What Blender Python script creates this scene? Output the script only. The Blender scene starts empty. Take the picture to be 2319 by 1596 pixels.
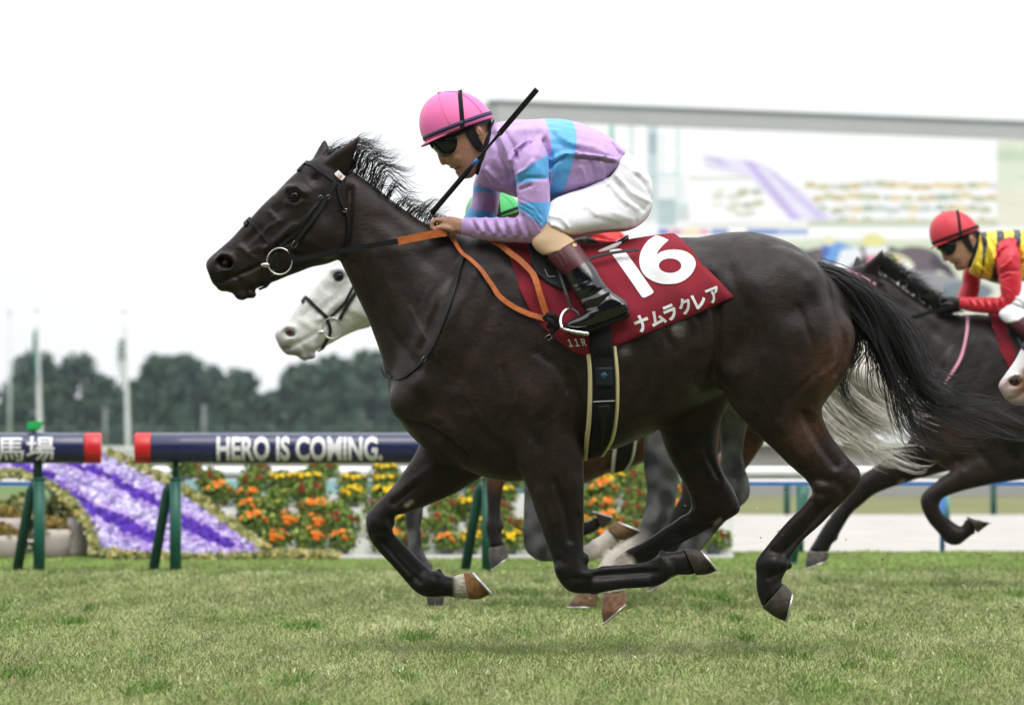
import bpy, bmesh, math, random
import numpy as np
from mathutils import Vector, Matrix
from mathutils.bvhtree import BVHTree

# ---------------------------------------------------------------- scene, camera, sky, sun, exposure
scene = bpy.context.scene
COL = scene.collection
R = math.radians
# measured frame: 2319 x 1596 units, horizon at y = 996.4, camera 0.82 m above the turf, 12000 units focal length
CX, HY, CH, FOC = 1159.5, 996.4, 0.82, 12000.0

cam_d = bpy.data.cameras.new("camera")
cam = bpy.data.objects.new("camera", cam_d)
COL.objects.link(cam)
cam.location = (0, 0, CH)
cam.rotation_euler = (R(90), 0, 0)
cam_d.sensor_width = 36.0
cam_d.lens = 36.0 * FOC / 2319.0
cam_d.shift_y = (HY - 798.0) / 2319.0
cam_d.clip_start = 0.5
cam_d.clip_end = 6000
cam_d.dof.use_dof = True
cam_d.dof.focus_distance = 19.85
cam_d.dof.aperture_fstop = 5.6
scene.camera = cam

world = bpy.data.worlds.new("World")
scene.world = world
world.use_nodes = True
wn, wl = world.node_tree.nodes, world.node_tree.links
wn.clear()
w_out = wn.new("ShaderNodeOutputWorld")
w_bg = wn.new("ShaderNodeBackground")
w_bg.inputs["Strength"].default_value = 0.1
sky = wn.new("ShaderNodeTexSky")
sky.sky_type = 'NISHITA'
sky.sun_disc = False
sky.sun_elevation = R(60)
sky.sun_rotation = R(205)
sky.dust_density = 3.0
# an overcast deck: bright white cloud with faint grey-blue streaks over the clear sky
tc = wn.new("ShaderNodeTexCoord")
mp = wn.new("ShaderNodeMapping")
mp.inputs["Scale"].default_value = (3.0, 3.0, 14.0)
nz = wn.new("ShaderNodeTexNoise")
nz.inputs["Scale"].default_value = 1.6
nz.inputs["Detail"].default_value = 5.0
rmp = wn.new("ShaderNodeValToRGB")
rmp.color_ramp.elements[0].position = 0.30
rmp.color_ramp.elements[0].color = (8.7, 8.9, 9.2, 1)
rmp.color_ramp.elements[1].position = 0.62
rmp.color_ramp.elements[1].color = (9.6, 9.7, 9.8, 1)
mx = wn.new("ShaderNodeMixRGB")
mx.inputs["Fac"].default_value = 0.93
wl.new(tc.outputs["Generated"], mp.inputs["Vector"])
wl.new(mp.outputs["Vector"], nz.inputs["Vector"])
wl.new(nz.outputs["Fac"], rmp.inputs["Fac"])
wl.new(sky.outputs["Color"], mx.inputs["Color1"])
wl.new(rmp.outputs["Color"], mx.inputs["Color2"])
# an overcast sky is brightest overhead and dimmer towards the horizon
sx = wn.new("ShaderNodeSeparateXYZ"); ov = wn.new("ShaderNodeMapRange")
ov.inputs[1].default_value = 0.0; ov.inputs[2].default_value = 1.0; ov.inputs[3].default_value = 0.585; ov.inputs[4].default_value = 1.26
mv = wn.new("ShaderNodeMixRGB"); mv.blend_type = 'MULTIPLY'; mv.inputs["Fac"].default_value = 1.0
wl.new(tc.outputs["Generated"], sx.inputs["Vector"]); wl.new(sx.outputs["Z"], ov.inputs[0])
wl.new(mx.outputs["Color"], mv.inputs["Color1"]); wl.new(ov.outputs[0], mv.inputs["Color2"])
wl.new(mv.outputs["Color"], w_bg.inputs["Color"])
wl.new(w_bg.outputs["Background"], w_out.inputs["Surface"])

sun_d = bpy.data.lights.new("sun", 'SUN')
sun_d.energy = 1.0
sun_d.angle = R(38)
sun_d.color = (1.0, 0.965, 0.91)
sun = bpy.data.objects.new("sun", sun_d)
COL.objects.link(sun)
sun.location = (-8, -4, 20)
# light from above, a little from behind the camera and from the right
sun_to = Vector((math.sin(R(205)) * math.cos(R(60)) * -1.0, math.cos(R(205)) * math.cos(R(60)), math.sin(R(60))))
sun.rotation_euler = sun_to.to_track_quat('Z', 'Y').to_euler()

vs = scene.view_settings
vs.view_transform = 'Standard'
vs.look = 'None'
vs.gamma = 1.0
vs.use_curve_mapping = False
vs.exposure = 0.94
scene.cycles.use_denoising = True
scene.cycles.max_bounces = 6
scene.cycles.transparent_max_bounces = 6

# ---------------------------------------------------------------- helpers
rng = np.random.default_rng(7)
random.seed(7)

def lin(c):
    return tuple(((v / 255.0) / 12.92 if v <= 10 else (((v / 255.0) + 0.055) / 1.055) ** 2.4) for v in c)

def WX(v, s): return (v - CX) / s
def WZ(v, s): return CH + (HY - v) / s
# conversions from the enlarged study crops to frame units
def z1(x, y): return (441.6 + .2839 * x, 271.8 + .2839 * y)
def z2(x, y): return (905.8 + .2839 * x, 186.8 + .2839 * y)
def z3(x, y): return (1104 + .3547 * x, 498.2 + .3547 * y)
def z4(x, y): return (792.6 + .3662 * x, 962.5 + .3662 * y)
def z5(x, y): return (1528.6 + .3547 * x, 498.2 + .3547 * y)
def z6(x, y): return (1472 + .3761 * x, 849.2 + .3761 * y)
def fa(x, y): return (934.2 + .17738 * x, 186.8 + .17738 * y)

class MB:
    def __init__(self):
        self.v, self.f, self.n = [], [], 0
    def add(self, verts, faces):
        verts = np.asarray(verts, float).reshape(-1, 3)
        n = self.n
        self.v.append(verts)
        self.f.extend([tuple(i + n for i in f) for f in faces])
        self.n += len(verts)
        return self
    def verts(self):
        return np.concatenate(self.v) if self.v else np.zeros((0, 3))
    def box(self, c, h, rot=None):
        c = np.array(c, float); h = np.array(h, float)
        p = np.array([[x, y, z] for x in (-1, 1) for y in (-1, 1) for z in (-1, 1)], float) * h
        if rot is not None:
            p = p @ np.array(rot.to_3x3()).T
        self.add(p + c, [(0, 1, 3, 2), (4, 6, 7, 5), (0, 4, 5, 1), (2, 3, 7, 6), (0, 2, 6, 4), (1, 5, 7, 3)])
        return self
    def tube(self, pts, rad, n=8, caps=True):
        pts = np.asarray(pts, float); k = len(pts)
        rad = np.broadcast_to(np.asarray(rad, float), (k,))
        t = np.gradient(pts, axis=0); t /= np.linalg.norm(t, axis=1)[:, None] + 1e-12
        ref = np.array([0, 1.0, 0]) if abs(t[0][1]) < .9 else np.array([1.0, 0, 0])
        vs_ = []
        u = np.cross(t[0], ref); u /= np.linalg.norm(u)
        for i in range(k):
            u = u - t[i] * (u @ t[i]); u /= np.linalg.norm(u) + 1e-12
            w = np.cross(t[i], u)
            a = np.arange(n) * 2 * math.pi / n
            vs_.append(pts[i] + rad[i] * (np.cos(a)[:, None] * u + np.sin(a)[:, None] * w))
        f = []
        for i in range(k - 1):
            for j in range(n):
                j2 = (j + 1) % n
                f.append((i * n + j, i * n + j2, (i + 1) * n + j2, (i + 1) * n + j))
        if caps:
            f.append(tuple(range(n - 1, -1, -1))); f.append(tuple((k - 1) * n + j for j in range(n)))
        self.add(np.concatenate(vs_), f)
        return self
    def ellipsoid(self, c, r, rot=None, nu=16, nv=10):
        vs_ = []; f = []
        for i in range(nv + 1):
            th = math.pi * i / nv
            for j in range(nu):
                ph = 2 * math.pi * j / nu
                vs_.append((math.sin(th) * math.cos(ph), math.sin(th) * math.sin(ph), math.cos(th)))
        p = np.array(vs_) * np.array(r)
        if rot is not None:
            p = p @ np.array(rot.to_3x3()).T
        for i in range(nv):
            for j in range(nu):
                f.append((i * nu + j, (i + 1) * nu + j, (i + 1) * nu + (j + 1) % nu, i * nu + (j + 1) % nu))
        self.add(p + np.array(c), f)
        return self

def catmull(st, k):
    st = np.asarray(st, float)
    P = np.concatenate([[2 * st[0] - st[1]], st, [2 * st[-1] - st[-2]]])
    out = []
    for i in range(1, len(P) - 2):
        p0, p1, p2, p3 = P[i - 1], P[i], P[i + 1], P[i + 2]
        for t in np.arange(k) / k:
            out.append(.5 * (2 * p1 + (p2 - p0) * t + (2 * p0 - 5 * p1 + 4 * p2 - p3) * t * t + (3 * p1 - p0 - 3 * p2 + p3) * t ** 3))
    out.append(st[-1])
    return np.array(out)

X0 = 0.3            # template origin: every rider and horse is modelled about x = X0, its own mid plane at y = 0
def T(p, s=600.0, sh=(0, 0)):
    """frame units -> template coordinates (x, z); sh = shift of that horse's root against the first one"""
    return np.array([WX(p[0], s) - X0 - sh[0], WZ(p[1], s) - sh[1]])

def metric(st, s=600.0, sh=(0, 0)):
    """stations (Lx,Ly,Rx,Ry,yc,hw) in frame units -> metres"""
    out = []
    for q in st:
        a, b = T(q[0:2], s, sh), T(q[2:4], s, sh)
        out.append([a[0], a[1], b[0], b[1], q[4], q[5]])
    return np.array(out)

def loft(mb, st, k=4, n=24, ex=2.0):
    """rings spanned by the two traced edges (in the x-z plane) and a half width in y"""
    r = catmull(st, k)
    a = np.arange(n) * 2 * math.pi / n
    ca, sa = np.cos(a), np.sin(a)
    e = 2.0 / ex
    cc = np.sign(ca) * np.abs(ca) ** e; ss = np.sign(sa) * np.abs(sa) ** e
    vs_ = []
    for q in r:
        c = (q[0:2] + q[2:4]) / 2; h = (q[2:4] - q[0:2]) / 2
        x = c[0] + h[0] * cc; z = c[1] + h[1] * cc; y = q[4] + max(q[5], .002) * ss
        vs_.append(np.stack([x, y, z], 1))
    m = len(r); f = []
    for i in range(m - 1):
        for j in range(n):
            j2 = (j + 1) % n
            f.append((i * n + j, i * n + j2, (i + 1) * n + j2, (i + 1) * n + j))
    f.append(tuple(range(n - 1, -1, -1))); f.append(tuple((m - 1) * n + j for j in range(n)))
    mb.add(np.concatenate(vs_), f)
    return mb

def mesh_of(mb, name, smooth=True):
    me = bpy.data.meshes.new(name)
    me.from_pydata([tuple(p) for p in mb.verts()], [], mb.f)
    me.update()
    bm = bmesh.new(); bm.from_mesh(me)
    bmesh.ops.recalc_face_normals(bm, faces=bm.faces[:])
    bm.to_mesh(me); bm.free()
    if smooth:
        me.polygons.foreach_set("use_smooth", [True] * len(me.polygons))
    return me

def fast_mesh(name, verts, quads=None, tris=None, smooth=False):
    verts = np.asarray(verts, np.float32)
    me = bpy.data.meshes.new(name)
    loops, starts, tot = [], [], []
    p = 0
    if quads is not None and len(quads):
        q = np.asarray(quads, np.int32); loops.append(q.ravel()); starts.append(p + 4 * np.arange(len(q))); tot.append(np.full(len(q), 4)); p += 4 * len(q)
    if tris is not None and len(tris):
        q = np.asarray(tris, np.int32); loops.append(q.ravel()); starts.append(p + 3 * np.arange(len(q))); tot.append(np.full(len(q), 3)); p += 3 * len(q)
    loops = np.concatenate(loops); starts = np.concatenate(starts); tot = np.concatenate(tot)
    me.vertices.add(len(verts)); me.vertices.foreach_set("co", verts.ravel())
    me.loops.add(len(loops)); me.loops.foreach_set("vertex_index", loops.astype(np.int32))
    me.polygons.add(len(starts)); me.polygons.foreach_set("loop_start", starts.astype(np.int32))
    me.polygons.foreach_set("loop_total", tot.astype(np.int32))
    if smooth:
        me.polygons.foreach_set("use_smooth", np.ones(len(starts), bool))
    me.update(calc_edges=True)
    me.validate()
    return me

def remesh(mb, name, voxel, smooth=4, fac=.5):
    """one continuous skin over overlapping solids"""
    me = mesh_of(mb, name + "_raw")
    o = bpy.data.objects.new(name + "_raw", me)
    COL.objects.link(o)
    m = o.modifiers.new("r", 'REMESH'); m.mode = 'VOXEL'; m.voxel_size = voxel; m.use_smooth_shade = True
    if smooth:
        s_ = o.modifiers.new("s", 'SMOOTH'); s_.factor = fac; s_.iterations = smooth
    dg = bpy.context.evaluated_depsgraph_get()
    res = bpy.data.meshes.new_from_object(o.evaluated_get(dg))
    res.name = name
    bpy.data.objects.remove(o); bpy.data.meshes.remove(me)
    res.polygons.foreach_set("use_smooth", [True] * len(res.polygons))
    return res

def co(me):
    a = np.zeros(len(me.vertices) * 3, np.float32); me.vertices.foreach_get("co", a); return a.reshape(-1, 3).astype(float)
def setco(me, a):
    me.vertices.foreach_set("co", np.asarray(a, np.float32).ravel()); me.update()
def normals(me):
    a = np.zeros(len(me.vertices) * 3, np.float32); me.vertices.foreach_get("normal", a); return a.reshape(-1, 3).astype(float)
def setcol(me, c, name="Col"):
    c = np.asarray(c, float)
    if c.shape[1] == 3: c = np.concatenate([c, np.ones((len(c), 1))], 1)
    at = me.color_attributes.get(name) or me.color_attributes.new(name, 'FLOAT_COLOR', 'POINT')
    at.data.foreach_set("color", np.asarray(c, np.float32).ravel())

def segdist(p, poly):
    """distance of points p (n,2) to a polyline"""
    poly = np.asarray(poly, float)
    if len(poly) == 1:
        return np.linalg.norm(p - poly[0], axis=1)
    best = np.full(len(p), 1e9)
    for a, b in zip(poly[:-1], poly[1:]):
        ab = b - a; t = np.clip(((p - a) @ ab) / (ab @ ab + 1e-12), 0, 1)
        best = np.minimum(best, np.linalg.norm(p - (a + t[:, None] * ab), axis=1))
    return best

def sculpt(me, strokes, s=600.0, sh=(0, 0)):
    """strokes: (polyline in frame units, radius, amount in m, ymin, ymax)"""
    for st in strokes:
        poly = np.array([T(q, s, sh) for q in st[0]]); r = st[1] / s; amt = st[2]
        ymin, ymax = (st[3], st[4]) if len(st) > 4 else (-9, 9)
        v = co(me); n = normals(me)
        near = segdist(v[:, [0, 2]], poly)
        w = np.exp(-(near / r) ** 2) * np.clip(np.abs(n[:, 1]) * 1.3, 0, 1) * (v[:, 1] > ymin) * (v[:, 1] < ymax)
        w[near > 3 * r] = 0
        setco(me, v + n * (w * amt)[:, None])

def relax(me, w, its, fac=.5):
    """masked Laplacian smoothing"""
    v = co(me); ne = len(me.edges); e = np.zeros(ne * 2, np.int32); me.edges.foreach_get("vertices", e); e = e.reshape(-1, 2)
    deg = np.bincount(e.ravel(), minlength=len(v)).astype(float)[:, None] + 1e-9
    k = (np.clip(w, 0, 1) * fac)[:, None]
    for _ in range(its):
        s_ = np.stack([np.bincount(e[:, 0], v[e[:, 1], i], len(v)) + np.bincount(e[:, 1], v[e[:, 0], i], len(v)) for i in range(3)], 1)
        v = v + (s_ / deg - v) * k
    setco(me, v)

def vnoise(p, scale, seed=0):
    """cheap smooth value noise for vertex colours and wobble"""
    r_ = np.random.default_rng(seed)
    d = r_.normal(size=(10, 3)); d /= np.linalg.norm(d, axis=1)[:, None]
    ph = r_.uniform(0, 6.28, 10); fr = r_.uniform(.6, 1.7, 10)
    o_ = np.zeros(len(p))
    for i in range(10):
        o_ += np.sin((p @ d[i]) * scale * fr[i] + ph[i])
    return o_ / 4.5

# ---------------------------------------------------------------- objects
def link(name, me, parent=None, mats=None, loc=None):
    o = bpy.data.objects.new(name, me)
    COL.objects.link(o)
    if parent is not None: o.parent = parent
    if loc is not None: o.location = loc
    if mats is not None and me is not None:
        mats = mats if isinstance(mats, (list, tuple)) else [mats]
        me.materials.clear()
        for m in mats: me.materials.append(m)
    return o
def empty(name, loc=(0, 0, 0)):
    o = bpy.data.objects.new(name, None); COL.objects.link(o); o.location = loc; o.empty_display_size = .1
    return o
def tag(o, label=None, cat=None, group=None, kind=None):
    if label: o["label"] = label
    if cat: o["category"] = cat
    if group: o["group"] = group
    if kind: o["kind"] = kind
    return o
def copy_part(o, parent, mat=None):
    c = o.copy()
    COL.objects.link(c); c.parent = parent
    if mat is not None:
        c.data = o.data.copy(); c.data.materials.clear(); c.data.materials.append(mat)
    return c

# ---------------------------------------------------------------- materials
def pmat(name, col=(.5, .5, .5), rough=.6, spec=.5, attr=None, vary=None, bump=None, metal=0, coat=0, sheen=0, trans=0, stretch=None, fine=None):
    """procedural principled material; vary=(scale, amount), bump=(scale, strength, distance), attr = vertex colour name"""
    m = bpy.data.materials.new(name); m.use_nodes = True
    nt = m.node_tree; nd, lk = nt.nodes, nt.links
    b = nd["Principled BSDF"]
    b.inputs["Roughness"].default_value = rough
    b.inputs["Specular IOR Level"].default_value = spec
    b.inputs["Metallic"].default_value = metal
    b.inputs["Coat Weight"].default_value = coat
    b.inputs["Coat Roughness"].default_value = .06
    b.inputs["Sheen Weight"].default_value = sheen
    b.inputs["Sheen Roughness"].default_value = .4
    b.inputs["Transmission Weight"].default_value = trans
    tcn = nd.new("ShaderNodeTexCoord")
    vec = tcn.outputs["Object"]
    if stretch:
        mpn = nd.new("ShaderNodeMapping"); mpn.inputs["Scale"].default_value = stretch
        lk.new(vec, mpn.inputs["Vector"]); vec = mpn.outputs["Vector"]
    src = None
    if attr:
        an = nd.new("ShaderNodeAttribute"); an.attribute_name = attr; src = an.outputs["Color"]
    else:
        b.inputs["Base Color"].default_value = (*col, 1)
    if vary:
        n1 = nd.new("ShaderNodeTexNoise"); n1.inputs["Scale"].default_value = vary[0]; n1.inputs["Detail"].default_value = 6
        lk.new(vec, n1.inputs["Vector"])
        mr = nd.new("ShaderNodeMapRange"); mr.inputs[1].default_value = .25; mr.inputs[2].default_value = .75
        mr.inputs[3].default_value = 1 - vary[1]; mr.inputs[4].default_value = 1 + vary[1]
        lk.new(n1.outputs["Fac"], mr.inputs[0])
        mu = nd.new("ShaderNodeMixRGB"); mu.blend_type = 'MULTIPLY'; mu.inputs["Fac"].default_value = 1
        if src is None: mu.inputs["Color1"].default_value = (*col, 1)
        else: lk.new(src, mu.inputs["Color1"])
        lk.new(mr.outputs[0], mu.inputs["Color2"]); src = mu.outputs["Color"]
        rr = nd.new("ShaderNodeMapRange"); rr.inputs[1].default_value = .3; rr.inputs[2].default_value = .7
        rr.inputs[3].default_value = max(rough - .08, .03); rr.inputs[4].default_value = min(rough + .1, 1)
        lk.new(n1.outputs["Fac"], rr.inputs[0]); lk.new(rr.outputs[0], b.inputs["Roughness"])
    if src is not None: lk.new(src, b.inputs["Base Color"])
    if bump:
        n2 = nd.new("ShaderNodeTexNoise"); n2.inputs["Scale"].default_value = bump[0]; n2.inputs["Detail"].default_value = 4
        lk.new(vec, n2.inputs["Vector"])
        bn = nd.new("ShaderNodeBump"); bn.inputs["Strength"].default_value = bump[1]; bn.inputs["Distance"].default_value = bump[2]
        lk.new(n2.outputs["Fac"], bn.inputs["Height"])
        last = bn
        if fine:
            n3 = nd.new("ShaderNodeTexNoise"); n3.inputs["Scale"].default_value = fine[0]; n3.inputs["Detail"].default_value = 3
            lk.new(tcn.outputs["Object"], n3.inputs["Vector"])
            b2 = nd.new("ShaderNodeBump"); b2.inputs["Strength"].default_value = fine[1]; b2.inputs["Distance"].default_value = fine[2]
            lk.new(n3.outputs["Fac"], b2.inputs["Height"]); lk.new(bn.outputs["Normal"], b2.inputs["Normal"]); last = b2
        lk.new(last.outputs["Normal"], b.inputs["Normal"])
    return m

M = {}
M['black_leather'] = pmat("black_leather", (.008, .008, .009), .5, .3, bump=(60, .25, .003))
M['black_webbing'] = pmat("black_webbing", (.008, .008, .009), .75, .2, bump=(220, .6, .002))
M['black_patent'] = pmat("black_patent", (.004, .004, .006), .15, .5, coat=.5, bump=(20, .15, .005))
M['maroon_patent'] = pmat("maroon_patent", (.075, .010, .018), .40, .35, coat=.12, bump=(30, .4, .004))
M['steel'] = pmat("steel", (.62, .61, .58), .22, .5, metal=1, bump=(40, .1, .002))
M['orange_leather'] = pmat("orange_leather", (.46, .12, .025), .55, .4, vary=(40, .25), bump=(160, .6, .003))
M['cream_pad'] = pmat("cream_pad", (.62, .53, .30), .8, .2, vary=(12, .12), bump=(80, .3, .003))
M['white_cloth'] = pmat("white_cloth", (.76, .76, .76), .7, .3, vary=(8, .04), bump=(26, .25, .008), fine=(600, .2, .001))
M['maroon_cloth'] = pmat("maroon_cloth", (.235, .018, .032), .85, .2, vary=(7, .10), bump=(9, .35, .02), fine=(500, .3, .001))
M['white_print'] = pmat("white_print", (.78, .78, .80), .6, .3, vary=(20, .03))
M['black_cloth'] = pmat("black_cloth", (.012, .012, .014), .8, .2, bump=(30, .4, .006))
M['goggle'] = pmat("goggle", (.006, .009, .007), .10, .35)
M['beige_tights'] = pmat("beige_tights", (.50, .35, .22), .75, .2, vary=(14, .06), bump=(300, .2, .001))
M['skin'] = pmat("skin", attr="Col", rough=.5, spec=.35, vary=(40, .12), bump=(160, .25, .002))
M['eye'] = pmat("eye", (.006, .004, .003), .10, .35)
M['hoof_attr'] = pmat("hoof", attr="Col", rough=.6, spec=.3, vary=(45, .55), bump=(70, .7, .004))
M['shoe'] = pmat("aluminium", (.72, .72, .73), .32, .5, metal=.85, bump=(60, .2, .002))
M['rail_navy'] = pmat("rail_navy", (.014, .018, .075), .24, .5, vary=(5, .12), coat=.3)
M['rail_red'] = pmat("rail_red", (.60, .016, .022), .35, .5, vary=(8, .08))
M['rail_white'] = pmat("rail_white", (.80, .80, .80), .4, .5, vary=(4, .05))
M['rail_blue'] = pmat("rail_blue", (.035, .18, .55), .45, .4, vary=(9, .1))
M['green_steel'] = pmat("green_steel", (.010, .11, .075), .45, .5, vary=(9, .18), bump=(30, .15, .004))
M['dark_green_steel'] = pmat("dark_green_steel", (.008, .065, .045), .55, .4, vary=(9, .2))
M['bright_green'] = pmat("bright_green", (.02, .42, .10), .5, .4, vary=(20, .1))
M['grey_steel'] = pmat("grey_steel", (.42, .44, .45), .5, .4, vary=(2, .08))
M['pole_white'] = pmat("pole_white", (.66, .66, .67), .45, .4, vary=(3, .06))

# ================================================================ THE SETTING
def sheet(name, x0, x1, y0, y1, z, mat, nx=1, ny=1):
    xs = np.linspace(x0, x1, nx + 1); ys = np.linspace(y0, y1, ny + 1)
    v = [(x, y, z) for y in ys for x in xs]
    f = [(j * (nx + 1) + i, j * (nx + 1) + i + 1, (j + 1) * (nx + 1) + i + 1, (j + 1) * (nx + 1) + i) for j in range(ny) for i in range(nx)]
    me = bpy.data.meshes.new(name); me.from_pydata(v, [], f); me.update()
    return tag(link(name, me, None, mat), kind="structure")

def turf_mat(name, c1, c2, c3, sc):
    m = bpy.data.materials.new(name); m.use_nodes = True
    nd, lk = m.node_tree.nodes, m.node_tree.links
    b = nd["Principled BSDF"]; b.inputs["Roughness"].default_value = .9; b.inputs["Specular IOR Level"].default_value = .15
    t = nd.new("ShaderNodeTexCoord")
    n = nd.new("ShaderNodeTexNoise"); n.inputs["Scale"].default_value = sc; n.inputs["Detail"].default_value = 8; n.inputs["Roughness"].default_value = .7
    lk.new(t.outputs["Object"], n.inputs["Vector"])
    r = nd.new("ShaderNodeValToRGB"); e = r.color_ramp.elements
    e[0].position = .3; e[0].color = (*c1, 1); e[1].position = .7; e[1].color = (*c3, 1)
    q = e.new(.5); q.color = (*c2, 1)
    lk.new(n.outputs["Fac"], r.inputs["Fac"]); lk.new(r.outputs["Color"], b.inputs["Base Color"])
    n2 = nd.new("ShaderNodeTexNoise"); n2.inputs["Scale"].default_value = sc * 9; n2.inputs["Detail"].default_value = 5
    lk.new(t.outputs["Object"], n2.inputs["Vector"])
    bp = nd.new("ShaderNodeBump"); bp.inputs["Strength"].default_value = .8; bp.inputs["Distance"].default_value = .03
    lk.new(n2.outputs["Fac"], bp.inputs["Height"]); lk.new(bp.outputs["Normal"], b.inputs["Normal"])
    return m

M['soil_turf'] = turf_mat("turf_under", (.07, .085, .032), (.13, .145, .058), (.19, .20, .09), 6)
M['far_turf'] = turf_mat("far_turf", (.10, .115, .045), (.15, .16, .065), (.20, .20, .09), .5)
M['infield'] = turf_mat("infield", (.07, .12, .03), (.10, .16, .045), (.13, .18, .06), .2)
M['sand'] = turf_mat("sand", (.34, .315, .295), (.42, .395, .37), (.48, .455, .43), 1.2)
M['stone_grey'] = pmat("stone_grey", (.36, .345, .35), .8, .2, vary=(.8, .06))

YT = 39.0          # far edge of the racing turf
sheet("ground", -2500, 2500, -60, 5000, -0.012, M['infield'], 1, 1)
sheet("turf_track", -60, 90, 2, YT, 0.0, M['soil_turf'])
sheet("dirt_track", -80, 140, YT, 59, -0.004, M['sand'])
sheet("grass_verge", -80, 140, 59, 77, -0.002, M['far_turf'])

# --- turf blades: one uncountable sward (kind stuff)
def grass():
    bands = [(14.6, 17.5, 3700), (17.5, 21, 3000), (21, 26, 2100), (26, 31, 1450), (31, YT - .05, 1000)]
    X, Y = [], []
    for a, b, d in bands:
        half = .1 * b + .75
        n = int((b - a) * 2 * half * d)
        X.append(rng.uniform(-half, half, n)); Y.append(rng.uniform(a, b, n))
    X = np.concatenate(X); Y = np.concatenate(Y); n = len(X)
    p3 = np.stack([X, Y * .13, np.zeros(n)], 1)
    # the sward is a patchwork of straw-dry, olive and greener, longer tufts
    pat = .5 + .16 * vnoise(p3, 5.5, 1) + .22 * vnoise(p3, 14.0, 2) + .12 * vnoise(p3, 1.6, 3) + .22 * vnoise(p3, 34.0, 4)
    near = np.clip((33.5 - Y) / .8, 0, 1)
    green = np.clip(.10 + pat * .62 + rng.normal(0, .15, n) + (1 - near) * .9 + (21 - np.minimum(Y, 21)) * .012, 0, 1)
    cover = .5 + .35 * vnoise(p3, 9.0, 9) + .25 * vnoise(p3, 26.0, 10)
    shade = np.clip(1.0 + .09 * vnoise(p3, 8.0, 14) + .13 * vnoise(p3, 26.0, 15) + .05 * vnoise(p3, 2.0, 16), .62, 1.3)
    tuft = (vnoise(p3, 20.0, 21) > .85) & (vnoise(p3, 3.0, 22) > -.1)
    H = rng.uniform(.018, .038, n) * (.6 + .75 * np.clip(cover, 0, 1)) * np.where(tuft, 1.7, 1) * np.where(Y > 33.2, .6, 1)
    green = np.where(tuft, np.clip(green + .45, 0, 1), green)
    shade = np.where(tuft, shade * .92, shade)
    Wd = rng.uniform(.0014, .0029, n) * (1 + (Y - 15) * .045)
    th = rng.uniform(0, 2 * math.pi, n)
    lean = rng.uniform(.4, 1.9, n)
    az = rng.uniform(0, 2 * math.pi, n)
    lng = rng.random(n) < .004; lean = np.where(lng, 3.2, lean)
    dx, dy = np.cos(th) * Wd, np.sin(th) * Wd * .6
    lx, ly = np.cos(az) * lean * H, np.sin(az) * lean * H
    V = np.zeros((n, 5, 3))
    V[:, 0] = np.stack([X - dx, Y - dy, np.full(n, -.004)], 1)
    V[:, 1] = np.stack([X + dx, Y + dy, np.full(n, -.004)], 1)
    V[:, 2] = np.stack([X - dx * .8 + lx * .38, Y - dy * .8 + ly * .38, H * .62], 1)
    V[:, 3] = np.stack([X + dx * .8 + lx * .38, Y + dy * .8 + ly * .38, H * .62], 1)
    V[:, 4] = np.stack([X + lx, Y + ly, H * np.clip(1.05 - lean * .28, .55, 1)], 1)
    k = 5 * np.arange(n)
    q = np.stack([k, k + 1, k + 3, k + 2], 1); t = np.stack([k + 2, k + 3, k + 4], 1)
    me = fast_mesh("turf_grass", V.reshape(-1, 3), q, t)
    straw = np.array(lin((176, 181, 132))); olive = np.array(lin((141, 155, 96))); grn = np.array(lin((92, 130, 50))); dry = np.array(lin((160, 144, 110)))
    far_g = np.array(lin((128, 150, 80)))
    g = green[:, None]
    c = np.where(g < .5, straw * (1 - g * 2) + olive * g * 2, olive * (2 - 2 * g) + grn * (2 * g - 1))
    isd = (rng.random(n) < .05)[:, None]
    c = np.where(isd, dry, c)
    c = np.where((rng.random(n) < .006)[:, None], np.array(lin((225, 222, 190))), c)
    c = c * (1 - (Y > 33.3))[:, None] + (far_g * (.85 + .3 * green[:, None])) * (Y > 33.3)[:, None]
    c *= (rng.uniform(.95, 1.06, n) * shade)[:, None]
    long_ = rng.random(n) < .004; c[long_] = np.array(lin((214, 210, 172)))
    cc = np.repeat(c[:, None, :], 5, 1)
    setcol(me, cc.reshape(-1, 3))
    m = pmat("grass_blade", attr="Col", rough=.65, spec=.25)
    nt = m.node_tree; b = nt.nodes["Principled BSDF"]
    tr = nt.nodes.new("ShaderNodeBsdfTranslucent"); ms = nt.nodes.new("ShaderNodeMixShader"); ms.inputs[0].default_value = .25
    at = [x for x in nt.nodes if x.type == 'ATTRIBUTE'][0]
    nt.links.new(at.outputs["Color"], tr.inputs["Color"])
    nt.links.new(b.outputs[0], ms.inputs[1]); nt.links.new(tr.outputs[0], ms.inputs[2])
    nt.links.new(ms.outputs[0], [x for x in nt.nodes if x.type == 'OUTPUT_MATERIAL'][0].inputs["Surface"])
    o = link("turf_grass", me, None, m)
    tag(o, "short straw-tinged green turf under the galloping horses", "grass", kind="stuff")
grass()

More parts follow.
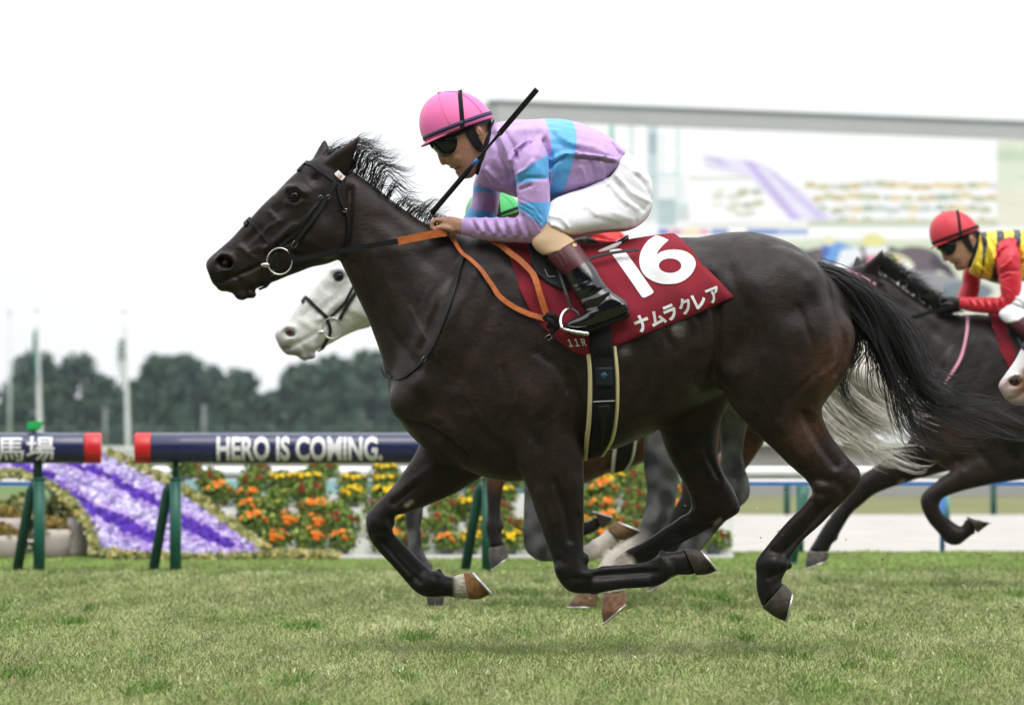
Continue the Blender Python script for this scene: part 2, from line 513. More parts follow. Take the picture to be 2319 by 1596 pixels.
# --- an unseen stand added behind the photographer: it keeps the open sky from lighting the near sides of the horses
def grandstand():
    root = empty("grandstand", (0, -34, 0))
    m_c = pmat("stand_concrete", (.20, .20, .20), .85, .2, vary=(.3, .15)); m_s = pmat("stand_seats", (.050, .055, .065), .8, .2, vary=(2.5, .5)); m_r = pmat("stand_roof", (.30, .31, .32), .6)
    def prism(nm, prof, mt, x0=-130, x1=130):
        n = len(prof); vs_ = [(x0, y + 34, z) for y, z in prof] + [(x1, y + 34, z) for y, z in prof]
        f = [tuple(range(n)), tuple(range(2 * n - 1, n - 1, -1))] + [(i, n + i, n + (i + 1) % n, (i + 1) % n) for i in range(n)]
        mb = MB(); mb.add(vs_, f); return link(nm, mesh_of(mb, nm, False), root, mt)
    def tiers(y0, z0, y1, z1, k):
        p = []
        for i in range(k):
            ya, yb = y0 + (y1 - y0) * i / k, y0 + (y1 - y0) * (i + 1) / k; z = z0 + (z1 - z0) * (i + 1) / k
            p += [(ya, z), (yb, z)]
        return [(y0, -.2)] + p + [(y1, -.2)]
    prism("lower_tier", tiers(-15, .3, -32, 8, 18), m_s)
    prism("upper_tier", [(q[0], max(q[1], 10.5)) for q in tiers(-30, 12, -52, 24, 18)], m_s)
    prism("balcony_front", [(-29.9, 9.6), (-29.3, 9.6), (-29.3, 12.2), (-29.9, 12.2)], m_c)
    prism("roof", [(-22, 29.6), (-22, 30.6), (-56, 34), (-56, 33)], m_r)
    prism("back_wall", [(-55, -.2), (-54.2, -.2), (-54.2, 33), (-55, 33)], m_c)
    for i in range(11):
        mb = MB(); mb.box((-120 + i * 24, -14, 15), (.5, .5, 16)); link("column", mesh_of(mb, "column", False), root, m_c)
    tag(root, "long grandstand behind the photographer, out of the picture", "grandstand")
grandstand()

# --- near running rail: navy padded tubes with red ends
def text_mesh(txt, size, bold=0.0, extrude=0.0, space=1.0, shear=0.0):
    cu = bpy.data.curves.new("t", 'FONT'); cu.body = txt; cu.size = size; cu.offset = bold; cu.extrude = extrude
    cu.space_character = space; cu.resolution_u = 4; cu.shear = shear
    o = bpy.data.objects.new("t", cu); COL.objects.link(o)
    dg = bpy.context.evaluated_depsgraph_get()
    me = bpy.data.meshes.new_from_object(o.evaluated_get(dg))
    bpy.data.objects.remove(o); bpy.data.curves.remove(cu)
    return me

def fine_text(txt, maxlen, **kw):
    """flat text as a finely divided sheet, returned as (verts2d normalised to its own box, faces)"""
    me = text_mesh(txt, 1.0, **kw)
    bm = bmesh.new(); bm.from_mesh(me); bpy.data.meshes.remove(me)
    bmesh.ops.remove_doubles(bm, verts=bm.verts[:], dist=1e-5)
    bmesh.ops.triangulate(bm, faces=bm.faces[:])
    for _ in range(5):
        es = [e for e in bm.edges if e.calc_length() > maxlen]
        if not es: break
        bmesh.ops.subdivide_edges(bm, edges=es, cuts=1)
        bmesh.ops.triangulate(bm, faces=[f for f in bm.faces if len(f.verts) > 3])
    bm.verts.index_update()
    v = np.array([q.co[:2] for q in bm.verts]); f = [tuple(q.index for q in fc.verts) for fc in bm.faces]
    bm.free()
    lo, hi = v.min(0), v.max(0)
    return (v - lo) / (hi - lo), f, (hi - lo)

RS = 362.0                          # frame units per metre at the running rail
RY = FOC / RS
RZ = (WZ(980, RS) + WZ(1049, RS)) / 2
RR = (WZ(980, RS) - WZ(1049, RS)) / 2

def rail(name, x0, x1, red0, red1, label, text=None, tx=None, post_x=None, brace=None):
    root = empty(name, ((x0 + x1) / 2, RY, 0))
    ox = (x0 + x1) / 2
    def tube(nm, a, b, r, mt):
        mb = MB(); n = max(2, int((b - a) / .2))
        xs = np.linspace(a, b, n + 1)
        ang = np.arange(40) * 2 * math.pi / 40
        # an egg-shaped padded section: flattened shoulders, proud belly
        yy = -np.cos(ang) * r * .92; zz = np.sin(ang) * r
        vs_ = []; f = []
        prof = [(xs[0], .97), (xs[0] + .006, 1.0)] + [(x, 1.0) for x in xs[1:-1]] + [(xs[-1] - .006, 1.0), (xs[-1], .97)]
        for x, k in prof:
            vs_.append(np.stack([np.full(40, x - ox), yy * k, zz * k + RZ], 1))
        for i in range(len(prof) - 1):
            for j in range(40):
                f.append((i * 40 + j, i * 40 + (j + 1) % 40, (i + 1) * 40 + (j + 1) % 40, (i + 1) * 40 + j))
        f.append(tuple(range(39, -1, -1))); f.append(tuple((len(prof) - 1) * 40 + j for j in range(40)))
        mb.add(np.concatenate(vs_), f)
        return link(nm, mesh_of(mb, nm), root, mt)
    ra, rb = x0 + (red0 or 0), x1 - (red1 or 0)
    tube("padded_tube", ra + .001, rb - .001, RR, M['rail_navy'])
    if red0: tube("end_band", x0, ra, RR * 1.008, M['rail_red'])
    if red1: tube("end_band", rb, x1, RR * 1.008, M['rail_red'])
    for px in (post_x or []):
        mb = MB()
        mb.tube([(px - ox, .02, -.05), (px - ox, .02, WZ(1082, RS))], .037, 20)
        p = link("post", mesh_of(mb, "post"), root, M['green_steel'])
        mb = MB(); mb.tube([(px - ox, .02, WZ(1083, RS)), (px - ox, .02, RZ - RR * .6)], .020, 12)
        link("riser", mesh_of(mb, "riser"), p, M['dark_green_steel'])
        mb = MB(); mb.tube([(px - ox, .02, WZ(1086, RS)), (px - ox, .02, WZ(1081, RS))], .041, 20)
        link("collar", mesh_of(mb, "collar"), p, M['green_steel'])
        # raking stay
        mb = MB(); mb.tube([(px - ox - .15, .05, -.05), (px - ox - .055, .06, WZ(1112, RS)), (px - ox - .03, .045, WZ(1100, RS))], .032, 16)
        link("stay", mesh_of(mb, "stay"), root, M['dark_green_steel'])
    if text:
        uv, f, sz = text[0]
        lx0, lx1, z0, z1_ = text[1]
        X = lx0 + uv[:, 0] * (lx1 - lx0); Z = z0 + uv[:, 1] * (z1_ - z0)
        t = np.clip((Z - RZ) / RR, -.985, .985)
        Y = -np.sqrt(1 - t * t) * RR * .92 - .0035
        mb = MB(); mb.add(np.stack([X - ox, Y, Z], 1), f)
        me = mesh_of(mb, "lettering", False)
        link("lettering", me, root, M['white_print'])
    return tag(root, label, "running rail", "navy padded running rails")

hero = fine_text("HERO IS COMING.", .2, bold=.036)
baba = fine_text("競馬場", .2, bold=.014)
rail("running_rail", WX(306, RS), WX(1290, RS), WX(343, RS) - WX(306, RS), .1,
     "long navy padded rail lettered HERO IS COMING. behind the leading horse",
     (hero, (WX(492, RS), WX(867, RS), WZ(1043, RS), WZ(988, RS))), post_x=[WX(397, RS), WX(1104, RS)])
rail("running_rail", WX(-1250, RS), WX(229, RS), .1, WX(229, RS) - WX(193, RS),
     "navy padded rail with white Japanese characters at the left edge of the photo",
     (baba, (WX(-72, RS), WX(126, RS), WZ(1045, RS), WZ(987, RS))), post_x=[WX(88, RS), WX(-1100, RS)])
tg = empty("sprinkler_head", (WX(76, RS), RY + .02, 0))
mb = MB(); c = np.array([0, 0, 0])
mb.box((0, 0, WZ(964, RS)), (.042, .03, .028))
bmh = mesh_of(mb, "cap", False)
bm = bmesh.new(); bm.from_mesh(bmh); bmesh.ops.bevel(bm, geom=bm.edges[:], offset=.008, segments=2, affect='EDGES'); bm.to_mesh(bmh); bm.free()
link("cap", bmh, tg, M['bright_green'])
mb = MB(); mb.tube([(.03, 0, WZ(962, RS)), (.055, -.005, WZ(955, RS))], .012, 10)
link("nozzle", mesh_of(mb, "nozzle"), tg, M['bright_green'])
mb = MB(); mb.tube([(.0, .07, -.02), (.0, .07, WZ(985, RS)), (.0, 0.01, WZ(974, RS))], .010, 10)
link("pipe", mesh_of(mb, "pipe"), tg, M['dark_green_steel'])
tag(tg, "small bright green cap standing above the rail at far left", "sprinkler")

# --- low white rail with a blue underside along the edge of the turf
LS = FOC / 38.75
def low_rail():
    root = empty("low_rail", (0, 38.75, 0))
    z_t, z_b = WZ(1056, LS), WZ(1084, LS)
    mb = MB(); zc, h = (z_t + z_b) / 2, (z_t - z_b) / 2
    mb.tube([(x, 0, zc) for x in np.linspace(-20, 25, 40)], h, 24)
    link("white_tube", mesh_of(mb, "white_tube"), root, M['rail_white'])
    mb = MB(); mb.box((2.5, 0, WZ(1094.5, LS)), (22, .018, .5 * (WZ(1090, LS) - WZ(1099, LS))))
    link("blue_strip", mesh_of(mb, "blue_strip", False), root, M['rail_blue'])
    for vx, mt, rr in ((2134, 'rail_blue', .019), (1812, 'green_steel', .028), (640, 'green_steel', .02), (1260, 'green_steel', .02), (2700, 'rail_blue', .019)):
        mb = MB(); mb.tube([(WX(vx, LS), .0, -.05), (WX(vx, LS), 0, WZ(1100, LS))], rr, 14)
        p = link("post", mesh_of(mb, "post"), root, M[mt])
        if mt == 'rail_blue':
            mb = MB(); mb.tube([(WX(vx + 10, LS), .03, WZ(1180, LS)), (WX(vx + 10, LS), .03, WZ(1104, LS))], .026, 14)
            link("sleeve", mesh_of(mb, "sleeve"), p, pmat("pale_sleeve", (.18, .42, .42), .5))
    tag(root, "low white rail with a blue strip beneath it at the turf edge", "rail")
low_rail()
def stay_post():
    o = empty("stay_post", (WX(1812, 345), 34.8, 0))
    mb = MB(); mb.tube([(-.055, 0, -.03), (.03, .02, .46), (.045, .06, .50)], .026, 14)
    link("shaft", mesh_of(mb, "shaft"), o, M['green_steel'])
    mb = MB(); mb.tube([(-.055, 0, -.02), (-.053, 0, .02)], .036, 14)
    link("foot", mesh_of(mb, "foot"), o, M['dark_green_steel'])
    tag(o, "leaning dark green post behind the leading horse's trailing hind leg", "post")
stay_post()

# --- far rail on the verge, and the pale wall under the big screen
def far_rail():
    D = 58.6; S = FOC / D
    root = empty("far_rail", (0, D, 0))
    mb = MB(); mb.tube([(x, 0, WZ(1088, S)) for x in np.linspace(-30, 45, 30)], .055, 14)
    link("white_tube", mesh_of(mb, "white_tube"), root, M['rail_white'])
    for vx in (-300, 120, 640, 1000, 1500, 1782, 2073 + 177, 2470):
        mb = MB(); mb.tube([(WX(vx, S), 0, -.05), (WX(vx, S), 0, WZ(1090, S))], .035, 12)
        link("post", mesh_of(mb, "post"), root, M['dark_green_steel'])
    tag(root, "thin far rail on green posts beyond the pale dirt track", "rail")
far_rail()
D = 77.5; S = FOC / D
w = empty("retaining_wall", (WX(1900, S), D, 0))
mb = MB(); mb.box((6, .2, .25), (16, .2, .50)); link("face", mesh_of(mb, "face", False), w, M['stone_grey'])
mb = MB(); mb.box((6, .15, .80), (16.05, .30, .046)); link("coping", mesh_of(mb, "coping", False), w, M['rail_white'])
tag(w, "long low grey wall with white coping beyond the dirt track", "wall")

# --- giant display: frame, dark edge and the picture it shows
M['screen_grey'] = pmat('screen_grey', (.43, .42, .44), .5, .4, vary=(1, .04))
def big_screen():
    DL, DR = 130.0, 130.0 / .9375
    A = Vector(((1112 - CX) * DL / FOC, DL, 0)); B = Vector(((2319 - CX) * DR / FOC, DR, 0))
    u = (B - A).normalized(); nrm = Vector((u.y, -u.x, 0)); nrm = nrm if nrm.y < 0 else -nrm
    L = (B - A).length + 14
    root = empty("giant_screen", A)
    ztop = WZ(235, FOC / DL)
    zlow = 1.1
    def slab(nm, a0, a1, d0, d1, za, zb, mt):
        vs_ = []
        for a in (a0, a1):
            for d in (d0, d1):
                for z in (za, zb):
                    p = u * a + nrm * d; vs_.append((p.x, p.y, z))
        mb = MB(); mb.add(vs_, [(0, 1, 3, 2), (4, 6, 7, 5), (0, 4, 5, 1), (2, 3, 7, 6), (0, 2, 6, 4), (1, 5, 7, 3)])
        return link(nm, mesh_of(mb, nm, False), root, mt)
    slab("cabinet", .02, L, -.42, -.12, zlow, ztop - .02, M['grey_steel'])
    slab("top_beam", -.0, L, -.115, .30, ztop - .40, ztop, M['screen_grey'])
    slab("side_beam", .0, .30, -.116, .296, zlow, ztop - .402, M['screen_grey'])
    slab("ledge", -.05, L, -.12, .34, ztop + .003, ztop + .07, pmat("ledge_grey", (.20, .215, .22), .6))
    for a in (1.5, 6.0, 11.0, 16.0, 21.0):
        slab("leg", a - .3, a + .3, -.40, -.13, -.1, zlow - .003, M['stone_grey'])
    # emissive picture, pieces in layers of flat colour with a soft grain; values are screen light
    m = bpy.data.materials.new("screen_picture"); m.use_nodes = True
    nd, lk = m.node_tree.nodes, m.node_tree.links; nd.clear()
    at = nd.new("ShaderNodeAttribute"); at.attribute_name = "Col"
    em = nd.new("ShaderNodeEmission"); out = nd.new("ShaderNodeOutputMaterial")
    tcx = nd.new("ShaderNodeTexCoord"); no = nd.new("ShaderNodeTexNoise"); mpx = nd.new("ShaderNodeMapping")
    mpx.inputs["Scale"].default_value = (.6, .6, 5); no.inputs["Scale"].default_value = 2.2; no.inputs["Detail"].default_value = 4
    lk.new(tcx.outputs["Object"], mpx.inputs["Vector"]); lk.new(mpx.outputs["Vector"], no.inputs["Vector"])
    mr = nd.new("ShaderNodeMapRange"); mr.inputs[1].default_value = .3; mr.inputs[2].default_value = .7; mr.inputs[3].default_value = .93; mr.inputs[4].default_value = 1.05
    lk.new(no.outputs["Fac"], mr.inputs[0])
    mu = nd.new("ShaderNodeMixRGB"); mu.blend_type = 'MULTIPLY'; mu.inputs[0].default_value = 1
    lk.new(at.outputs["Color"], mu.inputs[1]); lk.new(mr.outputs[0], mu.inputs[2])
    lk.new(mu.outputs[0], em.inputs[0]); em.inputs[1].default_value = .56; lk.new(em.outputs[0], out.inputs[0])
    V, F, C = [], [], []
    lay = [0]
    def on(vx, vy, d):
        o_ = Vector((0, 0, CH)); r = Vector(((vx - CX) / FOC, 1, (HY - vy) / FOC))
        q = A + nrm * d
        t = (q - o_).dot(nrm) / r.dot(nrm)
        p = o_ + r * t
        return (p.x - A.x, p.y - A.y, p.z)
    def poly(pts, col, jit=0):
        lay[0] += 1
        d = .002 * lay[0] - .10
        n = len(V); c = lin(col)
        for q in pts:
            V.append(on(q[0], q[1], d)); C.append(c)
        F.append(tuple(range(n, n + len(pts))))
    def rect(x0, y0, x1, y1, col): poly([(x0, y0), (x1, y0), (x1, y1), (x0, y1)], col)
    def oval(cx, cy, rx, ry, col, rot=0, n=14):
        poly([(cx + rx * math.cos(a) * math.cos(rot) - ry * math.sin(a) * math.sin(rot), cy + rx * math.cos(a) * math.sin(rot) + ry * math.sin(a) * math.cos(rot)) for a in np.arange(n) * 2 * math.pi / n], col)
    rect(1135, 270, 2800, 920, (252, 253, 253))
    rect(1130, 395, 1560, 535, (240, 244, 243))
    for x, y0, y1, wd, cl in ((1385, 284, 420, 7, (176, 214, 196)), (1430, 284, 520, 6, (222, 236, 228)), (1478, 286, 500, 12, (206, 218, 219)), (1478, 300, 350, 8, (172, 190, 196)), (1535, 288, 480, 5, (224, 238, 230)), (1500, 300, 420, 5, (236, 242, 240)), (1570, 380, 510, 14, (252, 252, 252))):
        rect(x - wd, y0, x + wd, y1, cl)
    rect(1440, 392, 1540, 398, (196, 222, 222)); rect(1400, 460, 1560, 500, (214, 224, 222)); rect(1490, 450, 1530, 512, (186, 206, 204))
    # the purple flower ribbon in the broadcast
    poly([(1590, 352), (1720, 366), (1910, 500), (1800, 500), (1690, 400), (1600, 382)], (233, 230, 246))
    poly([(1595, 354), (1630, 358), (1660, 378), (1632, 376)], (212, 203, 236)); poly([(1680, 362), (1706, 366), (1815, 498), (1790, 498)], (206, 194, 234))
    poly([(1730, 380), (1760, 392), (1880, 500), (1852, 500)], (214, 206, 238))
    rect(1560, 400, 1700, 407, (214, 222, 208))
    r_ = random.Random(3)
    for i in range(16):
        oval(1590 + r_.random() * 140, 430 + r_.random() * 60, 14, 7, r_.choice([(205, 205, 176), (188, 196, 176), (236, 238, 228), (222, 222, 206)]))
    for row in range(4):
        for k in range(20):
            x = 1830 + row * 16 + k * 26 + r_.random() * 10
            if x > 2250: continue
            y = 416 + row * 27 + r_.random() * 8
            oval(x, y, 13 + r_.random() * 6, 8, r_.choice([(196, 200, 168), (210, 208, 172), (214, 200, 160), (176, 192, 178), (232, 216, 176), (222, 224, 214), (202, 212, 204)]))
            oval(x + 12, y + 10, 8, 5, r_.choice([(246, 247, 244), (238, 240, 236)]))
    rect(1830, 500, 2260, 514, (206, 214, 190)); rect(1560, 504, 1830, 514, (232, 234, 224))
    rect(2258, 318, 2800, 560, (224, 232, 212)); rect(2258, 340, 2800, 365, (204, 220, 192)); rect(2262, 420, 2800, 520, (232, 232, 212))
    rect(1130, 514, 2800, 541, (253, 253, 253))
    for x0, x1, cl in ((1490, 1535, (122, 142, 196)), (1535, 1560, (238, 190, 198)), (1512, 1530, (226, 178, 196)), (1545, 1585, (244, 224, 190)), (1585, 1606, (232, 182, 196)), (1610, 1650, (142, 160, 208)), (1690, 1760, (128, 150, 204)), (1760, 1830, (172, 188, 222))):
        rect(x0, 518, x1, 532, cl)
    rect(1130, 541, 2800, 920, (222, 230, 206)); rect(1130, 556, 2800, 580, (206, 220, 190)); rect(1130, 640, 2800, 920, (228, 230, 214))
    # horses in the broadcast
    dk, dk2 = (92, 84, 90), (120, 110, 116)
    oval(1880, 585, 62, 24, dk2, .1); oval(1900, 610, 70, 40, dk2, .0); oval(1820, 580, 28, 13, dk, .5); oval(1990, 590, 70, 36, dk, .05)
    oval(2080, 590, 58, 32, dk2, .15); poly([(2110, 575), (2150, 600), (2175, 640), (2150, 625), (2105, 600)], dk); oval(2130, 640, 90, 20, (160, 160, 162), .2)
    rect(1820, 610, 1836, 680, dk2); rect(1872, 610, 1890, 680, (190, 150, 160)); rect(2010, 620, 2030, 690, dk2); oval(2190, 660, 60, 22, (130, 142, 148))
    poly([(1862, 552), (1900, 548), (1932, 560), (1905, 585), (1868, 596)], (122, 170, 226)); poly([(1862, 552), (1880, 550), (1876, 580), (1864, 586)], (92, 120, 196))
    poly([(1905, 566), (1945, 560), (1955, 580), (1915, 610), (1888, 612)], (238, 242, 246)); oval(1876, 545, 15, 11, (240, 236, 196))
    oval(1978, 545, 26, 16, (236, 232, 160)); poly([(1955, 560), (2010, 556), (2016, 590), (1970, 600)], (236, 240, 240)); poly([(1962, 580), (1990, 575), (1992, 605), (1970, 610)], (226, 150, 164))
    oval(2028, 596, 44, 22, (240, 236, 196), .3); oval(2036, 604, 34, 18, (246, 246, 242), .3); rect(2010, 586, 2040, 594, (210, 190, 80))
    me = bpy.data.meshes.new("picture"); me.from_pydata(V, [], F); me.update(); setcol(me, C)
    link("picture", me, root, m)
    tag(root, "giant grey-framed screen behind the riders showing a washed-out race broadcast", "screen")
big_screen()

# --- flagpoles, far poles, far white fence
def flagpole(vx_b, vx_t, vt, vb, D, wb, wt, label, flag):
    S = FOC / D
    o = empty("flagpole", (WX(vx_b, S), D, 0))
    mb = MB(); x1 = WX(vx_t, S) - WX(vx_b, S)
    pts = [(x1 * t, 0, t * WZ(vt, S)) for t in np.linspace(0, 1, 8)]
    mb.tube(pts, np.linspace(wb / S / 2, wt / S / 2, 8), 14)
    link("shaft", mesh_of(mb, "shaft"), o, M['pole_white'])
    mb = MB(); mb.ellipsoid((x1, 0, WZ(vt, S)), (wt / S, wt / S, wt / S)); link("finial", mesh_of(mb, "finial"), o, M['pole_white'])
    if flag:
        x0, x2, y0, y1, mt, emb = flag
        mb = MB(); n = 12; vs_ = []; f = []
        for i in range(n + 1):
            for j in range(7):
                t, q = i / n, j / 6
                xx = x2 + (x0 - x2) * q * (.55 + .45 * math.sin(t * 3.0 + .6)); yy = y0 + (y1 - y0) * t + 4 * q
                vs_.append((WX(xx, S) - WX(vx_b, S), -.03 + .12 * math.sin(q * 9 + t * 2), WZ(yy, S)))
        for i in range(n):
            for j in range(6):
                f.append((i * 7 + j, i * 7 + j + 1, (i + 1) * 7 + j + 1, (i + 1) * 7 + j))
        mb.add(vs_, f); fl = link("flag", mesh_of(mb, "flag"), o, mt)
        if emb:
            mb = MB()
            for k, (a, b, c_, d) in enumerate(emb):
                p = [(WX(a, S) - WX(vx_b, S), -.22, WZ(b, S)), (WX((a + c_) / 2, S) - WX(vx_b, S), -.22, WZ((b + d) / 2 - 3, S)), (WX(c_, S) - WX(vx_b, S), -.22, WZ(d, S))]
                mb.tube(p, .045, 6)
            link("emblem", mesh_of(mb, "emblem"), fl, M['dark_green_steel'])
    tag(o, label, "flagpole", "flagpoles on the infield")
flagpole(92, 83, 700, 1040, 226, 13, 6, "white flagpole with a limp teal flag at far left", (74, 86, 745, 868, pmat("teal_flag", (.02, .17, .16), .8), None))
flagpole(291, 282, 702, 1042, 226, 12, 6, "white flagpole with a limp white flag between the two navy rails", (264, 284, 765, 880, pmat("white_flag", (.74, .76, .78), .8), [(270, 775, 283, 772), (268, 792, 284, 782), (272, 797, 283, 800), (267, 808, 276, 811), (278, 809, 285, 810)]))
for vx, vt, D, lb in ((22, 705, 330, "faint thin pole at the left edge of the sky"), (238, 926, 300, "thin grey pole in front of trees between the two navy rails"), (462, 920, 300, "thin grey pole in front of the trees above the lettered rail")):
    S = FOC / D
    o = empty("lamp_pole", (WX(vx, S), D, 0))
    mb = MB(); mb.tube([(0, 0, 0), (0, 0, WZ(vt, S))], [.12, .06 if D > 310 else .10], 10); link("shaft", mesh_of(mb, "shaft"), o, pmat("pole_grey", (.16, .18, .18) if D < 310 else (.5, .52, .54), .6))
    mb = MB(); mb.ellipsoid((0, -.1, WZ(vt, S)), (.14, .15, .06)); link("head", mesh_of(mb, "head"), o, M['grey_steel'])
    tag(o, lb, "pole", "poles on the infield")
D = 150; S = FOC / D
w = empty("white_fence", (WX(300, S), D, 0))
for k, vy in enumerate((1015, 1033)):
    mb = MB(); mb.box((8, 0, WZ(vy, S)), (14, .04, .055)); link("rail_bar", mesh_of(mb, "rail_bar", False), w, M['rail_white'])
for k in range(15):
    mb = MB(); mb.box((-5.6 + k * 2, .06, .36), (.05, .05, .40)); link("post", mesh_of(mb, "post", False), w, M['rail_white'])
mb = MB(); mb.box((8, .3, .34), (14, .03, .22)); link("panel", mesh_of(mb, "panel", False), w, M['stone_grey'])
tag(w, "far white fence glimpsed between the navy rails", "fence")

# ================================================================ TREES
def leaf_mat(name):
    m = pmat(name, attr="Col", rough=.7, spec=.2)
    return m
M['leaf'] = leaf_mat("leaf")
M['bark'] = pmat("bark", (.06, .045, .035), .9, .1, vary=(3, .3), bump=(4, .8, .1))

def leaf_cloud(name, centers, radii, n, size, cols, seed):
    """leaf-sized quads spread through lobes; darker leaves simply are a darker green"""
    r_ = np.random.default_rng(seed)
    centers = np.asarray(centers, float); radii = np.asarray(radii, float)
    wgt = radii.prod(1) ** .67; wgt /= wgt.sum()
    idx = r_.choice(len(centers), n, p=wgt)
    d = r_.normal(size=(n, 3)); d /= np.linalg.norm(d, axis=1)[:, None]
    rad = r_.uniform(.35, 1, n) ** .45
    rad *= 1 + .16 * vnoise(d * 3 + idx[:, None] * 2.1, 2.2, seed)
    p = centers[idx] + d * rad[:, None] * radii[idx]
    nrm = d + r_.normal(0, .55, (n, 3)); nrm /= np.linalg.norm(nrm, axis=1)[:, None]
    t = np.cross(nrm, r_.normal(size=(n, 3))); t /= np.linalg.norm(t, axis=1)[:, None]
    b = np.cross(nrm, t)
    sz = (size * r_.uniform(.6, 1.4, n))[:, None]
    V = np.stack([p - t * sz, p + b * sz * .6, p + t * sz, p - b * sz * .6], 1).reshape(-1, 3)
    k = 4 * np.arange(n)
    me = fast_mesh(name, V, np.stack([k, k + 1, k + 2, k + 3], 1))
    cols = np.asarray(cols, float)
    c = cols[r_.integers(0, len(cols), n)] * r_.uniform(.7, 1.3, n)[:, None]
    setcol(me, np.repeat(c, 4, 0))
    return me

tree_cols = [(.030, .062, .044), (.042, .078, .050), (.022, .050, .040), (.070, .100, .062)]
def tree(vx0, vx1, vtop, D, seed, label):
    S = FOC / D; r_ = random.Random(seed)
    x0, x1, H = WX(vx0, S), WX(vx1, S), WZ(vtop, S)
    cx, hw = (x0 + x1) / 2, (x1 - x0) / 2
    root = empty("tree", (cx, D, 0))
    cs, rs = [], []
    nl = 22
    for i in range(nl):
        a = r_.uniform(-1, 1); h = r_.uniform(.18, .9)
        lim = max(.05, 1 - abs(a) ** 2.6 * .75)
        cs.append((a * hw * .78, r_.uniform(-.6, .6) * hw * .6, H * min(h, lim * .86)))
        q = r_.uniform(.24, .38); rs.append((hw * q, hw * q, H * q * .50))
    cs.append((r_.uniform(-.2, .2) * hw, 0, H * .85)); rs.append((hw * .55, hw * .5, H * .15))
    cs.append((0, 0, H * .45)); rs.append((hw * .85, hw * .6, H * .40))
    cs.append((0, 0, H * .15)); rs.append((hw * .95, hw * .5, H * .17))
    me = leaf_cloud("crown", cs, rs, 3600, .34, tree_cols, seed)
    link("crown", me, root, M['leaf'])
    mb = MB(); mb.tube([(0, 0, -.2), (.1, 0, H * .3), (0, 0, H * .65)], [.35, .26, .1], 8)
    for k in range(4):
        a = r_.uniform(0, 6.28); mb.tube([(.05, 0, H * .3), (math.cos(a) * hw * .3, math.sin(a) * hw * .3, H * .5), (math.cos(a) * hw * .55, math.sin(a) * hw * .5, H * .68)], [.16, .1, .04], 6)
    link("trunk", mesh_of(mb, "trunk"), root, M['bark'])
    tag(root, label, "tree", "far trees along the infield")
TD = 440
for i, (a, b, t, d, lb) in enumerate((
        (-150, 60, 868, TD + 12, "low dark tree at the left edge of the far treeline"),
        (18, 150, 792, TD, "tall tree behind the left flagpole with the teal flag"),
        (110, 262, 800, TD + 8, "broad rounded tree between the two flagpoles"),
        (225, 340, 868, TD + 20, "low tree behind the flagpole with the white flag"),
        (300, 420, 800, TD - 6, "tall round-topped tree just right of the white-flag pole"),
        (365, 480, 798, TD + 4, "tall tree above the left end of the lettered navy rail"),
        (440, 520, 826, TD + 10, "tree shouldering down above the word HERO"),
        (490, 590, 838, TD - 4, "smaller tree above the word IS"),
        (560, 680, 884, TD + 16, "lowest tree in the dip of the far treeline"),
        (630, 730, 818, TD, "tall tree below the white horse's chin"),
        (690, 810, 806, TD - 8, "broad tree directly below the white horse's head"),
        (770, 900, 790, TD + 6, "tall tree beside the leading horse's chest"),
        (860, 1010, 800, TD + 2, "tree mostly hidden behind the leading horse's chest"))):
    tree(a - 14, b + 14, t, d, 40 + i, lb)
hv = leaf_cloud("hedge", [(x, 0, .9) for x in np.arange(-48, 8, 1.6)], [(1.6, 1.1, 1.25)] * 35, 9000, .22, tree_cols, 77)
h = link("far_hedge", hv, None, M['leaf'], loc=(0, TD - 22, 0))
tag(h, "dark far shrubbery along the foot of the treeline", "hedge", kind="stuff")

# ================================================================ FLOWERS
PET = {
    'violet': [lin((84, 44, 168)), lin((96, 54, 182)), lin((70, 36, 148))],
    'lilac': [lin((190, 164, 218)), lin((170, 140, 210)), lin((208, 188, 230)), lin((132, 100, 184))],
    'lavender': [lin((200, 190, 226)), lin((218, 214, 238)), lin((176, 164, 212)), lin((138, 122, 182))],
    'yellow': [lin((246, 206, 22)), lin((236, 186, 20)), lin((250, 218, 60))],
    'orange': [lin((242, 132, 28)), lin((232, 110, 30)), lin((248, 156, 60))],
    'red': [lin((140, 26, 26)), lin((120, 20, 28)), lin((160, 40, 30))],
    'green': [lin((150, 160, 60)), lin((170, 168, 60))],
}
M['petal'] = pmat("petal", attr="Col", rough=.65, spec=.2)

def blossoms(p, nrm, size, cols, r_, ruffles=6):
    """ruffled flower heads: rings of tilted petals; p (n,3)"""
    n = len(p); nrm = nrm / np.linalg.norm(nrm, axis=1)[:, None]
    t = np.cross(nrm, r_.normal(size=(n, 3))); t /= np.linalg.norm(t, axis=1)[:, None]
    b = np.cross(nrm, t)
    V, C = [], []
    cols = np.asarray(cols); base = cols[r_.integers(0, len(cols), n)]
    for k in range(ruffles):
        a = 2 * math.pi * k / ruffles + r_.uniform(-.2, .2, n)
        d = np.cos(a)[:, None] * t + np.sin(a)[:, None] * b
        e = -np.sin(a)[:, None] * t + np.cos(a)[:, None] * b
        s_ = (size * r_.uniform(.75, 1.2, n))[:, None]
        up = nrm * s_ * r_.uniform(.1, .45, n)[:, None]
        V.append(np.stack([p, p + d * s_ * .7 - e * s_ * .42 + up, p + d * s_ + up * .6, p + d * s_ * .7 + e * s_ * .42 + up], 1))
        c = base * r_.uniform(.8, 1.15, n)[:, None]
        C.append(np.repeat(c[:, None, :], 4, 1))
    V = np.stack(V, 1).reshape(-1, 3); C = np.stack(C, 1).reshape(-1, 3)
    k = 4 * np.arange(len(V) // 4)
    return V, np.stack([k, k + 1, k + 2, k + 3], 1), C

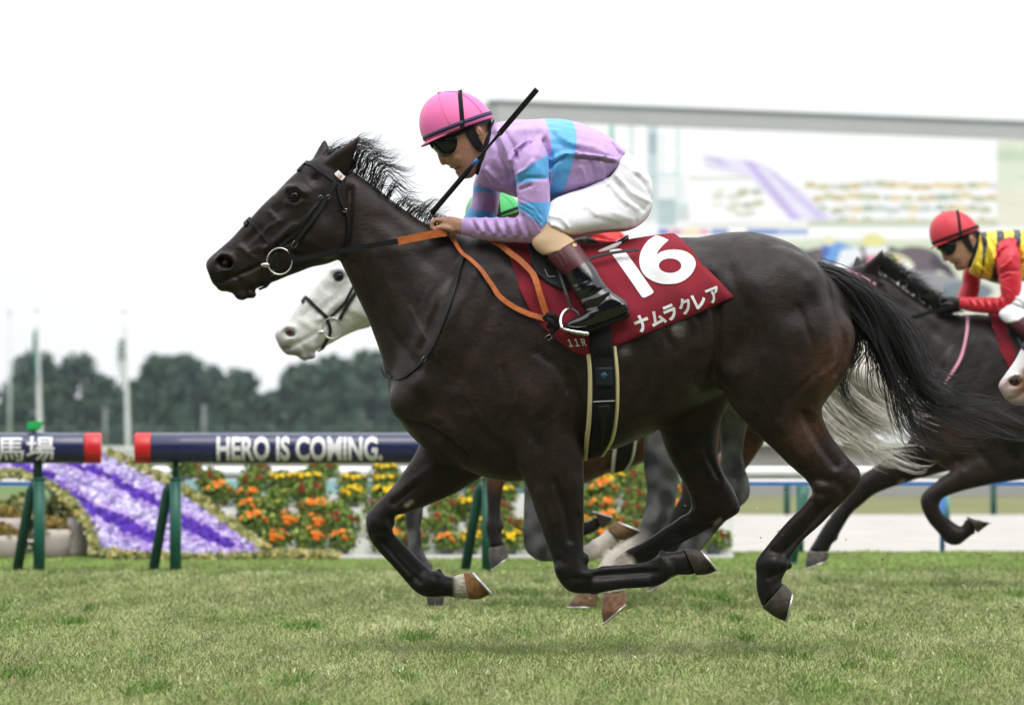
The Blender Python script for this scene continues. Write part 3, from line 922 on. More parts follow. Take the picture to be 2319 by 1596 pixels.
FD0, FD1 = 36.35, 38.2       # front foot and back top of the flower display
def bedpt(vx, vy, bump=0.0):
    t = np.clip((1264 - vy) / (1264 - 1046.0), -.05, 1.2)
    D_ = FD0 + (FD1 - FD0) * t
    S_ = FOC / D_
    return np.stack([(vx - CX) / S_, D_, np.maximum(CH + (HY - vy) / S_, 0) + bump], -1)

def in_poly(p, poly):
    poly = np.asarray(poly, float); ins = np.zeros(len(p), bool)
    for a, b in zip(poly, np.roll(poly, -1, 0)):
        c = ((a[1] > p[:, 1]) != (b[1] > p[:, 1])) & (p[:, 0] < (b[0] - a[0]) * (p[:, 1] - a[1]) / (b[1] - a[1] + 1e-12) + a[0])
        ins ^= c
    return ins

ribbon = [(-40, 1036), (250, 1036), (300, 1062), (366, 1098), (430, 1140), (500, 1190), (596, 1256), (400, 1262), (222, 1250), (206, 1200), (150, 1130), (60, 1080), (-40, 1062)]
dark1 = np.array([(-40, 1034), (30, 1056), (114, 1093), (204, 1158), (280, 1196), (352, 1226)])
dark2 = np.array([(120, 1030), (179, 1056), (273, 1103), (348, 1145), (447, 1202), (520, 1244)])
def flower_ribbon():
    r_ = np.random.default_rng(5)
    # mound below
    gx, gy = np.meshgrid(np.linspace(-60, 620, 60), np.linspace(1032, 1266, 26))
    P = np.stack([gx.ravel(), gy.ravel()], 1); ok = in_poly(P, ribbon).reshape(gx.shape)
    pt = bedpt(gx.ravel(), gy.ravel(), -.02)
    f = []
    for j in range(25):
        for i in range(59):
            if ok[j, i] and ok[j + 1, i] and ok[j, i + 1] and ok[j + 1, i + 1]:
                f.append((j * 60 + i, j * 60 + i + 1, (j + 1) * 60 + i + 1, (j + 1) * 60 + i))
    mb = MB(); mb.add(pt, f); tag(link("flower_mound", mesh_of(mb, "flower_mound"), None, pmat("mound", (.06, .075, .035), .9, .1, vary=(9, .3), bump=(20, .8, .03))), kind="structure")
    n = 11500
    P = np.stack([r_.uniform(-60, 610, n), r_.uniform(1030, 1264, n)], 1); P = P[in_poly(P, ribbon)]
    Pn = P + np.stack([6 * vnoise(np.c_[P, P[:, :1] * 0], .09, 4), 6 * vnoise(np.c_[P, P[:, :1] * 0], .11, 6)], 1)
    d1, d2 = segdist(Pn, dark1), segdist(Pn, dark2)
    wd = 6.5 + (P[:, 1] - 1040) * .035
    dark = (d1 < wd * 1.15) | (d2 < wd)
    # side of the stripes tells lilac from lavender
    side = np.minimum(d1, d2)
    lil = (~dark) & ((side < wd * 2.3) ^ (r_.random(len(P)) < .12))
    lav = ~dark & ~lil
    for key, msk, lb in (('violet', dark, "deep violet stripes of the slanting flower ribbon"), ('lilac', lil, "lilac pink flowers bordering the violet stripes"), ('lavender', lav, "pale lavender flowers between the violet stripes")):
        q = P[msk]
        b = bedpt(q[:, 0], q[:, 1]) + np.stack([np.zeros(len(q)), r_.uniform(-.04, .0, len(q)), r_.uniform(.0, .03, len(q))], 1)
        nr = np.tile([0, -.8, .7], (len(q), 1)) + r_.normal(0, .35, (len(q), 3))
        V, Q, C = blossoms(b, nr, .024, PET[key], r_, 5)
        me = fast_mesh("blooms", V, Q); setcol(me, C)
        o = link(key + "_flowers", me, None, M['petal'])
        tag(o, lb, "flowers", kind="stuff")
    # variegated ground cover round the ribbon
    gc = [lin((158, 158, 96)), lin((124, 130, 66)), lin((186, 180, 128)), lin((88, 102, 46)), lin((100, 112, 54)), lin((176, 156, 92))]
    pts = []
    edge = [(222, 1256), (400, 1268), (596, 1264), (640, 1262), (700, 1262), (760, 1264)]
    up = [(250, 1032), (300, 1054), (370, 1088), (440, 1130), (510, 1182), (600, 1248)]
    left = [(-20, 1080), (40, 1074), (110, 1098), (150, 1128), (172, 1150), (200, 1190), (214, 1222), (216, 1248)]
    for pl, m_, sp in ((edge, 1500, 8), (up, 1200, 7), (left, 900, 5)):
        pl = np.array(pl, float); t = r_.uniform(0, len(pl) - 1.001, m_); i = t.astype(int); fr = (t - i)[:, None]
        pts.append(pl[i] * (1 - fr) + pl[i + 1] * fr + r_.normal(0, sp, (m_, 2)) * [1, .55])
    q = np.concatenate(pts); q = q[q[:, 1] < 1270]
    b = bedpt(q[:, 0], q[:, 1]) + np.stack([np.zeros(len(q)), r_.uniform(-.08, -.01, len(q)), r_.uniform(0, .03, len(q))], 1)
    V, Q, C = blossoms(b, np.tile([0, -.6, .8], (len(q), 1)) + r_.normal(0, .5, (len(q), 3)), .024, gc, r_, 4)
    me = fast_mesh("cover", V, Q); setcol(me, C)
    tag(link("ground_cover", me, None, M['leaf']), "yellowish green leafy ground cover edging the flower ribbon", "plants", kind="stuff")
flower_ribbon()

# --- tiered white stand and its potted flowers
ROWS = [1068, 1096, 1128, 1160, 1197, 1238]
def row_place(vy):
    t = (1264 - vy) / (1264 - 1046.0)
    D_ = FD0 + .25 + (FD1 - FD0) * t
    return D_, WZ(vy + 22, FOC / D_)
def stand():
    D0, _ = row_place(ROWS[-1])
    root = empty("flower_stand", (WX(1000, FOC / D0), D0, 0))
    for k, vy in enumerate(ROWS):
        D_, z = row_place(vy); S_ = FOC / D_
        z = max(z, .03)
        xa, xb = WX(396 + (vy - 1060) * 1.12 - 20, S_), WX(1660, S_)
        mb = MB(); mb.box(((xa + xb) / 2 - root.location.x, D_ - D0 + .0, z - .02), ((xb - xa) / 2, .12, .016))
        s_ = link("shelf", mesh_of(mb, "shelf", False), root, M['rail_white'])
        hr = .052 if k else .006
        mb = MB(); mb.box(((xa + xb) / 2 - root.location.x, D_ - D0 + .115, z - .002 + hr), ((xb - xa) / 2, .008, hr))
        link("riser", mesh_of(mb, "riser", False), s_, pmat("riser_%d" % k, (.74, .74, .70) if k > 1 else (.34, .55, .58), .6))
        for i in range(6):
            xx = xa + (xb - xa) * (i + .5) / 6
            mb = MB(); mb.box((xx - root.location.x, D_ - D0 + .06, (z - .04) / 2), (.02, .02, max((z - .04) / 2, .005)))
            link("support", mesh_of(mb, "support", False), root, M['green_steel'])
    tag(root, "tiered white stand holding the rows of potted flowers", "stand")
stand()

def plant_variant(col, seed):
    r_ = np.random.default_rng(seed)
    fol = leaf_cloud("foliage", [(0, 0, .105), (.03, 0, .09), (-.03, .01, .095)], [(.098, .09, .074)] * 3, 560, .019,
                     [lin((112, 134, 56)), lin((92, 116, 50)), lin((134, 150, 72)), lin((76, 102, 46))], seed)
    nb = {'red': 12, 'green': 5, 'orange': 18}.get(col, 20)
    d = r_.normal(size=(nb * 3, 3)); d[:, 2] = np.abs(d[:, 2]) * .9 + .15; d[:, 1] -= .5
    d /= np.linalg.norm(d, axis=1)[:, None]; d = d[:nb]
    p = np.array([0, 0, .10]) + d * [.098, .092, .072]
    V, Q, C = blossoms(p, d, .0185 if col != 'red' else .015, PET[col], r_, 7)
    V2, Q2, C2 = blossoms(p + d * .007, d, .013, PET[col], r_, 6)
    bl = fast_mesh("flower_heads", np.concatenate([V, V2]), np.concatenate([Q, Q2 + len(V)])); setcol(bl, np.concatenate([C, C2]))
    return fol, bl
mb = MB(); n = 16; prof = [(.0, .0), (.040, .0), (.056, .075), (.060, .076), (.060, .088), (.052, .088), (.048, .07)]
vs_, f = [], []
for r0, z0 in prof:
    for j in range(n): vs_.append((r0 * math.cos(2 * math.pi * j / n), r0 * math.sin(2 * math.pi * j / n), z0))
for i in range(len(prof) - 1):
    for j in range(n): f.append((i * n + j, i * n + (j + 1) % n, (i + 1) * n + (j + 1) % n, (i + 1) * n + j))
mb.add(vs_, f); pot_me = mesh_of(mb, "pot")
pot_me.materials.append(pmat("pot_grey", (.10, .11, .11), .6, .3, vary=(20, .2)))
VAR = {c: [plant_variant(c, 100 + 7 * i + k) for k in range(3)] for i, c in enumerate(('yellow', 'orange', 'red', 'green'))}
for c in VAR:
    for fo, bl in VAR[c]:
        fo.materials.append(M['leaf']); bl.materials.append(M['petal'])
COLROW = ["oyryryyrgyryrygrr", "rryyyyrgyrroyrgoo", "oogryyrgryrgorory", "ogogryryrgooroooy", "oooryyryroooroyoo", "ooooroyyoroooroor"]
ORD = ["first", "second", "third", "fourth", "fifth", "sixth", "seventh", "eighth", "ninth", "tenth", "eleventh", "twelfth", "thirteenth", "fourteenth", "fifteenth", "sixteenth", "seventeenth", "eighteenth"]
ROWN = ["top", "second", "third", "fourth", "fifth", "bottom"]
FULL = {'o': 'orange', 'y': 'yellow', 'r': 'red', 'g': 'green'}
rr = random.Random(11)
for k, vy in enumerate(ROWS):
    D_, z = row_place(vy); S_ = FOC / D_; z = max(z, .03)
    start = 414 + (vy - 1060) * 1.05 + (37 if k % 2 else 0)
    for i in range(17):
        vx = start + i * 74 + rr.uniform(-20, 20)
        if vx > 1645: break
        if k == 0 and i % 2: continue
        c = FULL[COLROW[k][i]]
        fo, bl = VAR[c][rr.randrange(3)]
        o = empty("potted_flower", (WX(vx, S_), D_ + rr.uniform(-.01, .01), z - .003))
        o.rotation_euler[2] = rr.uniform(-.5, .5)
        q = rr.uniform(.90, 1.16); o.scale = (q, q * .9, q * rr.uniform(.9, 1.1))
        link("pot", pot_me, o); link("foliage", fo, o); tag(link("flower_heads", bl, o), kind="stuff")
        nm = c + " flowers" if c != 'green' else "sparse yellow-green flowers"
        tag(o, "pot of %s, %s from the left in the %s row of the stand" % (nm, ORD[i], ROWN[k]), "potted flowers", "potted flowers on the tiered stand")

# --- pale round planters with clipped moss domes
def planter(vx0, vx1, vtop, vbot, D_, label, seed):
    S_ = FOC / D_; cx = WX((vx0 + vx1) / 2, S_); rad = (vx1 - vx0) / 2 / S_
    h = WZ(vtop, S_) - max(WZ(vbot, S_), 0)
    o = empty("planter", (cx, D_, 0))
    mb = MB(); n = 28; prof = [(0, 0), (.66, 0), (.80, .12), (.93, .4), (.985, .7), (1, 1), (.93, 1.0), (.90, .9), (0, .88)]
    vs_, f = [], []
    for r0, z0 in prof:
        for j in range(n): vs_.append((rad * r0 * math.cos(2 * math.pi * j / n), rad * r0 * math.sin(2 * math.pi * j / n), h * z0))
    for i in range(len(prof) - 1):
        for j in range(n): f.append((i * n + j, i * n + (j + 1) % n, (i + 1) * n + (j + 1) % n, (i + 1) * n + j))
    mb.add(vs_, f); link("bowl", mesh_of(mb, "bowl"), o, pmat("planter_stone", (.52, .47, .44), .75, .2, vary=(4, .08), bump=(30, .2, .004)))
    me = leaf_cloud("moss_dome", [(0, 0, h * .95)], [(rad * .96, rad * .96, rad * .74)], 2600, .013, [lin((122, 98, 46)), lin((136, 116, 52)), lin((96, 92, 42)), lin((150, 124, 60))], seed)
    link("plant_dome", me, o, M['leaf'])
    mb = MB(); mb.ellipsoid((0, 0, h * .93), (rad * .86, rad * .86, rad * .62)); link("plant_core", mesh_of(mb, "plant_core"), o, pmat("moss_core", (.07, .06, .025), .95, .1, bump=(60, .8, .02)))
    tag(o, label, "planter", "pale planters at far left")
planter(74, 164, 1198, 1272, 36.9, "pale round planter with a brown-green dome just right of the left green post", 1)
planter(152, 204, 1170, 1262, 37.5, "pale planter half hidden behind another, nearest the violet flowers", 2)
planter(-34, 46, 1212, 1280, 36.8, "pale planter with a yellowish dome cut by the left photo edge", 3)
planter(-30, 50, 1172, 1262, 37.6, "rear pale planter at the left photo edge with a brown dome", 4)
sh = leaf_cloud("shrub", [(-.12, 0, .28), (.15, 0, .30), (.38, .05, .24), (.0, 0, .12)], [(.3, .15, .16), (.28, .15, .15), (.2, .12, .13), (.5, .12, .14)], 1600, .03, [lin((150, 152, 84)), lin((120, 126, 66)), lin((176, 170, 110)), lin((96, 106, 56))], 12)
o = empty("shrub", (WX(70, 320), 37.9, 0)); link("foliage", sh, o, M['leaf'])
mb = MB(); mb.tube([(.05, 0, -.02), (.05, 0, .2)], .02, 8); link("stem", mesh_of(mb, "stem"), o, M['bark'])
tag(o, "loose yellow-green shrub behind the planters under the left rail", "shrub")

# ================================================================ HORSES
def V2(vx, vy): return T((vx, vy))
def rot2(p, piv, a):
    p = np.asarray(p, float); c, s_ = math.cos(a), math.sin(a); d = p - piv
    return piv + np.stack([d[..., 0] * c - d[..., 1] * s_, d[..., 0] * s_ + d[..., 1] * c], -1)
NPIV = V2(1085, 740); POLL = V2(775, 400)

trunk_v = [  # x, top, bottom, half width
    (888, 835, 925, .085), (910, 770, 962, .135), (945, 690, 1003, .175), (1000, 590, 1040, .205), (1060, 536, 1066, .225), (1120, 528, 1086, .24),
    (1190, 540, 1088, .262), (1260, 552, 1062, .283), (1340, 562, 1030, .300), (1400, 555, 1014, .305), (1470, 544, 985, .305), (1530, 537, 950, .295),
    (1580, 538, 920, .285), (1630, 529, 893, .285), (1685, 524, 880, .288), (1740, 532, 900, .285), (1795, 553, 930, .268), (1845, 588, 920, .235), (1885, 628, 872, .190), (1912, 668, 832, .140), (1928, 712, 790, .085)]
trunk_m = np.array([[WX(x, 600) - X0, WZ(t, 600), WX(x, 600) - X0, WZ(b, 600), 0, h] for x, t, b, h in trunk_v])
trunk_f = catmull(trunk_m, 6)
TEX = 2.25
def trunk_y(x, z):
    """half width of the barrel at template (x, z)"""
    x = np.asarray(x, float); z = np.asarray(z, float)
    tp = np.interp(x, trunk_f[:, 0], trunk_f[:, 1]); bt = np.interp(x, trunk_f[:, 0], trunk_f[:, 3]); hw = np.interp(x, trunk_f[:, 0], trunk_f[:, 5])
    t = np.clip(np.abs((z - (tp + bt) / 2) / ((tp - bt) / 2)), 0, 1)
    return hw * (1 - t ** TEX) ** (1 / TEX)

neck_v = [(772, 362, 760, 575, 0, .070), (800, 388, 776, 604, 0, .078), (850, 421, 803, 662, 0, .084), (910, 467, 832, 722, 0, .096), (975, 508, 856, 790, 0, .112), (1050, 530, 872, 850, 0, .138), (1130, 536, 884, 905, 0, .168), (1200, 570, 920, 950, 0, .19)]
head_v = [(467, 600, 474, 620, 0, .028), (472, 588, 484, 644, 0, .046), (494, 567, 512, 660, 0, .055), (524, 541, 540, 664, 0, .053), (552, 510, 580, 654, 0, .050), (580, 480, 612, 643, 0, .054), (612, 448, 655, 624, 0, .062), (645, 415, 702, 606, 0, .080), (673, 389, 745, 597, 0, .094), (699, 366, 776, 578, 0, .092), (730, 350, 794, 538, 0, .086), (765, 352, 800, 480, 0, .072)]
ear_v = {-1: [(727, 370, 790, 396, -.045, .026), (754, 349, 804, 356, -.058, .027), (782, 331, 813, 332, -.066, .022), (803, 316, 817, 314, -.070, .012), (815, 305, 819, 304, -.071, .004)],
         1: [(703, 362, 752, 366, .045, .024), (714, 342, 752, 350, .058, .024), (722, 328, 744, 333, .064, .018), (731, 314, 738, 316, .066, .006)]}

def legset(main=True):
    nh = [(1610, 640, 1900, 690, -.13, .13), (1612, 750, 1932, 755, -.155, .135), (1621, 845, 1912, 848, -.16, .128), (1644, 908, 1870, 906, -.155, .108), (1690, 966, 1848, 948, -.148, .088), (1742, 1014, 1866, 988, -.145, .070), (1790, 1058, 1902, 1032, -.142, .058),
          (1822, 1088, 1944, 1072, -.14, .052), (1834, 1114, 1936, 1100, -.14, .044), (1823, 1132, 1888, 1152, -.14, .036), (1806, 1150, 1852, 1188, -.14, .031), (1771, 1186, 1813, 1224, -.14, .029), (1735, 1230, 1786, 1261, -.14, .032), (1708, 1266, 1784, 1278, -.14, .040), (1708, 1300, 1774, 1294, -.14, .036), (1710, 1332, 1766, 1314, -.14, .034), (1722, 1370, 1769, 1320, -.14, .038)]
    fh = [(1480, 880, 1690, 860, .13, .11), (1489, 958, 1640, 944, .13, .088), (1509, 1018, 1630, 1026, .13, .070), (1535, 1068, 1640, 1066, .13, .058), (1559, 1113, 1664, 1108, .13, .052), (1566, 1142, 1679, 1146, .13, .05), (1562, 1158, 1668, 1168, .13, .044), (1543, 1172, 1600, 1202, .13, .034), (1505, 1196, 1535, 1238, .13, .029), (1455, 1228, 1480, 1268, .13, .029), (1420, 1246, 1450, 1288, .13, .032), (1388, 1272, 1436, 1308, .13, .040), (1376, 1302, 1424, 1322, .13, .035), (1363, 1348, 1420, 1342, .13, .038)]
    nf = [(1130, 930, 1325, 900, -.14, .105), (1165, 1030, 1322, 1010, -.15, .092), (1193, 1105, 1321, 1095, -.145, .076), (1214, 1166, 1322, 1158, -.14, .062), (1232, 1217, 1321, 1213, -.14, .053), (1252, 1270, 1321, 1256, -.14, .048), (1260, 1304, 1330, 1282, -.14, .047), (1286, 1334, 1346, 1284, -.14, .044), (1326, 1341, 1368, 1279, -.14, .038), (1372, 1335, 1392, 1277, -.14, .032), (1417, 1330, 1420, 1275, -.14, .030), (1468, 1328, 1466, 1268, -.14, .032), (1498, 1320, 1496, 1250, -.14, .039), (1524, 1301, 1518, 1247, -.14, .035), (1547, 1299, 1534, 1245, -.14, .033), (1572, 1298, 1548, 1242, -.14, .037)]
    ff = [(965, 930, 1150, 1050, .13, .10), (946, 1008, 1090, 1080, .135, .082), (915, 1064, 1040, 1112, .135, .066), (880, 1110, 985, 1138, .135, .055), (846, 1144, 922, 1162, .135, .050), (827, 1170, 885, 1172, .135, .047), (829, 1200, 887, 1196, .135, .045), (836, 1222, 894, 1214, .135, .040), (852, 1244, 910, 1230, .135, .033), (886, 1283, 940, 1260, .135, .030), (915, 1315, 968, 1287, .135, .032), (938, 1340, 994, 1296, .135, .039), (965, 1353, 1004, 1302, .135, .035), (1010, 1352, 1022, 1308, .135, .032), (1042, 1357, 1040, 1302, .135, .035), (1066, 1358, 1054, 1300, .135, .037)]
    hooves = [((1722, 1372, 1770, 1318, -.14, .044), (1748, 1392, 1780, 1327, -.14, .052), (1773, 1404, 1788, 1337, -.14, .055), 'dark'),
              ((1363, 1350, 1421, 1343, .13, .043), (1363, 1382, 1421, 1352, .13, .050), (1367, 1414, 1421, 1364, .13, .052), 'pink'),
              ((1573, 1300, 1545, 1240, -.14, .044), (1597, 1298, 1562, 1240, -.14, .052), (1619, 1291, 1580, 1243, -.14, .055), 'dark'),
              ((1062, 1359, 1049, 1298, .135, .042), (1086, 1358, 1056, 1296, .135, .050), (1110, 1348, 1065, 1296, .135, .053), 'tan')]
    return [nh, fh, nf, ff], hooves

class VS(list):
    k = 1.0; rk = 1.0
    def append(self, st): list.append(self, (st[0], st[1] * self.rk, st[2] * self.k))
def strokes_head():
    n = VS(); n.k = 1.3
    for q in ([(640, 500), (610, 515), (585, 540)], [(690, 500), (660, 530), (640, 545)], [(560, 575), (590, 560), (610, 565)], [(720, 470), (700, 500)]): n.append((q, 3, .004))
    n.append(([(536, 628), (552, 646), (560, 668)], 4, -.006)); n.append(([(575, 640)], 9, .006)); n.append(([(590, 655), (620, 640)], 5, -.004))
    n.append(([(796, 430), (793, 490), (789, 550), (772, 592)], 7, -.014))
    n.append(([(735, 535)], 34, .014)); n.append(([(700, 545), (745, 575), (768, 570)], 10, .006))
    n.append(([(668, 512), (625, 548), (600, 566)], 7, .008)); n.append(([(655, 540), (612, 580)], 8, -.007))
    n.append(([(655, 430), (678, 428), (692, 440)], 8, .016)); n.append(([(652, 462), (672, 468), (690, 458)], 6, .006)); n.append(([(671, 447)], 6, -.012))
    n.append(([(716, 408)], 12, -.012)); n.append(([(632, 478)], 16, -.007)); n.append(([(590, 520), (560, 548)], 9, -.006))
    n.append(([(494, 590), (505, 578), (522, 580), (530, 594), (522, 610), (505, 614)], 5, .012)); n.append(([(504, 593), (518, 597)], 7, -.042))
    n.append(([(480, 640), (505, 640), (530, 628), (560, 616), (592, 600)], 4, -.011)); n.append(([(520, 655)], 8, .004))
    n.append(([(545, 560), (575, 585)], 5, .005)); n.append(([(610, 480), (630, 500), (628, 530)], 4, .004)); n.append(([(640, 560), (680, 570)], 4, .003))
    return n
def strokes_body():
    n = VS(); n.k = 1.0
    for q in ([(1290, 890), (1262, 940), (1240, 1000)], [(1262, 940), (1225, 965), (1200, 1010)], [(1180, 880), (1160, 930), (1130, 960)], [(1440, 880), (1400, 930), (1392, 980)], [(1500, 870), (1460, 905), (1430, 960)], [(1680, 780), (1670, 840), (1650, 880)], [(1720, 800), (1700, 870), (1690, 920), (1700, 960)], [(1700, 870), (1730, 910), (1750, 960)], [(1060, 900), (1090, 950), (1120, 980)], [(930, 700), (960, 760), (1010, 830)]): n.append((q, 3.2, .0042))
    n.k = .8
    n.append(([(805, 600), (850, 690), (900, 770), (955, 840)], 11, -.013)); n.append(([(830, 560), (880, 660), (930, 740), (1000, 800)], 22, .010))
    n.append(([(880, 500), (960, 580), (1040, 640)], 24, -.010)); n.append(([(1085, 610), (1040, 690), (990, 790), (950, 870)], 14, .012)); n.append(([(1050, 590), (1000, 680), (955, 790)], 9, -.010))
    n.append(([(1130, 640), (1090, 760), (1030, 870)], 16, -.010)); n.append(([(960, 880)], 34, .020))
    n.append(([(1215, 900)], 62, .026)); n.append(([(1140, 840), (1180, 960), (1220, 1010)], 12, -.010)); n.append(([(1290, 850), (1312, 930), (1324, 1010)], 12, -.026))
    n.append(([(1215, 800), (1260, 830), (1290, 880)], 11, -.010))
    n.append(([(925, 955), (965, 968), (1010, 992), (1060, 1035)], 6, -.018)); n.append(([(985, 945), (1040, 985)], 14, .016)); n.append(([(1000, 1000), (1050, 1050)], 9, .012)); n.append(([(1080, 960), (1150, 1040)], 12, -.012)); n.append(([(960, 960), (1000, 960)], 5, -.010))
    n.append(([(1600, 640), (1618, 720), (1622, 790), (1612, 850)], 12, -.030)); n.append(([(1655, 850)], 30, .018)); n.append(([(1575, 720), (1560, 800), (1520, 880)], 18, -.012)); n.append(([(1590, 600)], 24, .012))
    n.append(([(1540, 700), (1570, 740), (1575, 790)], 7, .010)); n.append(([(1500, 760), (1530, 800)], 8, -.006))
    n.append(([(1858, 610), (1890, 690), (1905, 780), (1890, 850)], 9, -.014)); n.append(([(1830, 640), (1866, 740), (1868, 830), (1835, 890)], 16, .010)); n.append(([(1800, 700), (1835, 790), (1822, 860), (1780, 905)], 8, -.008))
    n.append(([(1895, 830), (1862, 865), (1835, 895)], 6, -.005)); n.append(([(1878, 822), (1835, 850), (1808, 880)], 6, -.004)); n.append(([(1905, 850), (1868, 892), (1850, 925)], 6, -.005))
    n.append(([(1700, 640), (1760, 760)], 40, .014)); n.append(([(1650, 620), (1680, 700)], 14, -.006))
    for k in range(5):
        x = 1400 + k * 36; n.append(([(x, 790 - k * 6), (x + 12, 860 - k * 10), (x + 4, 930 - k * 14)], 7, -.0045))
    return n
def strokes_legs():
    n = VS(); n.k = 1.15; n.rk = 1.35
    n.append(([(1815, 940), (1848, 1000), (1885, 1052)], 8, -.013)); n.append(([(1838, 930), (1870, 985), (1915, 1048)], 8, .008)); n.append(([(1760, 960), (1800, 1030)], 14, .010))
    n.append(([(1850, 1085), (1888, 1090), (1905, 1110)], 7, -.007)); n.append(([(1868, 1122)], 9, .006)); n.append(([(1870, 1140), (1800, 1218), (1768, 1250)], 4, -.008)); n.append(([(1745, 1275)], 12, .005)); n.append(([(1770, 1290), (1735, 1305)], 4, -.006))
    n.append(([(1255, 1090), (1280, 1160), (1290, 1220)], 6, -.010)); n.append(([(1225, 1110), (1250, 1180)], 10, .008)); n.append(([(1300, 1080), (1305, 1150)], 7, .006)); n.append(([(1275, 1290)], 14, .006)); n.append(([(1300, 1306), (1330, 1310)], 5, -.006))
    n.append(([(1345, 1300), (1420, 1295), (1485, 1292)], 4, -.007)); n.append(([(1510, 1275)], 11, .005)); n.append(([(1520, 1265), (1530, 1290)], 4, -.006))
    n.append(([(940, 1100), (890, 1140)], 6, -.009)); n.append(([(980, 1060), (900, 1120)], 9, .006)); n.append(([(858, 1185)], 12, .006)); n.append(([(862, 1225), (915, 1285), (950, 1318)], 4, -.007)); n.append(([(985, 1325)], 10, .005))
    n.append(([(1600, 1020), (1630, 1080)], 6, -.008)); n.append(([(1640, 1175), (1540, 1220)], 4, -.006))
    return n

def build_horse(name, legs, nrot=0., hrot=0., voxel=.0085, detail=True, lstrokes=None, smooth=4, bony=None):
    """continuous body; returns (mesh, head transform as 4x4 in template space)"""
    poll2 = rot2(POLL, NPIV, nrot)
    def fh(p): return rot2(rot2(p, NPIV, nrot), poll2, hrot)
    mb = MB()
    loft(mb, trunk_m, 4, 40, TEX)
    nk = metric(neck_v)
    for i in range(len(nk)):
        f_ = np.clip(1.0 - i / (len(nk) - 1.0), 0, 1) ** .8
        nk[i, 0:2] = rot2(nk[i, 0:2], NPIV, nrot * f_); nk[i, 2:4] = rot2(nk[i, 2:4], NPIV, nrot * f_)
    loft(mb, nk, 4, 32, 2.0)
    hd = metric(head_v)
    hd[:, 0:2] = fh(hd[:, 0:2]); hd[:, 2:4] = fh(hd[:, 2:4])
    loft(mb, hd, 4, 28, 2.35)
    for q_, rx_, rz_, ry_ in (((545, 667), .027, .021, .034), ((566, 664), .026, .019, .030), ((504, 648), .024, .020, .038)):
        c = fh(V2(*q_)); mb.ellipsoid((c[0], 0, c[1]), (rx_, ry_, rz_), Matrix.Rotation(R(25) - nrot - hrot, 3, 'Y'), 18, 12)
    for sd in (-1, 1):
        e = metric(ear_v[sd]); e[:, 0:2] = fh(e[:, 0:2]); e[:, 2:4] = fh(e[:, 2:4]); loft(mb, e, 3, 14)
        # round cheek of the jaw
        c = fh(V2(742, 535)); mb.ellipsoid((c[0], sd * .052, c[1]), (.075, .034, .085), nu=18, nv=12)
        # withers / shoulder and hip masses give the trunk its planes
        c = V2(1075, 800); mb.ellipsoid((c[0], sd * .13, c[1]), (.17, .105, .30), Matrix.Rotation(R(-24), 3, 'Y'), 24, 16)
        c = V2(1235, 900); mb.ellipsoid((c[0], sd * .165, c[1]), (.13, .085, .19), Matrix.Rotation(R(20), 3, 'Y'), 24, 16)
        c = V2(1740, 690); mb.ellipsoid((c[0], sd * .15, c[1]), (.24, .135, .22), None, 24, 16)
        c = V2(940, 905); mb.ellipsoid((c[0], sd * .085, c[1]), (.10, .09, .10), None, 20, 14)
    for lg in legs:
        loft(mb, lg, 4, 22, 2.1)
        # bony points: the fetlock's sesamoids and the ergot behind it
        ln = len(lg)
        for i in range(ln // 2, ln - 2):
            w0 = np.hypot(*(lg[i, 2:4] - lg[i, 0:2])); w1 = np.hypot(*(lg[i + 1, 2:4] - lg[i + 1, 0:2])); wm = np.hypot(*(lg[i - 1, 2:4] - lg[i - 1, 0:2]))
            if w0 > wm and w0 >= w1 and i >= ln - 5:
                c_ = lg[i, 0:2] * .22 + lg[i, 2:4] * .78
                for s2 in (-1, 1): mb.ellipsoid((c_[0], lg[i, 4] + s2 * lg[i, 5] * .5, c_[1]), (.021, .018, .021), None, 12, 8)
                c_ = lg[i, 0:2] * .02 + lg[i, 2:4] * .98; mb.ellipsoid((c_[0], lg[i, 4], c_[1]), (.014, .012, .016), None, 10, 8)
                break
    if bony: bony(mb)
    me = remesh(mb, name, voxel, 2, .5)
    v = co(me); xs = (v[:, 0] - fh(V2(790, 560))[0])
    relax(me, np.clip(xs / .12, 0, 1) * np.clip((v[:, 2] - .70) / .12, 0, 1), int(26 * (.0085 / voxel) ** 1.5))
    def mapst(lst, fn):
        return [(np.array([fn(V2(*q)) for q in st[0]]), st[1] / 600., st[2]) for st in lst]
    ident = lambda p: p
    def neckmap(p):
        return p if nrot == 0 else rot2(p, NPIV, nrot * float(np.clip((NPIV[0] - p[0]) / (NPIV[0] - POLL[0]), 0, 1)) ** 1.0)
    allst = mapst(strokes_head(), fh) + mapst(strokes_body(), neckmap)
    if lstrokes: allst += mapst(lstrokes, ident)
    if detail:
        v = co(me)
        for poly, r, amt in allst:
            n = normals(me); d = segdist(v[:, [0, 2]], poly)
            w = np.exp(-(d / r) ** 2) * np.clip(np.abs(n[:, 1]) * 1.3, 0, 1)
            w[d > 2.6 * r] = 0
            v = v + n * (w * amt)[:, None]; setco(me, v)
        n = normals(me); setco(me, v + n * (.0014 * vnoise(v, 24, 61) + .0008 * vnoise(v, 60, 62))[:, None])
        relax(me, np.ones(len(v)), 1)
    mh = Matrix.Translation((poll2[0], 0, poll2[1])) @ Matrix.Rotation(-hrot, 4, 'Y') @ Matrix.Translation((-poll2[0], 0, -poll2[1])) @ \
        Matrix.Translation((NPIV[0], 0, NPIV[1])) @ Matrix.Rotation(-nrot, 4, 'Y') @ Matrix.Translation((-NPIV[0], 0, -NPIV[1]))
    return me, mh, fh

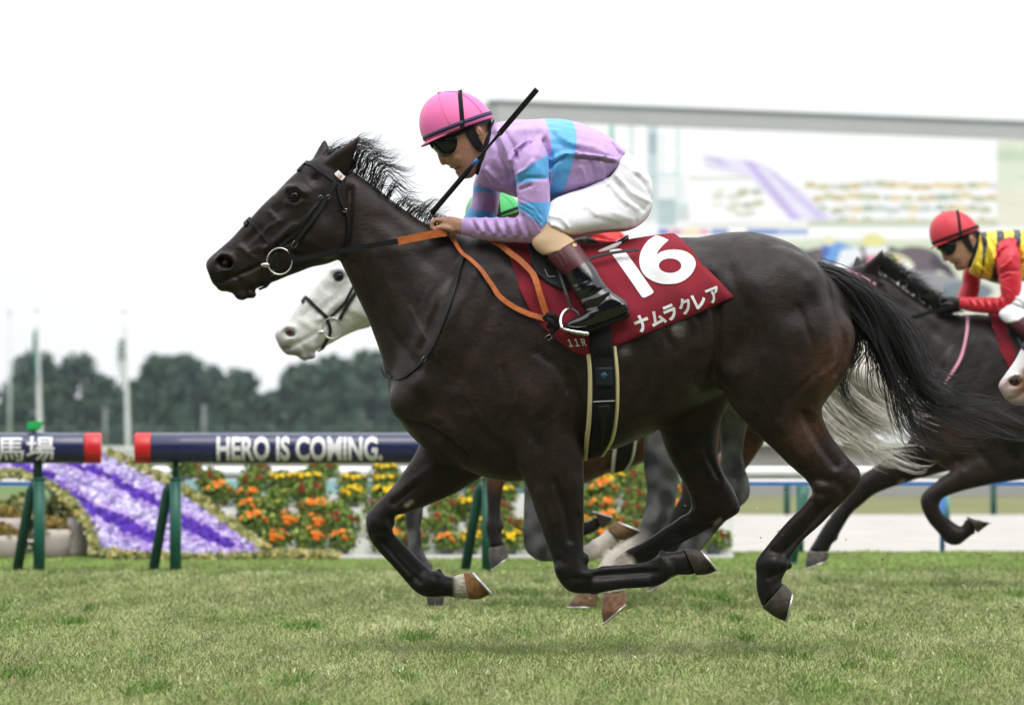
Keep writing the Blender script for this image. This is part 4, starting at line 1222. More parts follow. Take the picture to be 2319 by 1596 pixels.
def lead_bones(mb):
    # cannon bone and flexor tendon stand apart with a groove between them; knee and hock carry their bony points
    L = [metric(l) for l in legs_v]
    for lg, i0, i1 in ((L[0], 9, 12), (L[1], 7, 10), (L[2], 8, 11), (L[3], 7, 10)):
        seg = catmull(lg[i0:i1 + 1], 4)
        w = np.hypot(seg[:, 2] - seg[:, 0], seg[:, 3] - seg[:, 1])
        for fr, rk in ((.30, .295), (.80, .185)):
            p = seg[:, 0:2] * (1 - fr) + seg[:, 2:4] * fr
            mb.tube(np.stack([p[:, 0], seg[:, 4], p[:, 1]], 1), w * rk, 14)
    def e(q, y, r, rot=0): p = V2(*q); mb.ellipsoid((p[0], y, p[1]), r, Matrix.Rotation(rot, 3, 'Y'), 16, 10)
    for y0, s_ in ((-.14, 1), (-.14, -1)):
        e((1272, 1284), y0 + s_ * .022, (.030, .028, .034)); e((1292, 1314), y0 + s_ * .020, (.028, .027, .024)); e((1322, 1264), y0 + s_ * .010, (.020, .014, .024))
        e((1268, 1250), y0 + s_ * .024, (.024, .024, .030)); e((1855, 1098), y0 + s_ * .028, (.034, .028, .034)); e((1850, 1126), y0 + s_ * .024, (.026, .022, .026))
        e((1746, 1272), y0 + s_ * .024, (.034, .020, .032)); e((1508, 1284), y0 + s_ * .022, (.030, .020, .032))
    for y0, s_ in ((.135, -1), (.135, 1)):
        e((850, 1184), y0 + s_ * .024, (.032, .026, .040)); e((884, 1182), y0 + s_ * .008, (.016, .014, .024)); e((858, 1214), y0 + s_ * .02, (.030, .024, .024)); e((975, 1320), y0 + s_ * .022, (.032, .020, .034))
    mb.tube([P3_((1838, 925), -.15), P3_((1866, 985), -.146), P3_((1905, 1040), -.142), P3_((1934, 1072), -.14)], [.026, .0185, .0185, .022], 12)
    mb.tube([P3_((1236, 1050), -.165), P3_((1240, 1120), -.17), P3_((1252, 1190), -.166), P3_((1266, 1250), -.16)], [.05, .040, .030, .020], 12)
    mb.tube([P3_((1300, 1080), -.165), P3_((1306, 1160), -.158), P3_((1308, 1230), -.15)], [.036, .026, .018], 12)
def P3_(q, y): p = V2(*q); return (p[0], y, p[1])
def coat_mat(name, rough=.47, spec=.28, sheen=0., kc=1.0):
    """short clipped hair: mottled patches, fine streaks lying along the body, roughness that varies with them"""
    m = bpy.data.materials.new(name); m.use_nodes = True
    nd, lk = m.node_tree.nodes, m.node_tree.links
    b = nd["Principled BSDF"]; b.inputs["Specular IOR Level"].default_value = spec; b.inputs["Sheen Weight"].default_value = sheen
    at = nd.new("ShaderNodeAttribute"); at.attribute_name = "Col"
    t = nd.new("ShaderNodeTexCoord")
    def noise(sc, stretch, det=4):
        mp_ = nd.new("ShaderNodeMapping"); mp_.inputs["Scale"].default_value = stretch; mp_.inputs["Rotation"].default_value = (0, R(35), 0)
        n = nd.new("ShaderNodeTexNoise"); n.inputs["Scale"].default_value = sc; n.inputs["Detail"].default_value = det
        lk.new(t.outputs["Object"], mp_.inputs["Vector"]); lk.new(mp_.outputs["Vector"], n.inputs["Vector"]); return n
    def rng_(n, a0, a1, b0, b1):
        r = nd.new("ShaderNodeMapRange"); r.inputs[1].default_value = a0; r.inputs[2].default_value = a1; r.inputs[3].default_value = b0; r.inputs[4].default_value = b1
        lk.new(n.outputs["Fac"], r.inputs[0]); return r
    kk = lambda b0, b1: (1 + (b0 - 1) * kc, 1 + (b1 - 1) * kc)
    n1 = noise(14, (1, 1, 1), 7); n2 = noise(150, (.28, 1, 1), 3); n3 = noise(5, (1, 1, 1), 4)
    def mul(c, r):
        x = nd.new("ShaderNodeMixRGB"); x.blend_type = 'MULTIPLY'; x.inputs[0].default_value = 1; lk.new(c, x.inputs[1]); lk.new(r.outputs[0], x.inputs[2]); return x.outputs[0]
    c = mul(at.outputs["Color"], rng_(n1, .3, .72, *kk(.55, 1.7))); c = mul(c, rng_(n2, .3, .7, *kk(.6, 1.45))); c = mul(c, rng_(n3, .3, .7, *kk(.75, 1.3)))
    lk.new(c, b.inputs["Base Color"])
    lk.new(rng_(n1, .3, .7, rough + .09, rough - .07).outputs[0], b.inputs["Roughness"])
    bp = nd.new("ShaderNodeBump"); bp.inputs["Strength"].default_value = .4; bp.inputs["Distance"].default_value = .002; lk.new(n2.outputs["Fac"], bp.inputs["Height"])
    n4 = noise(40, (1, 1, 1), 3); b2 = nd.new("ShaderNodeBump"); b2.inputs["Strength"].default_value = .34; b2.inputs["Distance"].default_value = .005
    lk.new(n4.outputs["Fac"], b2.inputs["Height"]); lk.new(bp.outputs["Normal"], b2.inputs["Normal"]); lk.new(b2.outputs["Normal"], b.inputs["Normal"])
    return m

def band(v, lo, hi):
    """smoothstep"""
    t = np.clip((v - lo) / (hi - lo), 0, 1); return t * t * (3 - 2 * t)
def blob(P, q, r):
    return np.exp(-(np.linalg.norm(P - V2(*q), axis=1) / (r / 600.)) ** 2)

HOOF = {'dark': lin((66, 60, 52)), 'pink': lin((156, 116, 92)), 'tan': lin((150, 108, 66)), 'grey': lin((86, 82, 78)), 'brown': lin((112, 88, 62))}
def add_hooves(root, hooves, s=600., sh=(0, 0)):
    for hf in hooves:
        st = metric(hf[:3], s, sh)
        e_ = st[2].copy(); cc_ = (e_[0:2] + e_[2:4]) / 2; ax_ = ((st[2, 0:2] + st[2, 2:4]) - (st[1, 0:2] + st[1, 2:4])) / 2
        e_[0:2] = cc_ + (e_[0:2] - cc_) * .86 + ax_ * .12; e_[2:4] = cc_ + (e_[2:4] - cc_) * .9 + ax_ * .12; e_[5] *= .86
        mid_ = st[2].copy(); mid_[0:2] = cc_ + (mid_[0:2] - cc_) * .965
        mb = MB(); loft(mb, np.concatenate([st[:2], [mid_], [e_]]), 5, 24, 2.2)
        me = mesh_of(mb, "hoof"); v = co(me)
        cen = (st[0, 0:2] + st[0, 2:4]) / 2; sol = (st[2, 0:2] + st[2, 2:4]) / 2
        t = np.clip(((v[:, [0, 2]] - cen) @ (sol - cen)) / ((sol - cen) @ (sol - cen) + 1e-9), 0, 1)
        base = np.array(HOOF[hf[3]]); ring = .8 + .25 * np.sin(t * 22) ** 2
        c = base * ring[:, None]; c = c * (1 - .4 * band(t, .75, 1)[:, None])
        setcol(me, c)
        h = link("hoof", me, root, M['hoof_attr'])
        # thin racing plate round the ground surface
        d3 = np.array([sol[0] - cen[0], 0, sol[1] - cen[1]]); d3 /= np.linalg.norm(d3) + 1e-9
        q = st[2]; c0 = (q[0:2] + q[2:4]) / 2; hv_ = (q[2:4] - q[0:2]) / 2
        pts = []
        for a in np.linspace(R(28), R(332), 26):
            k = .95
            pts.append(np.array([c0[0] + hv_[0] * math.cos(a) * k, q[4] + q[5] * math.sin(a) * k, c0[1] + hv_[1] * math.cos(a) * k]) + d3 * .004)
        mb = MB(); mb.tube(pts, .0045, 6)
        link("horseshoe", mesh_of(mb, "horseshoe"), h, M['shoe'])

# ---- hair made of tapered strands
def strands(name, guides, seed, wid=.0016, segs=16, lock=9, fly=.12):
    """guides: (control points, count, spread at root, spread at tip, curl); hair hangs in locks that draw together towards the tip"""
    r_ = np.random.default_rng(seed)
    VV, QQ, n0 = [], [], 0
    for pts, cnt, sr, stp, curl in guides:
        base = catmull(np.asarray(pts, float), max(2, int(segs / (len(pts) - 1)) + 1))
        t = np.linspace(0, 1, len(base))
        k = 0
        while k < cnt:
            nl = int(min(cnt - k, max(1, r_.poisson(lock)))); k += nl
            off = r_.normal(size=3) * [1, .8, 1]
            ph = r_.uniform(0, 6.28, 3); fr = r_.uniform(.5, 1.9, 3)
            wob = np.stack([np.sin(t * fr[i] * 6.28 + ph[i]) - np.sin(ph[i]) for i in range(3)], 1) * (curl * t ** 1.1)[:, None]
            sp = sr + (stp - sr) * t ** 1.2
            lockp = base + off * sp[:, None] + wob
            lcut = r_.uniform(.66, 1.0)
            for j in range(nl):
                o2 = r_.normal(size=3)
                free = r_.random() < fly
                s2 = (sr * .5 + .3 * stp * t) if free else (sr * .45 + (.0045 + .0028 * np.sin(t * 3.1)) * (1 - .55 * t))
                ph2 = r_.uniform(0, 6.28, 3); f2 = r_.uniform(1, 3, 3)
                w2 = np.stack([np.sin(t * f2[i] * 6.28 + ph2[i]) - np.sin(ph2[i]) for i in range(3)], 1) * ((.35 if free else .10) * curl * t)[:, None]
                m = max(4, int(len(base) * min(1, lcut * r_.uniform(.86, 1.06))))
                p = (lockp + o2 * np.asarray(s2).reshape(-1, 1) + w2)[:m]
                w = wid * r_.uniform(.6, 1.4) * (1 - np.linspace(0, 1, m) ** 2.2 * .9) * (.7 if free else 1)
                tg_ = np.gradient(p, axis=0); tg_ /= np.linalg.norm(tg_, axis=1)[:, None] + 1e-9
                u = np.cross(tg_, [0, 1, 0.05]); u /= np.linalg.norm(u, axis=1)[:, None] + 1e-9
                q = np.cross(tg_, u)
                ring = np.stack([p + u * w[:, None], p - u * w[:, None] * .5 + q * w[:, None] * .87, p - u * w[:, None] * .5 - q * w[:, None] * .87], 1)
                VV.append(ring.reshape(-1, 3))
                i = n0 + 3 * np.arange(m - 1)
                for a, b in ((0, 1), (1, 2), (2, 0)):
                    QQ.append(np.stack([i + a, i + b, i + 3 + b, i + 3 + a], 1))
                n0 += 3 * m
    return fast_mesh(name, np.concatenate(VV), np.concatenate(QQ), None, True)
def G(pts, cnt, sr, st, curl, y0=0., y1=0., s=600., sh=(0, 0)):
    n = len(pts)
    q = [np.array([T(p, s, sh)[0], y0 + (y1 - y0) * i / (n - 1), T(p, s, sh)[1]]) for i, p in enumerate(pts)]
    return (q, cnt, sr, st, curl)
M['hair_black'] = pmat("hair_black", (.012, .010, .010), .38, .5, vary=(30, .3))
M['hair_white'] = pmat("hair_white", (.80, .77, .70), .5, .4, vary=(30, .15))

M['coat_dark'] = coat_mat("coat_dark")
M['coat_grey'] = coat_mat("coat_grey", .62, .25, 0., .3)
M['coat_bay'] = coat_mat("coat_bay")

M['lid'] = pmat('eyelid', (.006, .005, .005), .7, .15)
def eyes(root, mh, extra=""):
    for sd in (-1, 1):
        mb = MB(); c = V2(670, 446); mb.ellipsoid((c[0], sd * .0795, c[1]), (.020, .010, .0150), None, 18, 12)
        e = link("eye", mesh_of(mb, "eye"), root, M['eye']); e.matrix_local = mh.copy()
        mb = MB()
        pts = [(V2(669 + 15 * math.cos(a), 446 + 11 * math.sin(a))) for a in np.linspace(0, 2 * math.pi, 17)]
        mb.tube([(p[0], sd * (.0835 - .004 * abs(math.cos(a_))), p[1]) for p, a_ in zip(pts, np.linspace(0, 6.28, 17))], .0042, 8, False)
        l = link("eyelid", mesh_of(mb, "eyelid"), e, M['lid'])

def nostril(root, mh, mat):
    for sd in (-1, 1):
        mb = MB(); c = V2(511, 596); mb.ellipsoid((c[0], sd * .033, c[1]), (.014, .008, .012), Matrix.Rotation(R(-20), 3, 'Y'), 14, 8)
        link("nostril", mesh_of(mb, "nostril"), root, mat).matrix_local = mh.copy()
M['nostril'] = pmat("nostril", (.075, .015, .016), .5, .4)

# ---------------------------------------------------------------- the leading horse
HY0 = 20.0
legs_v, hoof_v = legset()
def slim(m_, i0, i1):
    m_[i0:i1 + 1, 5] *= .62
    return m_
lead = empty("horse", (X0, HY0, 0))
body_me, MH0, FH0 = build_horse("body", [slim(metric(l), *ij) for l, ij in zip(legs_v, ((9, 12), (7, 10), (8, 11), (7, 10)))], 0, 0, .0068, True, strokes_legs(), 4, lead_bones)
def lead_coat(me):
    v = co(me); P = v[:, [0, 2]]; n = len(v)
    base = np.tile(np.array([.0118, .0070, .0053]), (n, 1))
    brown = np.array([.058, .027, .015]); mid = np.array([.0240, .0140, .0108]); blk = np.array([.0045, .0040, .0040])
    def mixc(w, c): base[:] = base * (1 - w[:, None]) + c * w[:, None]
    mixc(np.clip(.45 + .5 * vnoise(v, 7, 3), 0, 1) * .55, mid)
    mixc(np.clip(blob(P, (1895, 800), 60) + .8 * blob(P, (1860, 880), 55) + .7 * blob(P, (1830, 960), 45) + .6 * blob(P, (1800, 1000), 50), 0, 1) * .85, brown)
    mixc(.5 * blob(P, (1230, 860), 90) + .35 * blob(P, (850, 520), 90), mid * 1.1)
    low = band(-P[:, 1], -.62, -.42); mixc(low * .85, blk)
    mixc(np.clip(blob(P, (500, 640), 46), 0, 1) * .8, blk * 1.3)
    # white star, fetlock socks
    star = np.exp(-(segdist(P, [V2(618, 436), V2(637, 416)]) / .008) ** 2) * (np.abs(v[:, 1]) < .045)
    mixc(np.clip(star * 1.6, 0, 1), np.array([.55, .55, .55]))
    far = v[:, 1] > .02
    sock1 = band(P[:, 0], V2(1022, 0)[0], V2(1034, 0)[0]) * (P[:, 0] < V2(1120, 0)[0]) * (P[:, 1] < V2(0, 1285)[1]) * far
    mixc(sock1, np.array([.55, .50, .42]))
    d = V2(1440, 1275); line = (P - d) @ np.array([-.85, -.5])
    sock2 = band(line + .008 * vnoise(v, 90, 5), -.005, .015) * far * (P[:, 0] < V2(1480, 0)[0]) * (P[:, 0] > V2(1340, 0)[0]) * (P[:, 1] < V2(0, 1235)[1])
    mixc(np.clip(sock2, 0, 1), np.array([.60, .53, .45]))
    # chestnuts on the inner legs, scuffs of pale sweat on the flank
    for q in ((925, 1141), (1628, 1182)):
        mixc(np.clip(1.4 * np.exp(-(segdist(P, [V2(q[0] - 5, q[1] + 4), V2(q[0] + 5, q[1] - 4)]) / .008) ** 2), 0, 1) * (P[:, 1] < .75), np.array([.22, .19, .15]))
    sw = blob(P, (1525, 752), 22) * np.clip(.3 + vnoise(v * [1, 1, 1], 60, 8), 0, 1) + .7 * blob(P, (1412, 800), 10) + .4 * blob(P, (1565, 885), 16)
    mixc(np.clip(sw, 0, .7) * .7, np.array([.17, .16, .15]))
    belly = blob(P, (1470, 990), 40) * (np.abs(v[:, 1]) < .2); mixc(belly * .5, np.array([.08, .07, .06]))
    setcol(me, base)
lead_coat(body_me)
link("body", body_me, lead, M['coat_dark'])
add_hooves(lead, hoof_v); eyes(lead, MH0); nostril(lead, MH0, M['nostril'])
mane_g = []
crest = np.array([V2(*q) for q in ((776, 356), (800, 386), (850, 418), (900, 458), (940, 486), (985, 510), (1015, 524))])
def crest_v(t):
    pts = np.array([(776, 354), (800, 384), (850, 416), (900, 457), (940, 486), (985, 511), (1015, 526)], float)
    i = min(int(t * 6), 5); f_ = t * 6 - i; return pts[i] * (1 - f_) + pts[i + 1] * f_
rm = random.Random(21)
for t0, tips, cn in ((.05, (858, 304), 8), (.09, (884, 296), 10), (.13, (908, 316), 10), (.17, (890, 326), 12), (.22, (932, 350), 12), (.27, (922, 362), 12), (.31, (938, 378), 10), (.36, (918, 404), 10), (.44, (950, 432), 8), (.52, (972, 452), 8), (.60, (986, 462), 9), (.68, (1004, 474), 10), (.76, (1020, 486), 12), (.84, (1046, 496), 14), (.93, (1056, 514), 14)):
    a = crest_v(t0); tip = np.array(tips, float)
    d = tip - a; nn = np.array([d[1], -d[0]]); nn = nn / (np.linalg.norm(nn) + 1e-9)
    for q in range(4):
        bow = rm.uniform(-22, 22)
        e2 = tip + ([0, 0] if q == 0 else [rm.uniform(-34, 30), rm.uniform(-20, 30)])
        d2 = e2 - a
        m1 = a + d2 * .3 + np.array([-5, -24]) * (1 if t0 < .45 else .35) + nn * bow * .3
        m2 = a + d2 * .66 + nn * bow * .9
        mane_g.append(G([tuple(a + [rm.uniform(-6, 6), 8]), tuple(m1), tuple(m2), tuple(e2)], cn if q == 0 else 4, .006, .005 if q else .007, .007, rm.uniform(-.03, .01), rm.uniform(-.08, .04)))
for t in np.linspace(.06, 1, 18):   # short roots lying along the crest
    a = crest_v(t); up_ = 1 if t < .5 else .4
    mane_g.append(G([tuple(a + [-2, 9]), tuple(a + [5, -4 - 5 * up_]), tuple(a + [16, -6 - 8 * up_]), tuple(a + [32 + rm.uniform(-8, 8), 4 - 10 * up_ + rm.uniform(-8, 8)])], 8, .007, .006, .005, -.02, -.05))
for q in range(5):   # forelock swept back between the ears
    mane_g.append(G([(722 + q * 5, 362), (745 + q * 3, 345 - q), (775 + q * 6, 336 - q * 3), (800 + q * 14, 318 - q * 4)], 12, .006, .010, .02, -.02 + q * .01, .02))
link("mane", strands("mane", mane_g, 3, .0015, 20, 9, .10), lead, M['hair_black'])
tail_g = [
    G([(1842, 612), (1915, 636), (1990, 680), (2040, 740), (2070, 805), (2120, 868), (2190, 890), (2280, 882), (2350, 868)], 170, .014, .045, .06, 0, .08),
    G([(1844, 616), (1915, 646), (1980, 705), (2030, 790), (2062, 870), (2120, 925), (2200, 950), (2290, 955), (2360, 948)], 190, .014, .044, .06, -.02, -.06),
    G([(1846, 622), (1915, 656), (1965, 720), (2010, 800), (2050, 890), (2085, 965), (2150, 1000), (2240, 1010), (2330, 1000)], 130, .014, .034, .06, 0, .05),
    G([(1850, 626), (1916, 663), (1955, 720), (1995, 810), (2030, 890), (2062, 965), (2090, 1010), (2125, 1042)], 110, .014, .026, .025, -.02, -.08),
    G([(1876, 632), (1912, 680), (1938, 740), (1950, 800), (1925, 850), (1935, 905), (1985, 950), (2050, 985)], 60, .010, .018, .02, -.02, -.06),
    G([(1878, 636), (1912, 690), (1932, 750), (1936, 805), (1912, 850), (1928, 900), (1972, 945), (2020, 965)], 44, .008, .012, .02, 0, .05),
    G([(1876, 630), (1922, 680), (1965, 750), (1975, 830), (1985, 890), (2030, 930), (2080, 950)], 40, .010, .02, .025, .02, .04),
    G([(1990, 700), (2050, 790), (2090, 850), (2150, 858), (2200, 850), (2250, 826)], 60, .014, .022, .03, .0, -.05),
    G([(2000, 720), (2060, 850), (2120, 905), (2190, 905), (2250, 880), (2310, 850)], 50, .016, .024, .04, .0, -.02),
    G([(1846, 618), (1922, 650), (1985, 720), (2020, 800), (2045, 860)], 120, .016, .02, .02, -.03, -.06),
]
link("tail", strands("tail", tail_g, 8, .0017, 24, 16, .10), lead, M['hair_black'])
mb = MB(); mb.tube([(V2(*p)[0], 0, V2(*p)[1]) for p in ((1850, 612), (1890, 634), (1925, 660), (1955, 690))], [.045, .036, .026, .012], 12)
link("dock", mesh_of(mb, "dock"), lead, M['hair_black'])
tag(lead, "near-black racehorse galloping in front, wearing the maroon number 16 cloth", "horse", "racehorses")

# ================================================================ RIDERS (template built once, dressed per rider)
def MZ(st):   # stations given with frame-unit tuples
    return metric([(a[0], a[1], b[0], b[1], y, w) for a, b, y, w in st])
torso_st = MZ([(z2(735, 330), z2(690, 690), 0, .075), (z2(790, 318), z2(620, 770), 0, .135), (z2(880, 306), z2(670, 822), 0, .175), (z2(1000, 298), z2(780, 872), 0, .195), (z2(1180, 291), z2(960, 925), 0, .20), (z2(1370, 309), z2(1190, 960), 0, .19), (z2(1550, 370), z2(1420, 905), 0, .175), (z2(1690, 450), z2(1590, 850), 0, .165), (z2(1800, 548), z2(1690, 760), 0, .158)])
nsl_st = MZ([(z2(1000, 500), z2(1130, 430), -.14, .06), (z2(925, 590), z2(1165, 505), -.175, .07), (z2(905, 695), z2(1182, 600), -.20, .072), (z2(922, 800), z2(1182, 765), -.215, .066), (z2(938, 925), z2(1195, 900), -.222, .060), (z2(940, 1020), z2(1190, 1045), -.226, .057), (z2(948, 1075), z2(1172, 1190), -.226, .054), (z2(915, 1095), z2(1115, 1285), -.22, .051), (z2(840, 1092), z2(960, 1296), -.20, .047), (z2(700, 1090), z2(740, 1276), -.165, .041), (z2(560, 1093), z2(580, 1246), -.125, .036), (z2(487, 1100), z2(481, 1220), -.10, .033)])
fsl_st = MZ([(z2(720, 560), z2(900, 640), .12, .06), (z2(640, 660), z2(850, 760), .175, .07), (z2(583, 785), z2(798, 868), .20, .064), (z2(576, 900), z2(788, 960), .20, .057), (z2(546, 990), z2(768, 1060), .19, .052), (z2(505, 1062), z2(722, 1130), .17, .048), (z2(468, 1082), z2(570, 1200), .12, .041), (z2(440, 1102), z2(478, 1220), .07, .034)])
pelvis_st = MZ([(z2(1795, 545), z2(1690, 770), 0, .155), (z2(1890, 612), z2(1590, 830), 0, .172), (z2(1985, 730), z2(1520, 900), 0, .182), (z2(2024, 880), z2(1500, 985), 0, .178), (z2(1995, 1020), z2(1540, 1060), 0, .15)])
def thigh_st(sd):
    return MZ([(z2(1640, 760), z2(2018, 960), sd * .085, .095), (z2(1470, 850), z2(1975, 1075), sd * .105, .098), (z2(1330, 898), z2(1850, 1168), sd * .13, .095), (z2(1240, 938), z2(1660, 1184), sd * .155, .088), (z2(1190, 985), z2(1490, 1212), sd * .185, .080), (z2(1163, 1050), z2(1370, 1236), sd * .205, .073), (z2(1152, 1130), z2(1300, 1222), sd * .215, .068)])
def knee_st(sd):
    return MZ([(z2(1175, 1060), z2(1330, 1200), sd * .205, .060), (z2(1120, 1180), z2(1320, 1225), sd * .225, .060), (z2(1050, 1280), z2(1365, 1262), sd * .245, .058), (z2(1078, 1350), z2(1392, 1292), sd * .262, .052), (z2(1140, 1400), z2(1430, 1325), sd * .28, .048)])
def bootsh_st(sd):
    return MZ([(z3(372, 258), z3(556, 146), sd * .275, .052), (z3(430, 318), z3(600, 205), sd * .295, .053), (z3(486, 372), z3(645, 268), sd * .312, .051), (z3(535, 470), z3(690, 340), sd * .332, .046), (z3(590, 560), z3(742, 425), sd * .345, .042), (z3(630, 620), z3(815, 500), sd * .35, .041)])
def foot_st(sd):
    return MZ([(z3(878, 540), z3(890, 600), sd * .35, .028), (z3(845, 512), z3(850, 625), sd * .35, .036), (z3(770, 475), z3(785, 652), sd * .35, .039), (z3(690, 540), z3(720, 675), sd * .352, .040), (z3(620, 600), z3(655, 698), sd * .355, .043), (z3(550, 636), z3(590, 715), sd * .358, .043), (z3(502, 664), z3(530, 712), sd * .358, .036), (z3(478, 684), z3(490, 702), sd * .356, .018)])
head_st = MZ([(z2(330, 130), z2(560, 110), 0, .045), (z2(240, 260), z2(700, 230), 0, .073), (fa(200, 700), fa(1010, 500), 0, .078), (fa(262, 815), fa(1015, 640), 0, .077), (fa(330, 890), fa(985, 780), 0, .074), (fa(385, 950), fa(950, 880), 0, .069), (fa(440, 1030), fa(920, 960), 0, .064), (fa(505, 1085), fa(890, 1030), 0, .058), (fa(555, 1130), fa(860, 1085), 0, .052), (fa(605, 1190), fa(820, 1150), 0, .044), (fa(660, 1232), fa(760, 1215), 0, .026)])
neck_st = MZ([(fa(640, 1060), fa(1020, 560), 0, .055), (fa(760, 1130), fa(1060, 600), 0, .062), (fa(880, 1190), fa(1150, 620), 0, .075), (fa(1000, 1260), fa(1300, 620), 0, .10)])
scarf_st = MZ([(fa(800, 1110), fa(1035, 470), 0, .068), (fa(810, 1185), fa(1048, 540), 0, .074), (fa(905, 1170), fa(1090, 590), 0, .080)])

def shrink(st, d):
    r_ = st.copy()
    for i in range(len(r_)):
        c = (r_[i, 0:2] + r_[i, 2:4]) / 2; h = (r_[i, 2:4] - r_[i, 0:2]) / 2; l = np.linalg.norm(h)
        k = max(l - d, l * .6) / l
        r_[i, 0:2] = c - h * k; r_[i, 2:4] = c + h * k; r_[i, 5] = max(r_[i, 5] - d, r_[i, 5] * .6)
    return r_
def hz(x, y): return (951.2 + .10643 * x, 464.3 + .10643 * y)
def P3(q, y): p = V2(*q); return (p[0], y, p[1])

def rider_body():
    mb = MB()
    for st in (torso_st, nsl_st, fsl_st, pelvis_st, thigh_st(-1), thigh_st(1)): loft(mb, shrink(st, .020), 3, 20)
    for sd in (-1, 1):
        for st in (knee_st(sd), bootsh_st(sd), foot_st(sd)): loft(mb, shrink(st, .006), 3, 18)
    loft(mb, head_st, 4, 24, 2.2); loft(mb, neck_st, 3, 20)
    # nose, lips, chin, brow, ears
    mb.tube([P3(fa(325, 855), 0), P3(fa(362, 940), 0), P3(fa(396, 1008), 0), P3(fa(424, 1040), 0)], [.0075, .0115, .0145, .0125], 12)
    for s_ in (-1, 1): mb.ellipsoid(P3(fa(455, 1035), s_ * .011), (.009, .008, .007))
    mb.tube([P3(fa(505, 1075), -.024), P3(fa(492, 1080), 0), P3(fa(505, 1075), .024)], [.003, .0065, .003], 10)
    mb.tube([P3(fa(580, 1150), -.022), P3(fa(566, 1150), 0), P3(fa(580, 1150), .022)], [.003, .0065, .003], 10)
    mb.ellipsoid(P3(fa(625, 1195), 0), (.014, .018, .012))
    mb.tube([P3(fa(300, 830), -.045), P3(fa(268, 815), 0), P3(fa(300, 830), .045)], [.006, .008, .006], 10)
    for s_ in (-1, 1):
        mb.ellipsoid(P3(fa(600, 960), s_ * .048), (.030, .018, .022))
        mb.ellipsoid(P3(fa(852, 640), s_ * .080), (.012, .008, .022), Matrix.Rotation(R(-18), 3, 'Y'))
    # hands: palm, four curled fingers, thumb
    for s_, dx, dy, yb, yk in ((-1, 0, 0, -.098, -.085), (1, -10, 110, .05, .045)):
        st = metric([(*hz(930 + dx, 330 + dy), *hz(930 + dx, 640 + dy), yb, .026), (*hz(820 + dx, 300 + dy), *hz(830 + dx, 640 + dy), yb, .024), (*hz(690 + dx, 270 + dy), *hz(710 + dx, 610 + dy), yb + .003, .029), (*hz(560 + dx, 262 + dy), *hz(585 + dx, 560 + dy), yk, .034), (*hz(450 + dx, 290 + dy), *hz(480 + dx, 480 + dy), yk, .035)])
        loft(mb, st, 3, 18, 2.6)
        for k in range(4):
            yy = yk - s_ * .0 + (-.030 + .020 * k); lg = (.9, 1.0, .97, .82)[k]
            mb.tube([P3(hz(480 + dx, 350 + dy), yy), P3(hz(330 + dx - 40 * (lg - .9), 345 + dy), yy), P3(hz(262 + dx, 400 + dy + 20 * k), yy), P3(hz(258 + dx, 505 + dy + 15 * k), yy), P3(hz(330 + dx, 560 + dy), yy), P3(hz(420 + dx, 555 + dy), yy)], [.0100, .0098, .0092, .0086, .0082, .0070], 10)
        mb.tube([P3(hz(720 + dx, 560 + dy), yb - .012), P3(hz(600 + dx, 520 + dy), yb - .020), P3(hz(480 + dx, 500 + dy), yk - .030), P3(hz(350 + dx, 510 + dy), yk - .034)], [.014, .012, .0105, .0085], 10)
    me = remesh(mb, "body", .0046, 2, .5)
    # mouth opening, nostril shadow, eye line, ear hollow
    for q, r, a in (([fa(560, 1108), fa(600, 1095)], 1.6, -.006), ([fa(480, 1030)], 1.5, -.004), ([fa(500, 960), fa(540, 1040)], 2.2, -.002), ([fa(852, 640), fa(870, 690)], 2.2, -.006), ([fa(640, 1100), fa(600, 1160)], 3, -.002)):
        poly = np.array([V2(*p) for p in q]); v = co(me); n = normals(me); d = segdist(v[:, [0, 2]], poly); w = np.exp(-(d / (r / 600)) ** 2)
        setco(me, v + n * (w * a)[:, None])
    return me
def skin_cols(me, glove=False, tone=(.42, .225, .150)):
    v = co(me); P = v[:, [0, 2]]; c = np.tile(np.array(tone), (len(v), 1))
    def mixc(w, col):
        nonlocal c
        c = c * (1 - w[:, None]) + np.array(col) * w[:, None]
    bl = lambda q, r: np.exp(-(np.linalg.norm(P - V2(*q), axis=1) / (r / 600.)) ** 2)
    head = P[:, 1] > V2(0, 415)[1]
    mixc(np.clip(bl(fa(620, 1130), 16) * .5, 0, 1) * head, (.25, .16, .12))
    mixc(np.clip(bl(fa(505, 1080), 3.5) + bl(fa(572, 1150), 3.5), 0, 1) * .6 * head, (.42, .17, .14))
    mixc(np.clip(bl(fa(530, 1060), 5), 0, 1) * .35 * head, (.24, .15, .12))
    mixc(np.clip(1.3 * np.exp(-(segdist(P, [V2(*fa(562, 1108)), V2(*fa(598, 1097))]) / .003) ** 2), 0, 1) * head, (.05, .02, .02))
    mixc((bl(fa(420, 1020), 7) * .3 + bl(fa(852, 640), 9) * .35) * head, (.55, .24, .17))
    hair = band(P @ np.array([.35, .94]) - V2(*fa(930, 650)) @ np.array([.35, .94]), -.004, .006) * (P[:, 0] > V2(*fa(770, 0))[0]) * head
    ear = np.exp(-(np.linalg.norm(P - V2(*fa(855, 640)), axis=1) / .02) ** 2)
    mixc(np.clip(hair * (1 - np.clip(ear * 1.6, 0, 1)), 0, 1), (.010, .008, .008))
    if glove: 
        hd = (P[:, 0] < V2(1048, 0)[0]) & (P[:, 1] < V2(0, 485)[1]); c[hd] = (.012, .012, .013)
    setcol(me, c)

